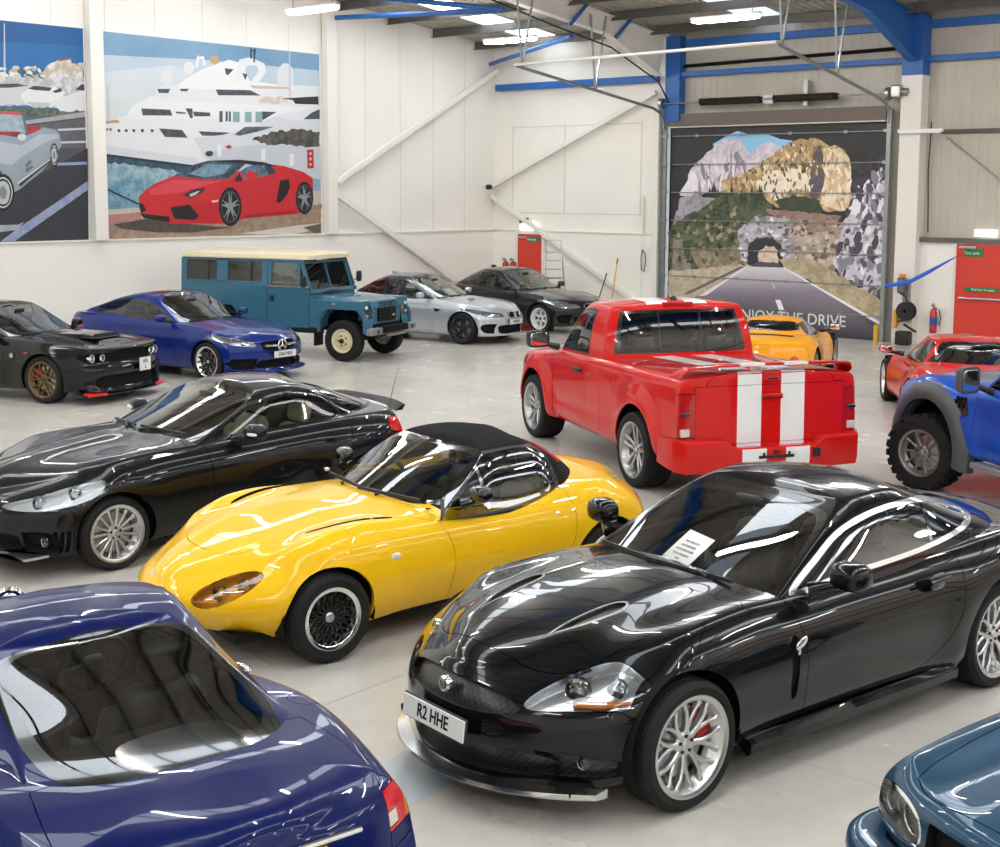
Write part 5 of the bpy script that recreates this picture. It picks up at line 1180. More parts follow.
# ------------------------------------------------------------------ coupes along the wall
def coupe(name, label, pose, pm, s):
    """two door saloon coupe from a table of profiles"""
    wb, hw = s['wb'], s['hw']; f, b = wb / 2, -wb / 2; xf, xr = s['xf'], s['xr']
    def df(D):
        D = near(D, f, .34, .40, s.get('flf', .012), .15); D = near(D, b, .34, .40, s.get('flr', .018), .17); x, y, z = D[..., 0], D[..., 1], D[..., 2]
        D[..., 2] += sst((z - .72) / .1) * sst((x - .7) / .3) * sst((xf - .15 - x) / .3) * s.get('pd', .02) * np.exp(-(y / s.get('pdw', .42)) ** 6)
        D[..., 1] -= sst((y - .6) / .2) * .010 * np.exp(-((z - s.get('crz', .78)) / .035) ** 2) * sst((f - .45 - x) / .2) * sst((x - b - .4) / .2); return D
    low = dict(xf=xf, xr=xr, fb=s.get('fb', .34), fpw=s.get('fpw', 2.4), rb=.2, rpw=2.8, deform=df, plan=[(xf - s.get('fb', .34), hw * .93), (f, hw), (f - .5, hw - .02), (0, hw - .03), (b + .5, hw - .015), (b, hw), (xr + .35, hw - .04), (xr + .2, hw - .1)],
        zb=[(xf, .18), (f, .17), (b, .18), (xr, .26)], zs=s['zs'], zc=s['zc'], sec=s.get('sec', [(0, .08), (.1, .03), (.28, .012), (.5, .0), (.68, .006), (.82, .03), (.93, .07), (1, .12)]), fp=s['fp'], rp=[(.2, .06), (.4, 0), (.7, .03), (.95, .08)], bl=.6)
    c_ = s['cab']; cab = dict(xf=c_['xf'], xr=c_['xr'], fb=.26, fpw=2.1, rb=.22, plan=[(c_['xf'] - .26, hw * .80), (0, hw * .855), (-.7, hw * .85), (-1.2, hw * .80), (c_['xr'] + .2, hw * .70)], belt=c_['belt'], roof=c_['roof'], wf=[(-.2, -.15), (0, 0), (.4, c_['wf'] * .42), (.75, c_['wf'] * .76), (1, c_['wf'])],
        wr=[(-.2, -.05), (0, 0), (.4, c_['wr'] * .40), (.75, c_['wr'] * .73), (1, c_['wr'])], tum=[(-.2, -.03), (0, 0), (.5, .07), (.8, .118), (.9, .15), (1, c_.get('tum', .2))], crown=.05, fs=.1, rs=.1)
    c = Car(name, label, pose, low, cab, pm, res=(4, 3), cres=(4, 4), group=None); c.arch(f, s['R'], s['R'] + .035); c.arch(b, s['R'], s['R'] + .035); c.open_cabin()
    xb = c_['xf']; c.p('low', 'bonnet', 'top', smooth([(xf - s.get('bf', .2), -.01, 1), (xf - s.get('bf', .2) - .04, hw * .35), (xf - s.get('bf', .2) - .18, hw * .62), (f - .05, hw * .74), (xb - .14, hw * .80, 1), (xb + .02, hw * .4), (xb + .05, -.01, 1)], 4), pm)
    for nm, poly, m, kw in s['front']: c.p('low', nm, kw.pop('view', 'front'), poly, m, src=kw.pop('src', (0, 1)), nmin=kw.pop('nmin', .04), cond=kw.pop('cond', lambda q: q.x > .6), **kw)
    dx = s['door']; c.p('low', 'door', 'side', smooth([(dx[0], 1.1, 1), (dx[0] - .04, .6), (dx[0] - .02, .21, 1), (dx[1] + .22, .21, 1), (dx[1] + .04, .5), (dx[1], .8), (dx[1] - .02, 1.1, 1)], 4), pm, src=(0,), nmin=.05, sided=True)
    c.p('low', 'tail_light', 'rear', [(.45, .72), (hw, .74), (hw, .90), (.5, .90)], REDL, src=(0,), nmin=.1, sided=True)
    zt, zb = c_['top'], c_['bot']; wsy = hw * .86
    c.p('cab', 'windscreen', 'front', smooth([(-.01, zb - .02, 1), (hw * .5, zb - .03), (hw * .74, zb - .02), (hw * .725, zb + .06), (hw * .645, zb + .24), (hw * .585, zt - .03), (hw * .45, zt - .005), (-.01, zt + .012, 1)], 4), s.get('glass', GW), src=(0,), nmin=.12, cond=lambda q: q.x > -.6, **pane(lift=0))
    dl = smooth(c_['dlo'], 4); c.p('cab', 'window_trim', 'side', dl, s.get('trim', GLB), src=(0,), nmin=.06, sided=True, gap=0, flange=.01); tp = c.reg['cab'][-1][0]
    c.p('cab', 'side_window', 'side', inset(dl, .02), s.get('glass', GW), src=(tp,), nmin=.05, sided=True, **pane(lift=0)); sp = c.reg['cab'][-1][0]
    px = c_['pil']; c.p('cab', 'window_pillar', 'side', [(px, .85), (px - .06, .85), (px - .03, 1.5), (px + .03, 1.5)], GLB, src=(sp,), nmin=.05, sided=True, gap=0, flange=.01)
    c.p('cab', 'rear_window', 'rear', smooth([(-.01, zb + .05, 1), (hw * .55, zb + .05), (hw * .58, zb + .1), (hw * .47, zt - .03), (-.01, zt, 1)], 3), GT, src=(0,), nmin=.1, cond=lambda q: q.x < -.6, **pane(lift=0))
    if s.get('rpanel'): c.p('cab', 'roof_panel', 'top', [(.02, -.01), (.0, .44), (-1.05, .44), (-1.12, -.01)], s['rpanel'], src=(0,), nmin=.6)
    pts = {k: c.fx(*k) for k in s.get('pts', [])}; s2 = {k: c.sy(*k) for k in s.get('spts', [])}
    c.finish(cabmats=s.get('roofmat', pm)); r = c.root
    for sd in (1, -1):
        mz = c_['bot'] + .06; door_mirror(r, (c_['xf'] - .48, sd * (hw + .055), mz), sd, s.get('mirm', pm), (.08, .10, .065), (c_['xf'] - .38, sd * hw * .85, mz - .05), arm=BLK)
        door_handle(r, (dx[1] + .20, sd * (hw - .02), s.get('hz', .83)), sd, pm, .2, .03)
    xb = c_['xf']; zb = c_['bot']; wiper(r, (xb, -.1, zb + .01), (xb - .16, -.62, zb), (xb - .03, -.02, zb + .035)); wiper(r, (xb, .1, zb + .01), (xb - .20, .55, zb + .005), (xb - .03, .05, zb + .035))
    tub(r, xb - .15, c_['xr'] + .3, hw * .80, .25, zb - .05); dashboard(r, xb - .2, hw * .74, zb - .03, BLK)
    for y in (-.36, .36): seat(r, -.15, y, LEATH, .27, .5, .60)
    for y in (-.34, .34): seat(r, -.95, y, LEATH, .34, .5, .45, 'rear_seat', R(24))
    steering(r, xb - .55, -.36, zb - .12); MB().sell((xb - .75, 0, zt - .07), (.02, .11, .03), (.6, .7), 14, 8).build('rear_view_mirror', BLK, r)
    liners(r, wb, s['R'] + .035, s['R'], hw - .03, xf - .05, xr + .05, .19)
    wheels(r, s['wheel'], wb, s['tf'], s['tr']); return r, pts, s2
HL = lambda: (MATS['lamp_silver'], .05, 'headlight_housing')
def wall_row():
    # --- black muscle car
    pm = paint('black_muscle', (.004, .004, .0045), 0, .25); cx = 'front'
    r, P, S = coupe('muscle_car', 'black muscle coupe with bronze wheels and red splitter guards at the left edge', (3.98, -16.55, R(16.7)), pm, dict(wb=2.946, hw=.95, xf=2.42, xr=-2.55, R=.36, fb=.16, fpw=3, bf=.14, pd=.035, pdw=.33, crz=.72, flf=.02, flr=.03,
        zs=[(2.42, .82), (2.2, .86), (1.47, .92), (.8, .945), (0, .955), (-.8, .99), (-1.47, 1.03), (-2.0, 1.04), (-2.55, 1.0)], zc=[(2.42, .84), (2.1, .89), (1.4, .945), (.9, .98), (-1.6, 1.05), (-2.55, 1.03)],
        fp=[(.18, -.03), (.25, .02), (.4, .06), (.5, .0), (.56, .05), (.62, .10), (.74, .10), (.80, .02), (.86, .0)], door=(.74, -.72), hz=.84, tf=1.62, tr=1.64,
        cab=dict(xf=.95, xr=-1.75, belt=[(.9, .93), (0, .935), (-1, .97), (-1.8, 1.03)], roof=[(.2, 1.36), (-.1, 1.42), (-.45, 1.435), (-.9, 1.40), (-1.2, 1.32)], wf=.90, wr=.72, top=1.36, bot=.97, dlo=[(.55, .97, 1), (.20, 1.18), (-.1, 1.31), (-.45, 1.345), (-.85, 1.325), (-1.15, 1.22), (-1.28, 1.09), (-1.1, 1.035, 1), (-.3, .985)], pil=-.66),
        front=[('grille', smooth([(-.01, .765, 1), (.62, .765), (.84, .755), (.85, .66), (.62, .635), (-.01, .635, 1)], 3), MTB, dict(recess=.03)), ('lower_grille', smooth([(-.01, .42, 1), (.6, .42), (.70, .33), (.62, .25), (-.01, .25, 1)], 3), MTB, dict(recess=.06))], pts=[(.74, .70), (.57, .70)],
        wheel=dict(R=.36, rr=.266, w=.275, style='y', n=7, split=.3, open=.62, w0=.02, w1=.011, mat=mat('bronze_alloy', (.16, .105, .05), .35, .9), capmat=BLK, calmat=RED, dish=.01, cal=.5)))
    for sd in (1, -1):
        for y, rr in ((.74, .058), (.57, .054)): lamp(r, (P[(y, .70)] + .028, sd * y, .70), (1, 0, 0), rr, name='headlight')
        MB().loft([[(2.40 - .16 * (abs(y) / .9) ** 3 + dx_, sd * y, z) for dx_, z in ((-.05, .14), (.045, .14), (.05, .17), (-.05, .19))] for y in (.58, .70, .80, .88)]).build('splitter_guard', mat('guard_red', (.7, .02, .015), .4), r)
    MB().loft([[(2.40 - .16 * (abs(y) / .9) ** 3 + dx_, y, z) for dx_, z in ((-.2, .135), (.035, .135), (.04, .155), (-.2, .185))] for y in [(-.92 + .115 * k) for k in range(17)]]).build('front_splitter', BLK, r)
    sc = MB(); sc.loft([[(x, y, .945 + h * k) for y, k in ((-.34, 0), (-.30, 1), (.30, 1), (.34, 0))] for x, h in ((2.0, .01), (1.85, .05), (1.5, .055), (1.1, .05), (.95, .045))]).build('bonnet_scoop', pm, r, 30)
    MB().box((1.93, 0, .97), (.10, .5, .03), Matrix.Rotation(R(25), 3, 'Y')).build('scoop_mouth', MTB, r)
    plate(r, (2.45, .25, .53), (1, 0, 0), '', w=.26, h=.2, size=.085, two=('H3L', 'L'))
    for sd in (1, -1): MB().lathe([(.001, .003), (.035, .002), (.038, 0)], 'y', 16, c=(.88, sd * .935, .70)).build('wing_badge', STEEL, r)
    # --- deep blue coupe
    pm = paint('deep_blue', (.003, .02, .17), .1, .3)
    r, P, S = coupe('blue_wall_coupe', 'deep blue coupe with a chrome star in its grille beside the cream roofed off-roader', (4.07, -13.16, R(5.9)), pm, dict(wb=2.84, hw=.935, xf=2.27, xr=-2.45, R=.335, bf=.16,
        zs=[(2.27, .72), (2.0, .79), (1.42, .875), (.8, .92), (0, .95), (-.8, .985), (-1.42, 1.01), (-2.0, 1.0), (-2.45, .97)], zc=[(2.27, .735), (1.9, .83), (1.3, .91), (.9, .96), (-1.6, 1.02), (-2.45, 1.0)],
        fp=[(.18, -.02), (.25, .03), (.36, .05), (.42, .0), (.55, .01), (.65, .03), (.74, .13)], door=(.66, -.76), hz=.86, tf=1.60, tr=1.60,
        cab=dict(xf=.86, xr=-2.2, belt=[(.9, .92), (0, .93), (-1, .97), (-1.9, 1.01)], roof=[(.2, 1.34), (-.1, 1.40), (-.5, 1.42), (-1.0, 1.38), (-1.3, 1.31)], wf=.92, wr=1.15, top=1.335, bot=.955, dlo=[(.47, .955, 1), (.10, 1.14), (-.2, 1.25), (-.6, 1.295), (-1.0, 1.27), (-1.45, 1.15), (-1.72, 1.055), (-1.5, 1.02), (-.5, .97)], pil=-.80),
        rpanel=GLB, front=[('grille', smooth([(-.01, .68, 1), (.32, .675), (.40, .64), (.33, .535), (-.01, .525, 1)], 3), MTB, dict(recess=.04)), ('lower_grille', smooth([(-.01, .36, 1), (.40, .36), (.46, .24), (-.01, .24, 1)], 2), MTB, dict(recess=.05)),
            ('side_intake', [(.46, .40), (.84, .41), (.88, .33), (.80, .23), (.50, .23)], MTB, dict(recess=.05, sided=True)), ('headlight', smooth([(.46, .60, 1), (.52, .70), (.70, .745), (.90, .80), (.915, .745), (.84, .66), (.66, .61)], 4), GL, dict(sided=True, flange=.01, back=HL()))], pts=[(.62, .67), (.76, .71), (.46, .5)],
        wheel=dict(R=.335, rr=.252, w=.25, style='y', n=8, split=.3, open=.5, w0=.016, w1=.010, mat=GLB, lipmat=1, mat2=mat('polished_lip', (.78, .78, .76), .12, 1), capmat=SIL, calmat=RED, dish=.008, cal=2.6)))
    for sd in (1, -1):
        for y, z in ((.62, .67), (.76, .71)): lamp(r, (P[(y, z)] - .03, sd * y, z - .005), (1, sd * .5, .2), .042, name='headlight_bulb')
    x0 = 2.29; MB().tube([(x0 - .03, -.37, .615), (x0, -.12, .605)], [.012, .02], 8).build('grille_bar', CHR, r); MB().tube([(x0 - .03, .37, .615), (x0, .12, .605)], [.012, .02], 8).build('grille_bar', CHR, r)
    st = MB().lathe([(.082, .012), (.095, .016), (.105, .008), (.10, -.01), (.082, -.01)], 'x', 28, c=(x0, 0, .605), closed=True)
    for k in range(3):
        a = math.pi / 2 + 2 * math.pi * k / 3; st.tube([(x0 + .006, 0, .605), (x0 + .006, .085 * math.cos(a), .605 + .085 * math.sin(a))], [.022, .006], 6)
    st.build('grille_star', CHR, r); plate(r, (2.315, .05, .455), (1, 0, 0), 'DG67 HDX', size=.08)
    MB().loft([[(2.29 - .34 * (abs(y) / .9) ** 2.6 + d, y, z) for d, z in ((-.15, .165), (.03, .165), (.03, .185), (-.15, .2))] for y in [(-.9 + .1 * k) for k in range(19)]]).build('front_splitter', pm, r)
    # --- silver coupe
    pm = paint('silver', 'c3c9ce', .6, .3)
    def bmw(name, label, pose, pm, **k):
        d = dict(wb=2.761, hw=.90, xf=2.17, xr=-2.42, R=.335, bf=.10, pd=.03, pdw=.36,
            zs=[(2.17, .68), (1.9, .77), (1.38, .85), (.8, .895), (0, .93), (-.8, .965), (-1.38, .985), (-2.0, .985), (-2.42, .96)], zc=[(2.17, .70), (1.85, .80), (1.3, .885), (.9, .935), (-1.6, 1.0), (-2.42, .99)],
            fp=[(.18, 0), (.25, .04), (.36, .06), (.42, .01), (.55, .0), (.64, .02), (.71, .10)], door=(.66, -.70), hz=.84, tf=1.56, tr=1.56,
            cab=dict(xf=.85, xr=-1.80, belt=[(.9, .91), (0, .92), (-1, .96), (-1.8, 1.0)], roof=[(.2, 1.34), (-.1, 1.40), (-.5, 1.42), (-1.0, 1.38), (-1.2, 1.31)], wf=.90, wr=.80, top=1.345, bot=.945, dlo=[(.46, .945, 1), (.10, 1.13), (-.15, 1.26), (-.55, 1.325), (-.95, 1.305), (-1.3, 1.19), (-1.50, 1.05), (-1.35, .995), (-.5, .96)], pil=-.74))
        d.update(k); return coupe(name, label, pose, pm, d)
    def fronts(hl, gl): return [('kidney_grille', smooth([(.02, .675, 1), (.20, .67), (.245, .63), (.19, .555), (.03, .55, 1)], 3), MTB, dict(recess=.03, sided=True)), ('headlight', hl, GL, dict(sided=True, flange=.01, back=HL())),
            ('lower_grille', smooth([(-.01, .40, 1), (.42, .40), (.46, .33), (.40, .23), (-.01, .23, 1)], 3), MTB, dict(recess=.06)), ('side_intake', smooth([(.52, .44, 1), (.76, .44), (.82, .38), (.74, .26), (.56, .24, 1)], 3), MTB, dict(recess=.05, sided=True))]
    r, P, S = bmw('silver_coupe', 'silver coupe with black wheels and a dark roof parked beside the blue off-roader', (3.47, -6.19, R(9.3)), pm, roofmat=mat('carbon_roof', (.02, .02, .022), .25, coat=1), front=fronts(smooth([(.36, .585, 1), (.40, .655), (.62, .69), (.85, .755), (.865, .70), (.78, .60), (.55, .575)], 4), 0), pts=[(.50, .63), (.68, .65)], spts=[(.72, .70)],
        wheel=dict(R=.335, rr=.25, w=.25, style='double', n=5, gapw=.028, w0=.014, mat=mat('satin_black_alloy', (.012, .012, .012), .4), capmat=BLK, calmat=STEEL, dish=.01))
    def eyes(r, P, kp):
        for sd in (1, -1):
            for y, z in P: lamp(r, (P[(y, z)] - .035, sd * y, z - .005), (1, sd * .4, .1), .045, name='headlight_bulb')
            MB().tube([(kp, sd * .018, .555), (kp - .02, sd * .018, .675), (kp - .045, sd * .16, .685), (kp - .05, sd * .235, .64), (kp - .02, sd * .19, .552), (kp, sd * .018, .555)], .009, 6).build('grille_surround', CHR, r)
    eyes(r, P, 2.18)
    for sd in (1, -1): MB().prism([(0, 0), (.20, .03), (.16, -.05)], 0, .006, lambda u, v, h: (.86 - u, sd * (S[(.72, .70)] + .004 + h), .71 + v)).build('wing_vent', GLB, r)
    plate(r, (2.195, 0, .47), (1, 0, 0), 'YG60 JAE', size=.08)
    w = MB().add([(.60, -.18, .965), (.66, .10, .965), (.42, .14, 1.09), (.36, -.14, 1.09)], [(0, 1, 2, 3)]).build('notice_card', WHT, r)
    for sd in (1, -1): MB().box((1.25, sd * .30, .925), (.16, .05, .012)).build('bonnet_vent', GLB, r)
    MB().sell((-.95, 0, 1.415), (.09, .03, .04), (.8, .7), 12, 8).build('roof_aerial', pm, r)
    # --- dark grey coupe
    pm = paint('dark_grey', '2b2d30', .6, .3)
    r, P, S = bmw('grey_coupe', 'dark grey coupe with white deep-dish wheels in the corner by the red fire door', (3.45, -2.97, R(-3.3)), pm, wb=2.693, hw=.925, xf=2.16, xr=-2.30, front=fronts(smooth([(.34, .60, 1), (.38, .675), (.60, .72), (.86, .80), (.885, .74), (.78, .62), (.55, .59)], 4), 0), pts=[(.50, .645), (.68, .675)],
        wheel=dict(R=.335, rr=.235, w=.26, style='five', n=6, rh=.06, w0=.026, w1=.02, w2=.022, dish=.045, conc=-.005, mat=mat('white_alloy', (.75, .74, .70), .35), capmat=BLK, calmat=mat('caliper_blue', (.02, .05, .4), .4)))
    eyes(r, P, 2.17); plate(r, (2.185, 0, .47), (1, 0, 0), 'N600 MEX', size=.08)
    MB().sell((-.95, 0, 1.405), (.09, .03, .04), (.8, .7), 12, 8).build('roof_aerial', pm, r); MB().sell((.52, -.42, .985), (.06, .05, .025)).build('dash_ornament', mat('orange_plastic', (.8, .25, .03), .5), r)
def off_roader():
    pm = paint('petrol_blue', '3a6a80', .0, .45); rf = mat('cream_roof', 'dccfae', .5, coat=.3); r = thing('off_roader', 'petrol blue boxy off-roader with a cream roof and cream steel wheels', 'car', (3.70, -10.09, 0), R(15.5))
    f, b = 1.397, -1.397; W = .85
    def arch_poly(x0, x1, z0, z1, cx, ra, zt, zx=None):
        a = [(cx + ra, z0), (cx + ra * .93, zt - .20), (cx + ra * .62, zt - .015), (cx + ra * .45, zt), (cx - ra * .45, zt), (cx - ra * .62, zt - .015), (cx - ra * .93, zt - .20), (cx - ra, z0)]
        return [(x0, z0), (x0, z1), (x1, z1)] + ([(x1, zx)] if zx else []) + [(x1, z0)] + a
    for sd in (1, -1):
        MB().prism(arch_poly(-2.32, -.30, .60, 1.40, b, .47, .98), 0, .06, lambda u, v, h: (u, sd * (W - .03 + h * .5), v)).build('body_side', pm, r, bev=.012)
        MB().prism([(-.285, .60), (-.285, 1.40), (.66, 1.40), (.66, .60)], 0, .06, lambda u, v, h: (u, sd * (W - .03 + h * .5), v)).build('door', pm, r, bev=.012)
        MB().box((.19, sd * (W + .006), 1.385), (.95, .02, .03)).build('door_trim', STEEL, r)
        MB().prism(arch_poly(.675, 1.86, .62, 1.16, f, .50, 1.0), 0, .30, lambda u, v, h: (u, sd * (W + .01 - h), v)).build('front_wing', pm, r, bev=.035)
        ar = MB(); n = 18; rg = []
        for k in range(n + 1):
            a = math.pi * (-.06 + 1.12 * k / n); x = f + .53 * max(-1, min(1, 1.15 * math.cos(a))); z = .64 + .40 * max(-.4, min(1, 1.25 * math.sin(a)))
            x2 = f + .475 * max(-1, min(1, 1.15 * math.cos(a))); z2 = .64 + .35 * max(-.4, min(1, 1.25 * math.sin(a)))
            rg.append([(x, sd * (W - .02), z), (x, sd * (W + .035), z), (x2, sd * (W + .035), z2), (x2, sd * (W - .02), z2)])
        ar.loft(rg).build('wheel_arch_eyebrow', pm, r, 40)
        # upper side with two fixed panes, door frame
        fr = MB(); Wt = .80
        def up(u, v, h): t = (v - 1.40) / .52; return (u, sd * ((W - .015) * (1 - t) + Wt * t - h), v)
        def bar(m, u0, u1, v0, v1): m.prism([(u0, v0), (u1, v0), (u1, v1), (u0, v1)], 0, .035, up)
        for u0, u1, v0, v1 in ((-2.31, -2.20, 1.40, 1.90), (-1.48, -1.22, 1.40, 1.90), (-.42, -.285, 1.40, 1.90), (-2.2, -.4, 1.40, 1.455), (-2.2, -.4, 1.845, 1.90)): bar(fr, u0, u1, v0, v1)
        fr.build('upper_body_side', pm, r, bev=.006)
        d = MB()
        for u0, u1, v0, v1 in ((-.28, -.20, 1.40, 1.88), (-.2, .5, 1.83, 1.88), (.40, .46, 1.40, 1.85)): bar(d, u0, u1, v0, v1)
        d.prism([(.66, 1.40), (.50, 1.88), (.44, 1.88), (.58, 1.40)], 0, .035, up); d.build('door_frame', pm, r, bev=.005)
        for u0, u1 in ((-2.2, -1.48), (-1.22, -.42)):
            g = MB(); g.prism([(u0, 1.455), (u1, 1.455), (u1, 1.845), (u0, 1.845)], .012, .018, up); g.build('side_window', GT, r)
            sl = MB(); bar(sl, (u0 + u1) / 2 + .15, (u0 + u1) / 2 + .17, 1.455, 1.845); sl.build('window_slider', BLK, r)
        g = MB(); g.prism([(-.2, 1.41), (.40, 1.41), (.40, 1.83), (-.2, 1.83)], .012, .018, up); g.build('door_window', GW, r)
        MB().box((-.16, sd * (W + .015), 1.16), (.07, .025, .10)).build('door_latch', BLK, r, bev=.006)
        for z in (.75, 1.28): MB().box((.665, sd * (W + .012), z), (.05, .02, .07)).build('door_hinge', pm, r, bev=.005)
        mr = MB().sell((.66, sd * (W + .17), 1.50), (.03, .08, .11), (.5, .5), 16, 10).build('door_mirror', BLK, r, 50); MB().tube([(.66, sd * W, 1.44), (.66, sd * (W + .12), 1.47)], .012, 6).build('mirror_arm', BLK, mr)
        # front lights
        lamp(r, (1.865, sd * .565, .965), (1, 0, 0), .088, name='headlight')
        for y, z, m, nm in ((.75, .87, AMB, 'indicator'), (.745, 1.03, mat('side_lamp', (.7, .68, .6), .2, coat=1), 'side_light')): MB().lathe([(.001, .035), (.025, .03), (.036, .012), (.038, -.01)], 'x', 18, c=(1.865, sd * y, z)).build(nm, m, r)
        MB().box((1.22, sd * (W + .018), 1.09), (.07, .012, .025)).build('side_repeater', AMB, r, bev=.004)
        MB().box((f - .62, sd * .70, .44), (.02, .30, .34)).build('mud_flap', BLK, r); MB().box((b - .62, sd * .70, .44), (.02, .30, .34)).build('mud_flap', BLK, r)
        MB().box((.1, sd * .80, .56), (1.7, .05, .10)).build('sill', BLK, r)
    # bonnet, front panel, grille
    MB().loft([[(x, y, z + dz * (1 - (abs(y) / .62) ** 6)) for y in (-.62, -.58, -.40, -.2, 0, .2, .40, .58, .62)] + [(x, .62, z - .05), (x, -.62, z - .05)] for x, z, dz in ((.62, 1.17, .05), (1.2, 1.16, .05), (1.75, 1.13, .045), (1.87, 1.10, .035), (1.895, 1.05, .02))]).build('bonnet', pm, r, 30)
    MB().box((1.83, 0, .89), (.06, 1.64, .42)).build('front_panel', pm, r, bev=.02)
    g = MB(); g.box((1.875, .0, .92), (.03, .66, .36)); g.build('grille', MTB, r)
    for k in range(8): MB().box((1.895, 0, .77 + .045 * k), (.02, .66, .014)).build('grille_bar', BLK, r)
    for y in (-.11, .11): MB().box((1.898, y, .92), (.015, .012, .36)).build('grille_bar', BLK, r)
    MB().sell((1.905, .22, .84), (.006, .045, .022), (.9, .9), 14, 6).build('grille_badge', mat('badge_cream', 'c9c4a0', .4), r)
    MB().box((1.98, 0, .58), (.14, 1.72, .13)).build('front_bumper', mat('bumper_grey', '8d9190', .45, .5), r, bev=.015)
    for y in (-.62, .70): MB().lathe([(.001, .012), (.03, .012), (.04, 0)], 'x', 16, c=(2.05, y, .58)).build('bumper_lamp', BLK, r)
    MB().prism([(1.75, .38), (2.03, .46), (2.03, .50), (1.75, .43)], -.34, .42, lambda u, v, h: (u, h + .1, v)).build('skid_plate', STEEL, r, bev=.004)
    for k in range(4): MB().box((1.90, -.05 + .14 * k, .443), (.09, .05, .012), Matrix.Rotation(R(-16), 3, 'Y')).build('skid_slot', BLK, r)
    plate(r, (2.058, .12, .60), (1, 0, 0), 'D400 MME', size=.08)
    MB().box((.62, 0, 1.19), (.10, 1.60, .10)).build('bulkhead', pm, r, bev=.02); MB().box((.655, .4, 1.235), (.02, .42, .06)).build('bulkhead_vent', pm, r, bev=.005)
    # windscreen frame: nearly upright, two panes
    rk = Matrix.Rotation(R(-18), 3, 'Y'); o = Vector((.565, 0, 1.55)); wf = MB()
    for c, d in (((0, 0, .30), (.05, 1.52, .05)), ((0, 0, -.28), (.05, 1.58, .08)), ((0, .745, 0), (.05, .05, .62)), ((0, -.745, 0), (.05, .05, .62)), ((0, 0, 0), (.035, .03, .60))): wf.box(o + rk @ Vector(c), d, rk)
    wf.build('windscreen_frame', pm, r, bev=.006)
    for y in (-.37, .37): MB().box(o + rk @ Vector((0, y, .01)), (.006, .70, .54), rk).build('windscreen', GW, r)
    for y in (-.45, .30): MB().bar(o + rk @ Vector((.035, y, -.24)), o + rk @ Vector((.04, y + .22, -.02)), .012, .015).build('wiper', BLK, r)
    # roof: cream pressing with gutter
    rr = MB(); rg = []
    for x, k in ((-2.36, .90), (-2.33, .97), (-2.1, 1), (.1, 1), (.45, .99), (.56, .95), (.60, .90)):
        zt = 2.035 if -2.2 < x < .3 else (2.015 if x < .5 and x > -2.34 else 1.97); rg.append([(x, -.83 * k, 1.895), (x, -.835 * k, 1.92), (x, -.80 * k, 1.985), (x, -.70 * k, zt - .01), (x, -.35, zt + .005), (x, 0, zt + .01), (x, .35, zt + .005), (x, .70 * k, zt - .01), (x, .80 * k, 1.985), (x, .835 * k, 1.92), (x, .83 * k, 1.895)])
    rr.loft(rg).build('roof', rf, r, 30, bev=.0)
    MB().prism([(-.81, .60), (.81, .60), (.81, 1.42), (.78, 1.88), (-.78, 1.88), (-.81, 1.42)], 0, .05, lambda u, v, h: (-2.36 + h, u, v)).build('rear_door', pm, r, bev=.01)
    MB().box((-2.40, 0, .55), (.10, 1.5, .10)).build('rear_crossmember', BLK, r)
    tub(r, .55, -2.25, .78, .62, 1.36); dashboard(r, .58, .70, 1.30, BLK, .4)
    for y in (-.42, .42): seat(r, -.02, y, LEATH, .78, .5, .55)
    steering(r, .14, -.40, 1.28, .21); MB().box((-.3, 0, 1.05), (.05, 1.5, .6)).build('bulkhead_rear', BLK, r)
    u = MB(); u.box((0, 0, .60), (4.2, .9, .12)); u.tube([(f, -.75, .39), (f, .75, .39)], .06, 10); u.tube([(b, -.75, .39), (b, .75, .39)], .06, 10); u.build('chassis', MTB, r)
    wheels(r, dict(R=.395, rr=.215, w=.22, style='steel', n=5, rh=.07, dish=.015, conc=.0, mat=mat('cream_steel_wheel', 'd9cda8', .4), mat2=BLK, calmat=BLK, sh=.03), 2.794, 1.52, 1.52)
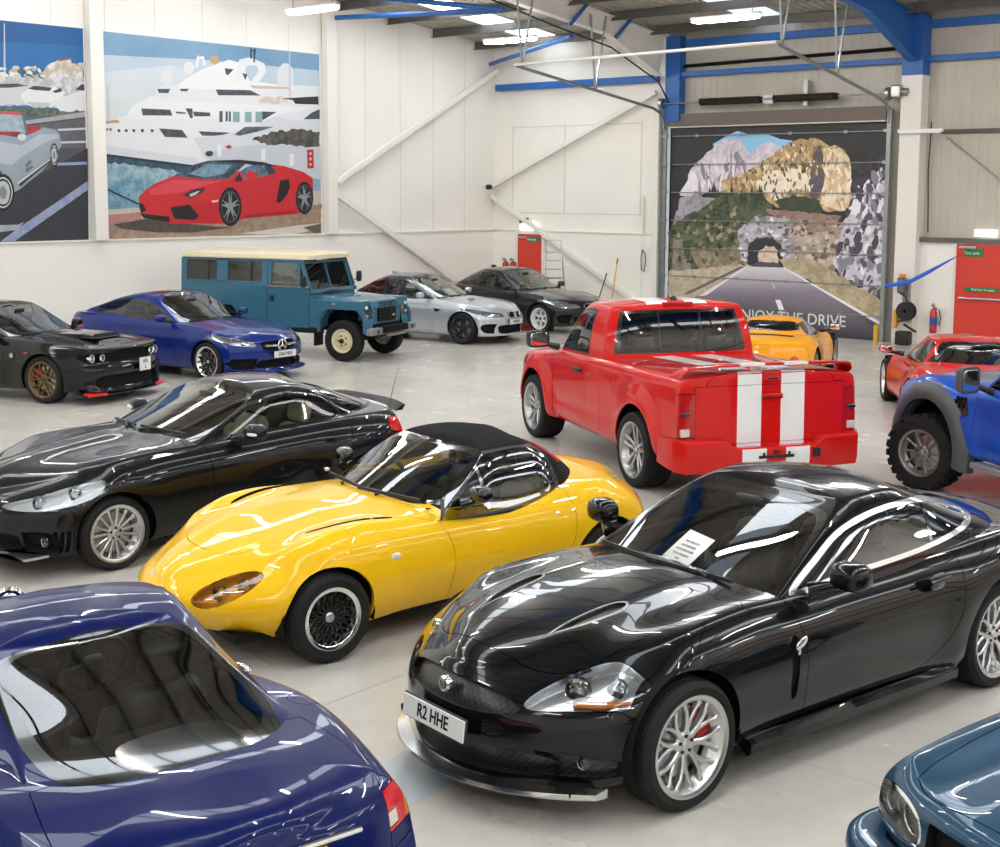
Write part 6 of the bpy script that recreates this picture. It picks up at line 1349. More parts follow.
# ------------------------------------------------------------------ cars on the right and the near corner
def blue_pickup():
    pm = paint('bright_blue', '1450b4', .25, .32); r0 = R(169)
    def df(D):
        x, y, z = D[..., 0], D[..., 1], D[..., 2]
        D[..., 2] += sst((z - 1.15) / .1) * sst((x - 1.2) / .3) * (.06 * np.exp(-((y - .78) / .14) ** 2) * np.exp(-((x - 1.9) / .6) ** 4) + .05 * np.exp(-(y / .45) ** 6))
        d = np.hypot(x - 1.84, z - .48); D[..., 1] += sst((y - .6) / .2) * .06 * sst((1.0 - d) / .3) * (x > .3)
        D[..., 1] -= sst((y - .6) / .2) * .03 * np.exp(-((z - .92) / .14) ** 2) * sst((1.0 - x) / .2); return D
    low = dict(xf=2.86, xr=-2.98, fb=.28, fpw=2.6, rb=.05, rpw=8, bl=.5, deform=df, plan=[(2.5, .96), (1.84, 1.01), (1.1, .985), (0, .98), (-1.84, 1.01), (-2.9, .97)],
        zb=[(2.86, .5), (1.84, .5), (0, .46), (-1.84, .5), (-2.98, .6)], zs=[(2.86, 1.12), (2.5, 1.20), (1.84, 1.26), (1.2, 1.27), (.9, 1.28), (-2.98, 1.35)], zc=[(2.86, 1.14), (2.4, 1.24), (1.6, 1.31), (1.1, 1.34), (-.5, 1.36), (-2.98, 1.38)],
        sec=[(0, .06), (.1, .02), (.4, 0), (.7, .01), (.88, .03), (.96, .06), (1, .10)], fp=[(.5, .1), (.7, 0), (1.1, .04)], rp=[(.5, .0), (1.3, .01)], pw=5)
    cab = dict(xf=1.30, xr=-1.55, fb=.2, fpw=2.4, rb=.06, rpw=4, plan=[(1.05, .85), (.3, .90), (-1.5, .88)], belt=[(1.2, 1.24), (-1.5, 1.30)], roof=[(.6, 1.90), (.2, 1.95), (-.8, 1.96), (-1.5, 1.92)], wf=[(-.2, -.1), (0, 0), (.5, .36), (1, .78)], wr=[(-.2, 0), (0, 0), (1, .18)], tum=[(-.2, 0), (0, 0), (.5, .06), (1, .19)], crown=.05)
    c = Car('blue_pickup', 'bright blue off-road pickup with grey wheel arch flares at the right edge', (RAP[0], RAP[1], RAP[2]), low, cab, pm, res=(4, 3), cres=(4, 4)); wb = 3.68
    c.arch(1.84, .50, .56); c.arch(-1.84, .50, .56); c.open_cabin()
    c.p('low', 'bonnet', 'top', smooth([(2.75, -.01, 1), (2.7, .5), (2.5, .72), (1.9, .80), (1.15, .82, 1), (1.2, -.01, 1)], 3), pm)
    c.p('low', 'bonnet_panel', 'top', smooth([(2.0, -.01, 1), (2.0, .50, 1), (1.35, .62, 1), (1.35, -.01, 1)], 2), mat('satin_grey', '5c6066', .4, .3), src=(1,), gap=0)
    c.p('low', 'wing_vent', 'side', [(1.43, 1.11), (1.22, 1.17), (1.13, .99), (1.16, .96), (1.30, .95)], BLK, src=(0,), nmin=.05, sided=True, recess=.03)
    c.p('low', 'door', 'side', smooth([(1.06, 1.5, 1), (1.05, .8), (1.0, .5, 1), (.0, .5, 1), (-.05, 1.0), (-.06, 1.5, 1)], 2), pm, src=(0,), nmin=.05, sided=True)
    c.p('low', 'rear_door', 'side', smooth([(-.08, 1.5, 1), (-.07, .5, 1), (-1.0, .5, 1), (-1.2, .9), (-1.4, 1.5, 1)], 2), pm, src=(0,), nmin=.05, sided=True)
    c.p('cab', 'windscreen', 'front', smooth([(-.01, 1.28, 1), (.70, 1.28), (.82, 1.30), (.72, 1.65), (.64, 1.83), (-.01, 1.88, 1)], 3), GT, src=(0,), nmin=.15, **pane(lift=0))
    for nm, pl in (('side_window', [(1.0, 1.30), (.55, 1.68), (.34, 1.82), (-.05, 1.85), (-.05, 1.32)]), ('rear_side_window', [(-.13, 1.32), (-.13, 1.85), (-1.0, 1.83), (-1.2, 1.6), (-1.25, 1.34)])): c.p('cab', nm, 'side', pl, GD, src=(0,), nmin=.1, sided=True, **pane())
    vy = c.sy(1.28, 1.06)
    c.finish(); r = c.root; gm = mat('arch_flare_grey', '4a4b4e', .45)
    for ax in (1.84, -1.84):
        for sd in (1, -1):
            mb = MB(); rg = []
            for k in range(25):
                a = R(-14) + R(208) * k / 24; q = lambda rad, kx=1.0: (ax + rad * kx * math.cos(a), .50 + rad * math.sin(a) * (1.02))
                rg.append([(q(.555)[0], sd * .93, q(.555)[1]), (q(.56)[0], sd * 1.09, q(.56)[1]), (q(.60)[0], sd * 1.105, q(.60)[1]), (q(.70)[0], sd * 1.075, q(.70)[1]), (q(.755)[0], sd * 1.02, q(.755)[1]), (q(.755)[0], sd * .93, q(.755)[1])])
            mb.loft(rg).build('wheel_arch_flare', gm, r, 40)
    for sd in (1, -1):
        m = door_mirror(r, (.86, sd * 1.22, 1.42), sd, gm, (.10, .13, .15), (.84, sd * .92, 1.28), e=(.45, .5)); MB().sell((.93, sd * 1.27, 1.33), (.03, .05, .02), (.6, .8), 12, 6).build('indicator', AMB, m)
        door_handle(r, (.18, sd * .985, 1.14), sd, pm, .24, .05); lamp(r, (2.70, sd * .72, 1.0), (1, sd * .2, 0), .12, name='headlight')
        for k in range(3): MB().box((1.345 - .075 * k, sd * (vy - .005), 1.105 - .0 * k), (.022, .02, .14), Matrix.Rotation(R(-25), 3, 'Y')).build('vent_louvre', GLB, r)
        MB().bar((1.0, sd * .98, .44), (-1.0, sd * .98, .44), .16, .07).build('side_step', mat('step_alloy', '8d8f92', .5, .5), r, bev=.01)
    MB().box((2.80, 0, .98), (.10, 1.3, .36)).build('grille', BLK, r, bev=.03)
    tub(r, 1.1, -1.5, .84, .7, 1.22); dashboard(r, 1.08, .80, 1.26, BLK); 
    for y in (-.45, .45): seat(r, .1, y, LEATH, .76, .56, .6)
    steering(r, .55, .42, 1.20); liners(r, wb, .56, .50, .97, 2.7, -2.9, .5)
    wheels(r, dict(R=.435, rr=.268, w=.33, style='thin', n=10, rh=.09, dish=.02, conc=.02, blocks=24, grooves=0, mat=GREYM, capmat=STEEL, calmat=BLK, sh=.03), wb, 2.08, 1.9, steer=R(22)); r.scale = (.93,) * 3
RAP = (20.02, -13.91, R(147))
FER = (16.46, -8.73, R(122)); LOT = (12.45, -6.9, R(109)); XJS = (23.06, -20.92, 4.30)
def mid_engine(name, label, pose, pm, yellow=False):
    wb = 2.30 if yellow else 2.65; f, b = wb / 2, -wb / 2; hw = .86 if yellow else .965; xf, xr = (1.95, -1.88) if yellow else (2.30, -2.22); k = 1.0
    zs = [(xf, .48), (f + .35, .62), (f, .74), (f - .5, .72), (0, .74), (b + .4, .82), (b, .87), (xr + .2, .82), (xr, .78)]; zc = [(xf, .48), (f + .3, .60), (f - .1, .70), (f - .45, .78), (0, .85), (b, .90), (xr, .84)]
    def df(D): D = near(D, f, .33, .38, .015, .15); return near(D, b, .33, .39, .03, .18)
    low = dict(xf=xf, xr=xr, fb=.5, fpw=2.1, rb=.22, rpw=2.5, deform=df, plan=[(xf - .5, hw * .88), (f, hw * .97), (0, hw * .94), (b + .3, hw), (b, hw * 1.0), (xr + .22, hw * .90)], zb=[(xf, .16), (0, .15), (xr, .25)], zs=zs, zc=zc, sec=[(0, .08), (.15, .02), (.4, 0), (.65, .01), (.85, .06), (1, .16)], fp=[(.16, .05), (.3, 0), (.5, .2)], rp=[(.2, .1), (.4, 0), (.8, .06)])
    t = 1.115 if yellow else 1.20
    cab = dict(xf=f - .25, xr=b - .25 if yellow else b - .45, fb=.35, fpw=2, rb=.12 if yellow else .3, plan=[(f - .6, hw * .74), (0, hw * .76), (b + .3, hw * .70), (b, hw * .62)], belt=[(f, .74), (0, .76), (b, .84), (xr, .88)], roof=[(.3, t - .06), (.05, t), (-.35, t), (-.75, t - .06), (-1.1, t - .14)], wf=[(-.2, -.15), (0, 0), (.5, .42), (1, .86)], wr=[(-.2, -.05), (0, 0), (.5, .22 if yellow else .42), (1, .38 if yellow else .85)], tum=[(-.2, 0), (0, 0), (.5, .09), (1, .20)], crown=.05)
    c = Car(name, label, pose, low, cab, pm, res=(4, 3), cres=(4, 4)); c.arch(f, .33, .36); c.arch(b, .34, .37); c.open_cabin()
    c.p('low', 'bonnet', 'top', smooth([(xf - .25, -.01, 1), (xf - .4, .4), (f - .1, .6), (f - .3, .55, 1), (f - .2, -.01, 1)], 3), pm)
    c.p('low', 'headlight', 'top', smooth([(xf - .42, .60), (f + .25, .74), (f - .05, .80), (f + .1, .68), (f + .35, .55)], 4), GL, src=(0, 1), nmin=.05, sided=True, back=(mat('lamp_silver', (.75, .76, .78), .22, .85), .04, 'headlight_housing'))
    c.p('low', 'door', 'side', smooth([(f - .42, .9, 1), (f - .46, .24, 1), (b + .62, .24, 1), (b + .46, .55), (b + .52, .95, 1)], 3), pm, src=(0,), nmin=.05, sided=True)
    c.p('low', 'side_intake', 'side', smooth([(b + .50, .62), (b + .36, .70), (b + .40, .42), (b + .48, .36)], 3), MTB, src=(0,), nmin=.05, sided=True, recess=.05)
    c.p('low', 'tail_light', 'rear', circ(hw * .66, .52 if yellow else .66, .07, n=20), REDL, src=(0,), sided=True)
    if yellow: c.p('low', 'engine_grille', 'top', [(b + .02, -.01), (b + .02, .44), (b - .30, .50), (b - .32, -.01)], mat('mesh_dark', (.02, .02, .022), .5), src=(0,), recess=.03)
    c.p('cab', 'windscreen', 'front', smooth([(-.01, .76, 1), (hw * .55, .75), (hw * .70, .77), (hw * .60, .98), (hw * .50, t - .07), (-.01, t - .045, 1)], 3), GT, src=(0,), nmin=.15, cond=lambda q: q.x > -.4, **pane(lift=0))
    sw = smooth([(.58, .79, 1), (.25, .96), (0, 1.05), (-.35, t - .07), (-.62, t - .09, 1), (-.70, .84, 1), (0, .785)], 3)
    c.p('cab', 'side_window', 'side', sw, GT, src=(0,), nmin=.1, sided=True, **pane())
    rw = smooth([(-.01, .93, 1), (hw * .50, .93), (hw * .55, .95), (hw * .44, t - .07), (-.01, t - .05, 1)], 3)
    c.p('cab', 'rear_window', 'rear', rw, GD, src=(0,), nmin=.1, cond=lambda q: q.x < -.5, **pane(lift=0))
    if not yellow: c.p('cab', 'quarter_window', 'side', smooth([(-.80, t - .12, 1), (-1.15, 1.0), (-1.30, .93, 1), (-.88, .88, 1)], 3), GD, src=(0,), nmin=.1, sided=True, **pane())
    c.finish(); r = c.root
    for sd in (1, -1):
        door_mirror(r, (f - .62, sd * (hw + .04), .88), sd, GLB if yellow else pm, (.075, .10, .06), (f - .55, sd * hw * .76, .80), arm=GLB)
        MB().lathe([(.03, 0), (.045, 0), (.05, .05)], 'x', 14, c=(xr - .02, sd * (.12 if yellow else .3), .36)).build('exhaust', CHR, r)
    tub(r, f - .4, b + .3, hw * .70, .2, .74); dashboard(r, f - .45, hw * .66, .78, BLK)
    for y in (-.34, .34): seat(r, -.30, y, LEATH, .18, .46, .55)
    steering(r, .10, -.34 if yellow else .34, .70); liners(r, wb, .365, .335, hw - .05, xf - .05, xr + .05, .18)
    if yellow: MB().box((-.55, 0, 1.02), (.03, .22, .05)).build('rear_view_mirror', BLK, r)
    wheels(r, dict(R=.33, rr=.24, w=.25, style='five', n=5, w0=.03, w1=.022, w2=.022, dish=.01, mat=SIL if not yellow else GREYM, capmat=BLK), wb, 2 * hw - .27, 2 * hw - .29)
def classic_coupe():
    pm = paint('slate_blue', '27475f', .35, .35)
    def df(D):
        x, y, z = D[..., 0], D[..., 1], D[..., 2]; up = sst((z - .55) / .12)
        D[..., 2] += up * sst((x - .5) / .4) * sst((2.2 - x) / .25) * (.035 * np.exp(-((y - .66) / .12) ** 2) - .012 * np.exp(-((y - .42) / .10) ** 2) + .028 * np.exp(-(y / .24) ** 4)); return D
    low = dict(xf=2.22, xr=-2.52, fb=.16, fpw=2.8, rb=.15, deform=df, plan=[(2.0, .80), (1.6, .86), (1.295, .875), (0, .88), (-1.295, .875), (-2.3, .78)], zb=[(2.22, .34), (1.6, .25), (1, .20), (-1, .2), (-2.5, .35)], zs=[(2.22, .72), (2.0, .765), (1.6, .81), (1.295, .84), (.6, .875), (-1, .90), (-2.52, .84)],
        zc=[(2.22, .73), (1.9, .79), (1.3, .87), (.8, .92), (-1.6, .95), (-2.52, .88)], sec=[(0, .1), (.2, .04), (.5, 0), (.75, .01), (.9, .05), (1, .11)], fp=[(.35, .06), (.5, 0), (.65, .015), (.75, .07)], rp=[(.4, .05), (.6, 0), (.85, .1)])
    cab = dict(xf=.80, xr=-1.75, fb=.28, rb=.3, plan=[(.5, .70), (0, .74), (-1, .72), (-1.4, .6)], belt=[(.8, .88), (0, .87), (-1.7, .93)], roof=[(.2, 1.2), (-.2, 1.26), (-.6, 1.255), (-1.0, 1.2)], wf=[(-.2, -.1), (0, 0), (.5, .40), (1, .80)], wr=[(-.2, -.1), (0, 0), (.5, .4), (1, .75)], tum=[(-.2, 0), (0, 0), (.5, .08), (1, .2)], crown=.05)
    c = Car('classic_coupe', 'slate blue long-bonnet coupe at the bottom right corner showing one oval headlamp', XJS, low, cab, pm, res=(5, 4), cres=(4, 4)); wb = 2.591
    c.arch(1.295, .32, .36); c.arch(-1.295, .32, .36); c.open_cabin()
    c.p('low', 'bonnet', 'top', smooth([(2.13, -.01, 1), (2.12, .4), (2.06, .555, 1), (1.6, .615), (1.2, .64), (.66, .72, 1), (.78, -.01, 1)], 4), pm)
    hl = smooth([(.40, .545), (.41, .63), (.50, .672), (.64, .685), (.755, .665), (.80, .60), (.775, .525), (.66, .50), (.50, .502)], 4)
    c.p('low', 'headlight_surround', 'front', hl, CHR, src=(0, 1), nmin=.03, sided=True, gap=.001, flange=.02, cond=lambda q: q.x > 1.6); hp = c.reg['low'][-1][0]
    c.p('low', 'headlight', 'front', inset(hl, .016), GL, src=(hp,), nmin=.03, sided=True, gap=0, flange=0, back=(mat('lamp_grey', (.42, .40, .36), .3, .6), .07, 'headlight_housing'))
    c.p('low', 'grille', 'front', [(-.01, .66), (.36, .655), (.36, .53), (-.01, .53)], MTB, src=(0,), recess=.05)
    c.p('low', 'front_bumper', 'side', [(3, .1), (3, .47), (1.95, .47), (1.70, .46), (1.68, .1)], pm, src=(0,), nmin=-1)
    c.p('low', 'door', 'side', smooth([(.55, 1, 1), (.52, .25, 1), (-.6, .25, 1), (-.75, 1, 1)], 2), pm, src=(0,), nmin=.05, sided=True)
    c.p('cab', 'windscreen', 'front', smooth([(-.01, .90, 1), (.45, .89), (.66, .90), (.56, 1.12), (.48, 1.19), (-.01, 1.215, 1)], 3), GW, src=(0,), nmin=.12, cond=lambda q: q.x > -.4, **pane(lift=0))
    c.p('cab', 'side_window', 'side', smooth([(.42, .91, 1), (.1, 1.07), (-.2, 1.18), (-.7, 1.17), (-1.05, 1.05), (-1.1, .93, 1)], 3), GT, src=(0,), nmin=.1, sided=True, **pane())
    hx = [(c.fx(y, .59), y) for y in (.52, .69)]
    c.finish(); r = c.root
    bm = MB(); rg = []; pth = [(1.70, .90), (1.95, .895), (2.12, .865), (2.22, .80), (2.285, .70), (2.325, .50), (2.345, .25)]; pth = pth + [(2.35, 0)] + [(x, -y) for x, y in reversed(pth)]
    pth = smooth(pth, 4, closed=False) + [pth[-1]]
    for i, q in enumerate(pth):
        p0, p1 = pth[max(i - 1, 0)], pth[min(i + 1, len(pth) - 1)]; d = Vector((p1[0] - p0[0], p1[1] - p0[1])).normalized(); n_ = Vector((-d.y, d.x))
        if n_.dot(Vector((q[0] - 1.2, q[1]))) < 0: n_ = -n_
        rg.append([(q[0] + n_.x * o_, q[1] + n_.y * o_, z) for o_, z in ((-.16, .45), (-.05, .478), (-.02, .472), (.0, .45), (.008, .41), (.0, .35), (-.03, .31), (-.16, .30))])
    bm.loft(rg).build('bumper_bar', pm, r, 45)
    for sd in (1, -1):
        MB().box((2.312, sd * .60, .395), (.03, .16, .05)).build('indicator', AMB, r, bev=.008)
        for x, y in hx: lamp(r, (x - .06, sd * y, .588), (1, sd * .1, 0), .07, name='headlight_bulb')
        door_mirror(r, (.40, sd * .95, .96), sd, pm, stalk=(.44, sd * .78, .88))
    tub(r, .65, -1.2, .68, .25, .85); dashboard(r, .6, .64, .87, BLK)
    for y in (-.36, .36): seat(r, -.35, y, CREAM, .26, .5, .5)
    liners(r, wb, .36, .32, .85, 2.1, -2.4, .25)
    wheels(r, dict(R=.32, rr=.205, w=.22, style='five', n=5, mat=SIL), wb, 1.49, 1.50)
# ------------------------------------------------------------------ the prints: colour|second colour|grain|outline in cm on the wall; a starred line scatters small strokes in its outline
MURAL_YACHT = '''6d9bc0|8fb4d2|1|-1217,635 -629,635 -628,215 -1218,215
b9cfe0|d6e2ea|1|-1218,588 -949,598 -631,598 -629,458 -1217,410
d4e0e8|e6ebee|1|-1218,552 -1045,580 -893,551 -628,532 -629,458 -1217,410
e8eaea|d9e1e6|1|-1217,500 -1139,504 -1141,450 -1216,442
7aa2b4|a9c4cd|3|-1216,378 -983,366 -985,275 -1216,277
5d8fae|8cb3c4|3|-1216,341 -1092,342 -1120,281 -1215,281
3c6078|2c4657|3|-1215,392 -983,371 -997,358 -1215,376
eef0f2||0|-1217,453 -1159,470 -631,494 -632,372 -983,368 -1214,390
dfe3e8||0|-1213,410 -982,389 -969,369 -1214,390
23303c||0|-1213,393 -983,373 -983,368 -1214,388
f4f5f6||0|-1143,490 -1094,514 -630,520 -631,487 -1159,464
eceef1||0|-1087,514 -1072,535 -936,554 -630,562 -630,513 -1094,506
f6f7f7||0|-1026,543 -963,578 -892,603 -863,599 -834,561 -711,557 -711,550 -1027,531
f1f2f3||0|-863,605 -833,613 -792,602 -788,584 -811,557 -834,558 -809,583 -814,596 -841,594 -864,556 -878,555
e9ebed||0|-1039,555 -1040,549 -1043,544 -1048,540 -1053,538 -1059,537 -1064,539 -1068,542 -1071,547 -1071,553 -1070,558 -1067,563 -1063,567 -1058,570 -1052,570 -1047,569 -1043,565 -1040,560
eceef0||0|-984,579 -985,574 -988,570 -991,567 -996,565 -1001,565 -1005,566 -1009,569 -1011,573 -1012,577 -1011,582 -1008,586 -1005,589 -1000,591 -995,591 -991,590 -987,587 -985,584
c6ac84||0|-917,601 -918,597 -920,594 -924,592 -928,590 -932,590 -936,591 -940,593 -942,595 -943,599 -942,602 -939,606 -936,608 -932,610 -927,610 -923,609 -920,607 -918,604
e6e9ec||0|-708,584 -709,575 -714,567 -720,561 -728,558 -736,558 -744,560 -750,565 -754,572 -755,581 -753,589 -749,597 -743,603 -735,607 -727,607 -719,605 -713,600 -709,592
e6e9ec||0|-755,581 -708,584 -708,557 -756,554
e4e7ea||0|-978,596 -973,608 -969,597
e4e7ea||0|-963,589 -960,603 -956,589
f0f2f4||0|-983,579 -977,602 -959,606 -953,587 -960,585 -964,599 -971,597 -976,579
3d444b|5d646a|2|-1120,487 -1048,488 -1043,476 -1117,473
3d444b|5d646a|2|-1009,493 -991,493 -991,473 -997,472
3d444b|5d646a|2|-990,487 -945,487 -945,479 -987,477
3d444b|5d646a|2|-929,537 -834,541 -804,531 -922,525
3d444b|5d646a|2|-1079,529 -1047,531 -1052,522 -1076,521
3d444b|5d646a|2|-903,584 -879,583 -894,570 -901,571
3d444b|5d646a|2|-1078,448 -1019,447 -1005,431 -1063,431
3d444b|5d646a|2|-977,446 -881,446 -896,438 -967,437
3d444b|5d646a|2|-805,496 -759,497 -798,478 -809,478
3d444b|5d646a|2|-920,491 -911,492 -912,468 -921,468
3d444b|5d646a|2|-1035,485 -1007,484 -1011,481 -1033,481
3d444b|5d646a|2|-1023,533 -998,534 -1006,528 -1020,528
3d444b|5d646a|2|-856,577 -841,575 -847,562
8fb3b5||0|-883,492 -864,492 -865,470 -884,469
8fb3b5||0|-850,493 -831,494 -831,471 -851,470
8fb3b5||0|-820,495 -801,495 -801,472 -821,471
4a5055||0|-903,491 -897,492 -898,470 -904,470
4a5055||0|-894,492 -889,492 -889,470 -895,470
39434c||0|-1178,443 -1171,442 -1172,437 -1178,437
39434c||0|-1161,443 -1154,443 -1154,438 -1161,438
39434c||0|-1143,444 -1136,444 -1136,438 -1143,439
39434c||0|-1122,445 -1115,445 -1115,439 -1122,439
39434c||0|-1098,446 -1091,445 -1091,440 -1098,440
9a8f80||0|-1199,441 -1200,439 -1203,438 -1205,439 -1206,441 -1205,443 -1202,444 -1200,444
9a8f80||0|-1191,442 -1192,439 -1195,438 -1197,439 -1198,441 -1197,444 -1194,445 -1192,444
c9a27a||0|-1216,456 -1178,462 -1171,456 -1210,452
c9d2d8||0|-1200,527 -1197,527 -1196,458 -1201,458
d6c6b2||0|-834,552 -719,555 -715,550 -827,545
efe7db|d9cdbd|3|-812,527 -727,531 -727,517 -809,515
2d3b4d||0|-832,633 -828,634 -828,610 -833,610
2d3b4d||0|-823,632 -816,633 -820,602 -824,603
2d3b4d||0|-829,629 -816,630 -816,627 -830,626
1d2630||0|-743,528 -633,539 -632,520 -703,518 -711,526
c8cbd0||0|-721,633 -717,634 -717,533 -721,532
b8c2cb||0|-1153,393 -1154,392 -1156,392 -1157,393 -1156,394 -1154,394
b8c2cb||0|-1128,396 -1129,395 -1131,395 -1132,396 -1130,398 -1129,398
b8c2cb||0|-1108,395 -1109,394 -1111,394 -1112,395 -1111,397 -1109,397
b8c2cb||0|-1089,394 -1090,392 -1092,392 -1093,393 -1092,395 -1090,395
dfe2e8||0|-990,431 -910,441 -821,464 -759,489 -712,497 -629,518 -628,347 -926,379 -961,389
cfd4dc||0|-961,401 -837,421 -627,427 -626,347 -926,367
e9ebee||0|-759,488 -680,505 -629,516 -629,487 -712,479
464c52|70767a|2|-881,442 -851,460 -767,464 -806,453 -866,440
3b3f42|6a6257|3|-831,432 -768,453 -696,460 -629,458 -630,424 -776,423
4a5056||0|-680,484 -655,500 -629,510 -629,487
f2f3f4||0|-928,419 -916,419 -917,394 -928,393
f2f3f4||0|-805,413 -793,413 -794,387 -806,387
f2f3f4||0|-723,404 -710,404 -711,377 -723,377
3a4148||0|-939,399 -941,396 -945,394 -950,393 -955,394 -959,396 -960,399 -959,402 -955,404 -950,405 -944,405 -940,403
c0393b||0|-907,415 -896,420 -887,415 -896,410
c8262c||0|-670,415 -650,416 -649,373 -669,372
e9b3ac||0|-654,406 -656,404 -659,403 -663,404 -664,406 -663,409 -659,410 -656,409
e9b3ac||0|-654,394 -656,392 -659,390 -663,391 -664,394 -663,397 -659,398 -656,397
e9b3ac||0|-655,382 -656,379 -660,378 -663,379 -664,382 -663,384 -659,385 -656,384
d9d2c6|cbbfae|2|-1215,280 -1133,284 -628,322 -628,215 -1218,215
c98a7f||0|-1216,269 -1127,275 -1127,259 -1216,253
b49a86|9e8672|3|-1216,253 -1054,262 -627,291 -628,218 -1218,216
4d443f|5f554d|2|-1195,250 -1121,261 -929,241 -886,240 -1000,230 -1089,232 -1173,241
dcd6cc||0|-871,225 -700,241 -629,245 -629,232 -717,220
6b5d52||0|-684,236 -629,244 -630,223 -651,222
1d2732||0|-1216,327 -1133,293 -1134,290 -1216,324
dc3038|d0262f|1|-1132,305 -1116,320 -1096,332 -1044,350 -912,349 -868,363 -769,379 -738,376 -682,364 -653,350 -652,310 -667,285 -701,267 -863,258 -885,247 -1055,250 -1121,263 -1131,281
e8505a|df414b|1|-1109,320 -1044,343 -970,340 -912,342 -1033,315 -1100,309
d22630|c81f2a|1|-1054,287 -928,298 -932,250 -1055,251
28303b|56728a|2|-1044,350 -990,375 -954,384 -867,387 -849,380 -898,346 -962,344
8fb0c4|6a8aa2|2|-1004,355 -954,378 -890,376 -912,356 -962,348
22272e||0|-954,384 -867,388 -800,384 -761,376 -808,374 -849,379
3a4f60|6f95aa|2|-864,365 -838,376 -796,377 -786,357 -839,343 -857,345
31414f||0|-796,376 -777,375 -762,361 -785,355
2a2f35||0|-883,345 -868,359 -860,340 -880,340
d82c36||0|-817,354 -818,350 -822,347 -826,345 -832,344 -839,344 -844,345 -849,347 -852,350 -853,353 -852,356 -849,359 -844,361 -838,363 -832,363 -826,362 -821,360 -818,357
1d1f24||0|-1054,284 -1004,290 -980,265 -993,257 -1044,260
1d1f24||0|-1130,272 -1057,265 -1056,252 -1121,262
1d1f24||0|-1133,293 -1123,293 -1114,279 -1127,272
2c3138||0|-1020,311 -998,321 -960,327 -970,316 -1002,303
c9d5de||0|-1004,312 -984,318 -976,319 -990,310 -1003,306
17191d||0|-752,343 -726,347 -723,328 -733,310 -753,293 -764,295
f0d9d6||0|-946,298 -928,300 -928,296 -944,294
b01f29||0|-859,266 -708,276 -703,270 -855,259
17181b||0|-864,284 -866,270 -872,257 -881,247 -891,242 -902,242 -912,248 -920,257 -925,270 -927,285 -925,299 -919,312 -910,322 -900,327 -889,327 -879,322 -871,312 -865,299
53575d||0|-870,285 -871,272 -876,262 -883,254 -892,250 -901,250 -909,254 -916,262 -920,273 -921,285 -919,297 -915,307 -908,315 -899,319 -890,319 -882,315 -875,307 -871,297
1b1c20||0|-872,285 -874,274 -878,264 -884,257 -892,253 -900,253 -908,257 -914,264 -918,274 -919,285 -917,296 -913,305 -906,312 -899,316 -891,316 -883,312 -877,305 -873,295
9ea2a7||0|-892,285 -898,317 -900,317 -899,285
9ea2a7||0|-892,285 -891,317 -889,317 -899,285
9ea2a7||0|-894,280 -874,299 -874,301 -897,290
9ea2a7||0|-894,280 -872,290 -871,287 -897,290
9ea2a7||0|-899,282 -879,261 -878,263 -892,288
9ea2a7||0|-899,282 -885,256 -887,254 -892,288
9ea2a7||0|-899,288 -907,256 -906,255 -893,282
9ea2a7||0|-899,288 -913,261 -914,263 -893,282
9ea2a7||0|-894,290 -919,290 -919,288 -897,280
9ea2a7||0|-894,290 -917,299 -916,301 -897,280
17181b||0|-652,304 -654,291 -659,279 -667,271 -675,266 -685,266 -693,271 -700,279 -705,291 -706,304 -704,317 -700,328 -692,337 -684,341 -674,341 -666,337 -658,328 -654,317
53575d||0|-657,304 -659,293 -663,284 -669,277 -676,273 -684,273 -691,277 -697,284 -700,293 -701,304 -700,314 -696,324 -690,331 -683,334 -675,335 -668,331 -662,324 -659,315
1b1c20||0|-660,304 -661,294 -665,286 -670,279 -677,276 -683,276 -690,279 -695,286 -698,294 -699,304 -698,313 -694,322 -689,328 -683,331 -676,332 -669,328 -664,322 -661,313
9ea2a7||0|-676,304 -682,332 -684,332 -683,304
9ea2a7||0|-676,304 -676,332 -675,332 -683,304
9ea2a7||0|-679,299 -661,317 -662,319 -680,308
9ea2a7||0|-679,299 -659,309 -659,306 -680,308
9ea2a7||0|-682,301 -666,283 -664,285 -677,306
9ea2a7||0|-682,301 -670,278 -672,277 -677,306
9ea2a7||0|-682,306 -690,278 -688,277 -677,301
9ea2a7||0|-682,306 -694,283 -695,285 -677,301
9ea2a7||0|-678,308 -699,309 -700,306 -681,299
9ea2a7||0|-678,308 -698,316 -697,319 -681,299'''
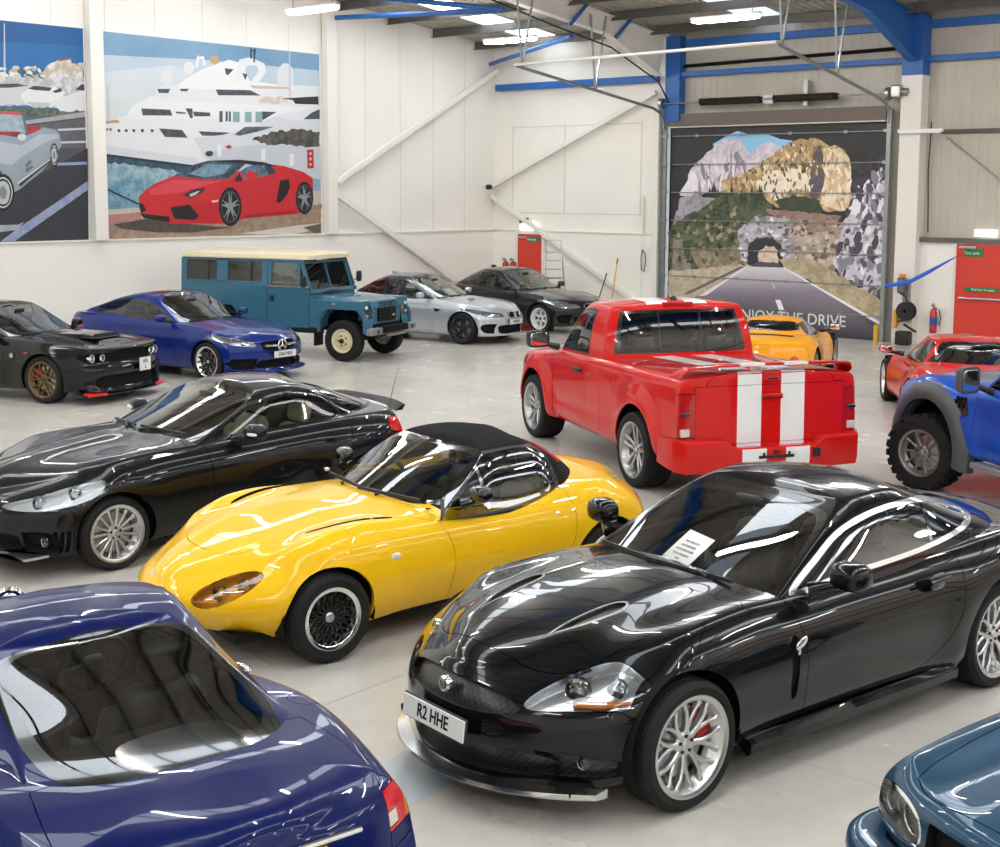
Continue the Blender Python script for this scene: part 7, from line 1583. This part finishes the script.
MURAL_MARINA = '''2b76b5|2468a6|1|-1508,636 -1426,635 -1251,636 -1253,219 -1443,217 -1527,216
1d5a98|2468a6|1|-1508,636 -1426,634 -1251,636 -1252,603 -1510,591
*e8e4dc efece6 d8d2c6 c9b79f f3f0ea|70|0.1 0.06|-1512,544 -1343,554 -1306,567 -1254,568 -1253,536 -1513,519
*4c5a44 5a6650 8c6a55 7b5f4e|30|0.06 0.04|-1512,541 -1258,560 -1258,535 -1513,519
eceae6|c9b9a4|3|-1337,554 -1306,572 -1282,577 -1277,564 -1252,571 -1253,533 -1338,530
a8644a||0|-1309,571 -1282,578 -1279,574 -1306,568
e3e4e4|b9bcbd|3|-1513,524 -1253,541 -1253,484 -1515,471
d7dadb||0|-1514,511 -1379,520 -1375,483 -1515,473
4a5258||0|-1514,510 -1397,520 -1375,517 -1414,511 -1514,505
eff0ef||0|-1392,498 -1368,516 -1320,519 -1295,511 -1302,498 -1328,478 -1363,476 -1381,483
43484c||0|-1375,512 -1362,518 -1323,517 -1329,510 -1362,510
c5cbd0||0|-1381,487 -1327,487 -1331,478 -1363,476
e9eaea||0|-1327,491 -1290,504 -1252,517 -1252,476 -1304,470
3f464b||0|-1272,516 -1259,527 -1252,528 -1252,515
3f464b||0|-1324,509 -1305,518 -1301,511 -1315,507
4c5a52|6d7a70|3|-1515,475 -1381,475 -1292,472 -1252,476 -1252,467 -1517,446
6e7a66|4c5a52|3|-1381,470 -1334,480 -1322,470 -1340,459 -1382,456
d9dadb||0|-1420,630 -1418,630 -1420,540 -1424,540
b9b9b6|a5a5a3|2|-1400,448 -1252,474 -1252,461 -1388,442
55565c|4a4b52|2|-1517,436 -1388,443 -1252,464 -1253,219 -1527,216
6a6b72|5a5b62|2|-1377,441 -1252,461 -1253,402 -1319,401
3a3a42|33333b|2|-1521,334 -1381,336 -1249,403 -1253,219 -1527,216
d0d2d6||0|-1314,438 -1252,443 -1252,439 -1314,434
d0d2d6||0|-1309,414 -1251,417 -1252,413 -1309,410
8fa6d2||0|-1320,372 -1252,376 -1252,370 -1317,367
a9b5d0|8c9cc4|2|-1443,222 -1408,245 -1252,337 -1252,320 -1414,222
b8bcc8|a4a9b8|2|-1525,253 -1407,253 -1393,258 -1408,243 -1526,232
a9b3bd|97a2ae|1|-1519,400 -1468,422 -1435,423 -1401,419 -1377,425 -1347,440 -1320,437 -1310,428 -1307,406 -1319,390 -1350,357 -1399,321 -1414,314 -1438,356 -1521,344
c6ced6|b4bec8|1|-1519,400 -1435,410 -1393,404 -1354,426 -1318,429 -1313,422 -1354,405 -1391,383 -1414,367 -1520,375
c83a48|a82a38|2|-1468,430 -1434,442 -1394,441 -1353,441 -1350,436 -1371,427 -1400,425 -1435,422
e05060||0|-1433,467 -1393,467 -1389,463 -1433,459
8fa9b8|b6c8d0|2|-1467,456 -1433,461 -1389,461 -1379,431 -1383,426 -1400,430 -1468,427
6a7076||0|-1391,464 -1386,463 -1377,428 -1382,426
dfe2e4||0|-1382,420 -1383,418 -1384,416 -1387,414 -1390,413 -1393,413 -1396,414 -1399,415 -1400,417 -1401,419 -1400,422 -1398,424 -1396,425 -1393,426 -1390,426 -1387,426 -1384,424 -1383,422
70787f||0|-1387,367 -1376,377 -1372,373 -1384,361
70787f||0|-1387,359 -1372,367 -1369,363 -1384,352
3c4148||0|-1403,333 -1328,384 -1325,380 -1399,325
dfe3e6||0|-1404,333 -1328,383 -1328,381 -1403,330
1a1a1d||0|-1411,314 -1413,302 -1417,291 -1424,283 -1432,279 -1440,279 -1448,283 -1454,291 -1458,302 -1458,314 -1456,326 -1452,337 -1445,345 -1437,349 -1429,349 -1422,345 -1416,337 -1412,326
d9dadb||0|-1415,314 -1417,304 -1421,295 -1426,289 -1433,285 -1439,285 -1446,289 -1450,295 -1453,304 -1454,314 -1453,324 -1449,333 -1443,339 -1437,343 -1430,343 -1424,339 -1419,333 -1416,324
1a1a1d||0|-1417,314 -1419,305 -1422,297 -1427,291 -1433,288 -1439,288 -1444,291 -1449,297 -1451,305 -1452,314 -1451,323 -1447,331 -1442,337 -1437,340 -1431,340 -1425,337 -1421,331 -1418,323
c9ccce||0|-1420,314 -1422,306 -1424,299 -1428,294 -1433,292 -1438,292 -1443,294 -1446,300 -1448,306 -1449,314 -1448,322 -1445,329 -1441,334 -1436,336 -1431,336 -1427,334 -1423,329 -1421,322
8b9095||0|-1427,314 -1428,310 -1429,306 -1431,303 -1434,302 -1437,302 -1439,303 -1441,306 -1442,310 -1442,314 -1442,318 -1440,322 -1438,325 -1436,326 -1433,326 -1431,325 -1429,322 -1427,318
1a1a1d||0|-1315,387 -1316,379 -1317,372 -1320,367 -1323,364 -1326,364 -1329,367 -1332,372 -1333,379 -1333,387 -1332,395 -1331,402 -1328,407 -1325,410 -1322,410 -1319,408 -1316,402 -1315,395
d9dadb||0|-1316,387 -1317,381 -1319,375 -1321,370 -1323,368 -1326,368 -1328,370 -1330,375 -1331,380 -1332,387 -1331,394 -1329,399 -1327,404 -1325,406 -1322,406 -1320,404 -1318,400 -1317,394
1a1a1d||0|-1317,387 -1318,381 -1319,376 -1321,372 -1323,370 -1326,370 -1328,372 -1330,376 -1331,381 -1331,387 -1330,393 -1329,398 -1327,402 -1325,404 -1322,404 -1320,402 -1318,399 -1317,393
c9ccce||0|-1318,387 -1319,382 -1320,378 -1322,374 -1324,372 -1326,372 -1327,374 -1329,377 -1329,382 -1330,387 -1329,392 -1328,397 -1326,400 -1324,402 -1322,402 -1321,400 -1319,397 -1319,392
8b9095||0|-1321,387 -1321,384 -1322,382 -1323,380 -1324,379 -1325,379 -1326,380 -1326,382 -1327,384 -1327,387 -1327,390 -1326,392 -1325,394 -1324,395 -1323,395 -1322,394 -1322,392 -1321,390'''
DOOR_PRINT = '''2b2a2b|343233|2|568,478 1126,475 1132,-13 574,-3
84c3ea|9acdf0|1|683,434 717,451 750,464 784,455 826,456 862,443 894,439 885,427 863,412 791,410 742,416
c6bac7|e2d9de|3|594,319 618,352 624,374 661,406 689,433 723,446 760,446 773,421 788,410 803,426 838,438 862,425 857,404 793,363 714,325 645,314 599,313
e9e3e6|f2eef0|2|594,319 618,350 625,374 637,369 650,341 644,317 599,313
*f0eaec 8f8294 e4dce2 9a8d9e|34|0.06 0.22|637,352 742,437 780,394 816,399 763,352 644,322
e0c497|a98a5e|3|710,347 762,365 804,381 851,414 885,435 919,442 953,443 976,430 1010,422 1035,397 1041,341 1043,291 1015,281 948,285 855,289 806,320 714,320
efdcc0|fbf0dd|3|802,341 834,373 899,378 945,362 935,331 889,326 866,300 830,320
f6e6cc|e2c79c|3|971,418 1010,420 1034,394 1041,341 1043,294 1015,282 967,298 974,341 978,382
6e6168|5a4f58|2|944,387 948,423 965,428 978,377 974,336 961,308 941,313 937,341
*6d5a35 857045 5a4c30 fff3e0 f3dfbf a98a5e|170|0.035 0.08|726,341 804,381 885,432 971,428 972,392 946,326 878,295 806,326
*fff3e0 d9bd90 c9a878 fbe9d0|70|0.05 0.12|971,418 1010,420 1034,394 1041,341 1041,296 1015,286 975,303
8b8590|b0aab2|3|598,308 638,317 702,304 709,287 652,265 594,242 575,218
3b4636|5b6448|3|574,241 626,270 671,290 702,314 763,325 824,318 849,294 844,268 891,258 983,255 894,164 571,124
6b6f52|48503c|3|568,230 659,265 747,250 768,181 662,128 571,124
47513c|39442f|3|854,300 901,318 952,311 976,285 971,272 879,279
8a6a60|a5857a|3|831,284 902,279 982,273 1021,271 1005,255 856,260
2e3a2c|3a4636|3|690,312 695,339 702,312
2e3a2c|3a4636|3|675,314 680,335 686,314
2e3a2c|3a4636|3|722,295 727,329 733,295
2e3a2c|3a4636|3|789,310 793,339 800,310
2e3a2c|3a4636|3|698,311 703,332 709,311
2e3a2c|3a4636|3|686,314 691,351 698,314
2e3a2c|3a4636|3|801,298 805,331 811,298
2e3a2c|3a4636|3|682,314 687,339 694,314
2e3a2c|3a4636|3|764,299 768,334 775,299
2e3a2c|3a4636|3|809,313 814,343 820,313
2e3a2c|3a4636|3|772,304 777,326 783,304
2e3a2c|3a4636|3|735,313 739,349 746,313
2e3a2c|3a4636|3|807,303 812,327 818,303
2e3a2c|3a4636|3|815,303 819,338 826,303
2e3a2c|3a4636|3|804,304 808,330 815,304
2e3a2c|3a4636|3|758,306 763,327 769,306
b59f90|8f7d6c|3|844,252 948,264 1016,260 1039,240 1009,148 895,138 870,184
9a8d7c|c4b3a2|3|904,217 1006,241 1019,169 953,130 883,159
a8977f|83755f|3|629,177 761,198 775,149 662,134
a39ca6|d0cad2|3|760,235 808,268 891,264 910,218 894,159 880,164 875,206 851,221 809,220 788,204 787,150 768,165
3a3740|322f38|1|788,149 789,198 809,215 851,217 874,203 881,151
e7d6c2|c9ae92|3|817,162 817,188 834,200 855,199 866,189 867,160
55505a||0|788,149 817,162 867,161 881,151
8a8592|dcd8e0|4|1022,240 1045,291 1051,336 1071,376 1087,381 1126,391 1134,17 1055,88 1003,168 1012,209
4a454e|2f2c32|3|1045,291 1046,341 1041,387 1071,391 1126,400 1128,351 1089,341 1064,301
*efecf2 5f5964 cfcad6 4d4753 8a8592|150|0.09 0.16|1037,291 1072,366 1119,376 1130,42 1061,94 1008,168 1017,230
e9e0d2|cfc2ae|3|630,133 769,152 799,151 631,77 618,82
5c5258|8d8288|3|571,122 630,133 649,125 624,82 572,68
7a6d66|9c8f86|4|581,209 605,210 612,171 633,149 637,122 588,106 580,159
e2d5b8|b9a987|3|888,162 941,146 1009,141 1124,52 1124,68 1060,110 952,156
ddd6d4|efe8e4|2|883,151 906,149 953,128 930,129
*2f3a2a 6f7858 8d8f6a 4b573c a39a80|110|0.07 0.07|581,230 658,276 708,298 765,288 768,159 597,147
*6f5f4f c9b8a5 7f705e d8c8b8|70|0.07 0.06|879,258 1016,260 1028,230 1003,168 894,164
*efebf0 8d8690 bdb6c0 6d6670|60|0.08 0.06|760,235 808,268 891,264 910,218 894,159 880,164 875,206 851,221 809,220 788,204 787,150 768,165
c4b493|a6977a|3|871,169 952,172 1126,88 1128,22 953,123 883,152
b3a58a|cbbda3|3|570,130 787,155 769,144 651,68 573,17
dcd4da>8f8592||0|790,150 880,151 988,103 686,88
8f8592>39353c||0|686,89 988,104 1127,32 1127,-1 560,-9 559,31
e9e3e6||0|782,149 789,150 680,77 657,73
6e6570||0|769,149 782,149 631,77 612,76
f1edee||0|880,151 885,152 1127,40 1127,32
f5f2f2||0|864,76 877,77 889,52 876,50
cbc3cb||0|853,115 857,115 863,102 859,102
c0b8c0||0|847,134 849,134 852,123 849,123'''
# ------------------------------------------------------------------ prints, door gear, signs and tools
def print_mats():
    out = []
    for s, (sc, lo, hi) in enumerate(((1, 2, 3), (.5, .3, .7), (8, .35, .65), (5.5, .42, .56), (3.6, .44, .56))):
        m = bpy.data.materials.new('print_ink_%d' % s); m.use_nodes = True; nt = m.node_tree; b = nt.nodes['Principled BSDF']; b.inputs['Roughness'].default_value = .5
        a1 = nt.nodes.new('ShaderNodeAttribute'); a1.attribute_name = 'ink'; a2 = nt.nodes.new('ShaderNodeAttribute'); a2.attribute_name = 'ink_two'
        tc = nt.nodes.new('ShaderNodeTexCoord'); n = nt.nodes.new('ShaderNodeTexNoise'); n.inputs['Scale'].default_value = sc; n.inputs['Detail'].default_value = 6; n.inputs['Roughness'].default_value = .62 if s < 3 else .72
        r = nt.nodes.new('ShaderNodeMapRange'); r.inputs[1].default_value = lo; r.inputs[2].default_value = hi; mx = nt.nodes.new('ShaderNodeMix'); mx.data_type = 'RGBA'
        nt.links.new(tc.outputs['Object'], n.inputs['Vector']); nt.links.new(n.outputs['Fac'], r.inputs[0]); nt.links.new(r.outputs[0], mx.inputs[0]); nt.links.new(a1.outputs['Color'], mx.inputs[6]); nt.links.new(a2.outputs['Color'], mx.inputs[7]); nt.links.new(mx.outputs[2], b.inputs['Base Color'])
        out.append(m)
    return out
def picture(name, layers, to3, mats, parent=None, step=.00006, tone=1):
    vs, fs, c1, c2, mi = [], [], [], [], []; rn = random.Random(7); k = 0
    def put(P, a, b_, s):
        nonlocal k
        base = len(vs); vs.extend(to3(u, v, step * k) for u, v in P); fs.append(tuple(range(base, base + len(P)))); mi.append(s); k += 1
        ca = a.split('>'); zm = sum(v for u, v in P) / len(P)
        for u, v in P:
            c = [tone * q for q in srgb(ca[0] if v > zm else ca[-1])]; c1.append((*c, 1)); c2.append((*([tone * q for q in srgb(b_)] if b_ else c), 1))
    for line in layers.split('\n'):
        a, b_, s, pt = line.split('|'); P = [tuple(int(q) / 100 for q in w.split(',')) for w in pt.split()]
        if a[0] == '*':
            cols = a[1:].split(); rx, ry = map(float, s.split()); xs, ys = [q[0] for q in P], [q[1] for q in P]; n = 0
            while n < int(b_):
                x, y = rn.uniform(min(xs), max(xs)), rn.uniform(min(ys), max(ys))
                if not pin(P, x, y): continue
                n += 1; ex, ey, sk = rx * rn.uniform(.4, 1.2), ry * rn.uniform(.4, 1.2), rn.uniform(-.5, .5); put([(x + ex * math.cos(t) * rn.uniform(.7, 1.2) + sk * ey * math.sin(t), y + ey * math.sin(t)) for t in (0, 1.05, 2.1, 3.14, 4.2, 5.2)], rn.choice(cols), '', 0)
            continue
        s = int(s)
        if s >= 3 and len(P) > 3:                       # ragged natural edges
            Q = []
            for i, (x0, y0) in enumerate(P):
                x1, y1 = P[(i + 1) % len(P)]; n = max(1, int(math.hypot(x1 - x0, y1 - y0) / .09))
                Q += [(x0 + (x1 - x0) * j / n + (rn.uniform(-.035, .035) if j else 0), y0 + (y1 - y0) * j / n + (rn.uniform(-.035, .035) if j else 0)) for j in range(n)]
            P = Q
        put(P, a, b_, s)
    me = bpy.data.meshes.new(name); me.from_pydata(vs, [], fs)
    for m in mats: me.materials.append(m)
    me.polygons.foreach_set('material_index', mi)
    for nm, c in (('ink', c1), ('ink_two', c2)):
        at = me.color_attributes.new(nm, 'FLOAT_COLOR', 'POINT'); at.data.foreach_set('color', [x for q in c for x in q])
    return link(name, me, parent)
def props():
    pm = print_mats()
    for lay, lab, y0, y1 in ((MURAL_YACHT, 'wall mural of a white yacht with a red sports car parked on the quay', -12.17, -6.28), (MURAL_MARINA, 'wall mural of a silver open roadster in a marina car park, left edge', -18.4, -12.49)):
        t = thing('wall_mural', lab, 'mural', (0, (y0 + y1) / 2, 2.22), 0)
        MB().box((.012, 0, 2.06), (.012, y1 - y0, 4.14)).build('backing_board', SGW, t)
        picture('printed_scene', lay, lambda u, v, h: (.02 + h, u - (y0 + y1) / 2, v - 2.22), pm, t, tone=.78)
    # big sectional door with its print
    t = thing('sectional_door', 'closed overhead sectional door printed with a mountain road tunnel', 'door', (8.45, 0, 0)); ox = 8.45
    MB().box((0, -.03, 2.38), (5.58, .05, 4.78)).build('door_leaf', MTB, t)
    picture('printed_scene', DOOR_PRINT, lambda u, v, h: (u - ox, -.057 - h, v), pm, t)
    for k, z in enumerate((4.55, 3.88, 3.21, 2.54, 1.87, 1.20, .53)):
        s = MB().tube([(-2.70, -.108, z), (2.70, -.108, z)], .012, 6); s.build('panel_seam', GALV, t)
        for f in (.135, .35, .58, .825): MB().box((-2.76 + 5.54 * f, -.115, z), (.07, .02, .07)).build('hinge', GALV, t)
    MB().box((0, -.13, 4.93), (5.56, .16, .29)).build('lintel', mat('brown_steel', '6a5f58', .5), t); MB().box((0, -.14, 4.765), (5.5, .05, .03)).build('top_seal', STW, t)
    text('door_lettering', 'ENJOY THE DRIVE', .36, WHT, t, (.55, -.112, .36), (1, 0, 0), (0, 0, 1), .002, .98)
    g = thing('door_track', 'galvanised lift track with springs framing the printed overhead door', 'door track', (8.45, -.2, 0))
    for sg, x, end in ((-1, -2.88, (-2.85, -5.9, 5.82)), (1, 2.86, (2.85, -5.2, 5.96))):
        MB().box((x, .03, 2.5), (.13, .05, 5.0)).box((x + sg * .05, -.02, 2.5), (.02, .1, 5.0)).build('vertical_rail', GALV, g)
        for z in (4.55, 3.88, 3.21, 2.54, 1.87, 1.20, .53): MB().box((x - sg * .02, -.02, z), (.2, .05, .07)).build('roller_bracket', GALV, g)
        pts = [(x, -.02, 4.7), (x, -.06, 4.95), (x, -.22, 5.12), (x, -.5, 5.2)] + [(x + (end[0] - x) * q, -.5 + (end[1] + .7) * q, 5.2 + (end[2] - 5.2) * q) for q in (.3, .6, 1)]
        MB().tube(pts, .035, 8).build('horizontal_rail', GALV, g)
        MB().lathe([(.03, 0), (.13, .0), (.14, .05), (.13, .10), (.03, .10)], 'x', 18, c=(x - .05, -.12, 5.32)).build('cable_drum', STEEL, g)
        for q in (.45, .95):
            px_, py_, pz_ = x + (end[0] - x) * q, -.5 + (end[1] + .7) * q, 5.2 + (end[2] - 5.2) * q
            MB().bar((px_, py_, pz_), (px_ + .05, py_ - .28, zroof(py_) - .2), .04, .025).bar((px_, py_, pz_), (px_ + .05, py_ + .30, zroof(py_) - .2), .04, .025).build('track_hanger', GALV, g)
    MB().tube([(-2.85, -5.7, 5.83), (2.85, -5.0, 5.98)], .03, 8).build('cross_bar', STW, g)
    MB().tube([(-2.95, -.12, 5.32), (2.95, -.12, 5.32)], .018, 8).build('shaft', STEEL, g)
    sp = mat('dark_spring', '4a453f', .5, .6)
    for a, b_ in ((-1.82, -.2), (.12, 1.68)):
        n = int((b_ - a) * 170); h = [(a + (b_ - a) * k / n, -.12 + .075 * math.cos(k * .62), 5.32 + .075 * math.sin(k * .62)) for k in range(n + 1)]
        o = MB().tube(h, .016, 5).build('torsion_spring', sp, g); MB().lathe([(.02, 0), (.06, 0), (.06, b_ - a), (.02, b_ - a)], 'x', 12, c=(a, -.12, 5.32)).build('spring_core', MTB, o)
    MB().box((-.03, -.06, 5.32), (.25, .1, .2)).build('centre_bracket', STEEL, g); MB().box((.9, .0, 5.42), (.10, .2, .55)).build('spring_pad', STEEL, g)
    m = thing('door_motor', 'grey chain hoist box on the white column top right of the big door', 'motor', (11.55, -.42, 5.35)); MB().box((0, 0, 0), (.22, .22, .26)).build('gearbox', STEEL, m, bev=.03); MB().lathe([(.001, 0), (.07, 0), (.08, .05), (.08, .14), (.001, .16)], 'x', 16, c=(.1, 0, -.02)).build('motor_drum', GREYM, m)
    # fire door in the corner
    def fire_door(x0, x1, z1, label, hinge_left, name='fire_exit_door'):
        cx = (x0 + x1) / 2; d = thing(name, label, 'door', (cx, -.1, 0)); w = x1 - x0
        MB().box((0, -.04, z1 / 2), (w, .05, z1)).build('door_leaf', RDOOR, d, bev=.004)
        MB().box((-w / 2 - .03, -.03, z1 / 2), (.06, .1, z1)).box((w / 2 + .03, -.03, z1 / 2), (.06, .1, z1)).box((0, -.03, z1 + .03), (w + .12, .1, .06)).build('door_frame', STW, d)
        return d, w
    d, w = fire_door(.98, 1.80, 2.10, 'red fire door in the corner behind the dark grey coupe', True)
    MB().box((.12, -.075, 1.97), (.40, .006, .13)).build('exit_sign', GRN, d); text('sign_lettering', 'Fire exit', .09, SGW, d, (.08, -.08, 1.965), (1, 0, 0), (0, 0, 1)); MB().box((-.24, -.08, 2.01), (.25, .04, .05)).build('door_closer', STEEL, d, bev=.005)
    MB().box((-.3, -.085, 1.0), (.12, .04, .03)).build('door_handle', STEEL, d)
    d, w = fire_door(12.88, 13.98, 2.18, 'red fire exit door on the right beside the fire extinguisher', True)
    MB().box((-.18, -.075, 2.0), (.40, .006, .17)).build('exit_sign', GRN, d); text('sign_lettering', 'Fire exit', .095, SGW, d, (-.22, -.08, 1.99), (1, 0, 0), (0, 0, 1))
    MB().box((.02, -.09, 1.24), (.72, .008, .085)).build('push_bar_sign', GRN, d); text('sign_lettering', 'Push bar to open', .07, SGW, d, (.05, -.096, 1.238), (1, 0, 0), (0, 0, 1))
    MB().box((-.30, -.1, 2.11), (.36, .05, .05)).build('door_closer', STEEL, d, bev=.005); MB().tube([(-.45, -.12, 1.05), (.45, -.12, 1.05)], .022, 8).build('push_bar', STEEL, d)
    # overhead signs and lights
    s = thing('exit_light', 'green and white emergency exit box above the corner fire door', 'sign', (1.18, -.12, 2.33)); MB().box((0, 0, .12), (.46, .05, .20)).build('sign_panel', SGW, s); MB().box((-.12, -.028, .13), (.10, .004, .15)).build('running_figure', GRN, s); MB().box((.08, -.028, .13), (.14, .004, .14)).build('exit_arrow', GRN, s); MB().box((.10, -.03, -.06), (.42, .09, .13)).build('lamp_case', mat('lit_diffuser', (1, 1, .97), .4, emit=1.6), s, bev=.015)
    s = thing('emergency_light', 'white lit emergency lamp above the right fire door', 'light', (13.50, -.22, 2.33)); MB().box((0, 0, .07), (.46, .10, .13)).build('lamp_case', MATS['lit_diffuser'], s, bev=.02); MB().box((0, .03, .14), (.5, .06, .03)).build('lamp_back', SGW, s)
    s = thing('wall_light', 'thin white tube light fixed across the white column right of the big door', 'light', (12.1, -.44, 4.52)); MB().box((0, 0, 0), (1.0, .07, .07)).build('tube_case', SGW, s, bev=.02); MB().tube([(-.45, -.03, -.04), (.45, -.03, -.04)], .02, 8).build('tube', SGW, s)
    s = thing('conduit', 'grey cable conduit running along the cladding to the right of the column', 'pipe', (12.9, -.05, 4.5)); MB().tube([(-.5, 0, 0), (22.9, 0, 0)], .045, 8).build('conduit_pipe', PURL, s); MB().tube([(-.6, -.3, .2), (-.62, -.32, -.8), (-.58, -.3, -2.1)], .015, 6).build('dropper_cable', BLK, s)
    MB().tube([(-.4, 0, -.1), (.9, 0, -1.1), (1.2, 0, -1.35)], .012, 5).build('stay_wire', STEEL, s)
    c = thing('security_camera', 'small black security camera on the white corner of the walls', 'camera', (.06, -.45, 3.33)); MB().tube([(-.04, 0, .03), (.08, 0, .03)], .02, 8).build('mount_arm', STW, c); MB().sell((.16, -.02, 0), (.10, .07, .07), (.8, .8), 14, 8).build('camera_body', BLK, c)
    # red extinguishers behind the grey coupe
    def extinguisher(x, y, z, h, label, rz=0):
        e = thing('fire_extinguisher', label, 'fire extinguisher', (x, y, z), rz, None); MB().lathe([(.001, 0), (.07, 0), (.078, .02), (.078, h - .12), (.06, h - .05), (.025, h - .02), (.025, h)], 'z', 20).build('cylinder', mat('extinguisher_red', 'c01818', .3, coat=1), e)
        MB().lathe([(.0785, h * .32), (.0785, h * .62)], 'z', 20).build('label_band', mat('blue_label', '27489a', .4), e); MB().box((.0, -.03, h + .03), (.03, .14, .03)).box((0, -.05, h + .07), (.025, .12, .015)).build('valve_handle', BLK, e, bev=.004)
        MB().tube([(.02, 0, h), (.13, -.02, h - .06), (.16, -.02, h * .6), (.14, 0, h * .3)], .013, 8).build('hose', BLK, e); MB().box((0, .5 * -(y + .1) + .04, h * .45), (.10, -(y + .1) + .02, .16)).build('wall_bracket', STEEL, e); return e
    for x, lab in ((.60, 'red fire extinguisher on the left of a pair by the corner fire door'), (.86, 'red fire extinguisher on the right of a pair by the corner fire door')):
        extinguisher(x, -.24, .86, .52, lab)
    extinguisher(12.5, -.30, .28, .55, 'red fire extinguisher on the white wall left of the right fire door')
    # step ladder by the corner door
    l = thing('step_ladder', 'folding aluminium step ladder standing open by the corner fire door', 'ladder', (2.85, -1.0, 0), R(32)); al = mat('ladder_aluminium', 'b9bab8', .35, .8)
    for sg in (-1, 1):
        MB().bar((sg * .30, -.48, 0), (sg * .19, 0, 1.70), .07, .03, (1, 0, 0)).build('front_stile', al, l); MB().bar((sg * .33, .42, 0), (sg * .19, .04, 1.70), .04, .03, (1, 0, 0)).build('rear_stile', al, l)
        MB().box((sg * .30, -.48, .03), (.06, .09, .06)).build('rubber_foot', PLY, l)
    for k in range(7): f = (k + 1) / 8; MB().box((0, -.48 * (1 - f), 1.70 * f), (.60 - .22 * f, .09, .03)).build('tread', al, l)
    for f in (.25, .6): MB().bar((-.31 + .14 * f, .42 - .38 * f, 1.70 * f), (.31 - .14 * f, .42 - .38 * f, 1.70 * f), .03, .02).build('rear_brace', al, l)
    MB().box((0, .02, 1.70), (.46, .16, .04)).build('top_platform', al, l, bev=.008); MB().tube([(-.19, -.02, 1.70), (-.19, -.04, 2.0), (.19, -.04, 2.0), (.19, -.02, 1.70)], .014, 8).build('hand_rail', al, l)
    # brooms against the wall
    for x, dx, lab, m, cm in ((4.30, -.05, 'yellow handled broom leaning upright against the white wall', mat('broom_yellow', 'd9a520', .5), GRN), (3.80, .12, 'dark handled broom leaning beside the yellow one on the white wall', mat('broom_brown', '5a4030', .6), BLK)):
        b = thing('broom', lab, 'broom', (x, -.58, 0)); MB().tube([(0, 0, .12), (dx, .38, 1.50 if dx < 0 else 1.15)], .016, 8).build('handle', m, b); MB().tube([(dx * .93, .35, 1.42 if dx < 0 else 1.08), (dx, .385, 1.56 if dx < 0 else 1.18)], .019, 8).build('grip', cm, b); MB().box((0, -.01, .10), (.30, .07, .05)).build('broom_head', m, b, bev=.01); MB().box((0, -.01, .04), (.28, .06, .08)).build('bristles', BLK, b)
    h = thing('hose_hook', 'looped cable hanging from a post on the white wall left of the big door', 'cable', (4.95, -.13, 1.5)); MB().tube([(.0, 0, .3), (.10, -.03, .2), (.13, -.04, 0), (.08, -.04, -.25), (.0, -.03, -.2), (-.02, -.03, .05), (.0, 0, .3)], .014, 6).build('cable_loop', PURL, h); MB().box((-.05, .05, .1), (.06, .05, 3.0)).build('post', STW, h)
    # pressure washer set hanging on the column
    w_ = thing('pressure_washer', 'black and grey pressure washer reel hanging on the white column beside the extinguisher', 'tool', (11.93, -.42, .35))
    MB().box((0, .05, .60), (.16, .12, .9)).build('back_plate', GREYM, w_, bev=.01); MB().lathe([(.04, 0), (.20, 0), (.20, .02), (.07, .03), (.07, .12), (.20, .13), (.20, .15), (.04, .15)], 'y', 24, c=(.06, -.18, .38)).build('hose_reel', BLK, w_)
    MB().box((-.08, -.06, .92), (.17, .14, .34)).build('motor_housing', mat('machine_grey', '6b7074', .4), w_, bev=.03); MB().box((-.06, -.10, 1.13), (.10, .1, .08)).build('orange_cap', mat('orange_plastic', (.8, .25, .03), .5), w_, bev=.01)
    MB().tube([(-.12, -.1, .78), (.05, -.16, .70), (.12, -.2, .55), (.2, -.16, .40), (.1, -.18, .2), (-.1, -.15, .15)], .022, 8).build('hose', BLK, w_); MB().bar((-.20, -.05, .0), (-.20, -.05, .40), .09, .09).build('yellow_bottle', mat('broom_yellow', 'd9a520', .5), w_, bev=.02)
    MB().bar((.02, -.12, .10), (.30, -.12, -.05), .05, .04).build('lance', BLK, w_); MB().box((.0, -.05, -.2), (.3, .28, .3)).build('base_tank', BLK, w_, bev=.04)
    a = thing('air_line', 'blue barrier strap stretched from the column to the right fire door', 'strap', (12.2, -.72, 1.5)); MB().tube([(-.62, 0, -.25), (-.1, .02, -.14), (.3, .12, .10), (.72, .40, .40)], [.035, .045, .04, .012], 8).build('strap_body', mat('strap_blue', '2a5fd0', .5), a)
    MB().tube([(.7, .40, .39), (1.0, .50, .55)], .006, 5).build('cord', BLK, a)
    e = thing('yellow_cap_post', 'small yellow topped post at the foot of the right door track', 'post', (11.45, -.8, 0)); MB().lathe([(.001, .42), (.05, .42), (.055, .36), (.05, .3), (.05, 0)], 'z', 14).build('post_body', mat('broom_yellow', 'd9a520', .5), e)
    # ceiling cables
    k = thing('roof_cable', 'black cable sagging along the white rafter over the big door', 'cable', (5.6, -.6, 6.4)); MB().tube([(0, -6.5, .75), (.02, -4, .35), (.1, -2, .05), (.18, -.2, -.6), (.15, .35, -1.1)], .02, 6).build('cable_run', BLK, k)
# ------------------------------------------------------------------ build the place, large things first
room()
gt_coupe(); roadster(); hardtop(); red_pickup(); blue_coupe(); wall_row(); off_roader(); blue_pickup(); classic_coupe()
mid_engine('red_supercar', 'red mid-engined supercar by the right-hand fire door with its tail toward the blue pickup', FER, paint('scarlet', 'c4150d', 0, .35))
mid_engine('yellow_sports_car', 'orange-yellow mid-engined sports car behind the red pickup facing the painted door', LOT, paint('amber_yellow', 'f0a010', 0, .35), True)
props()
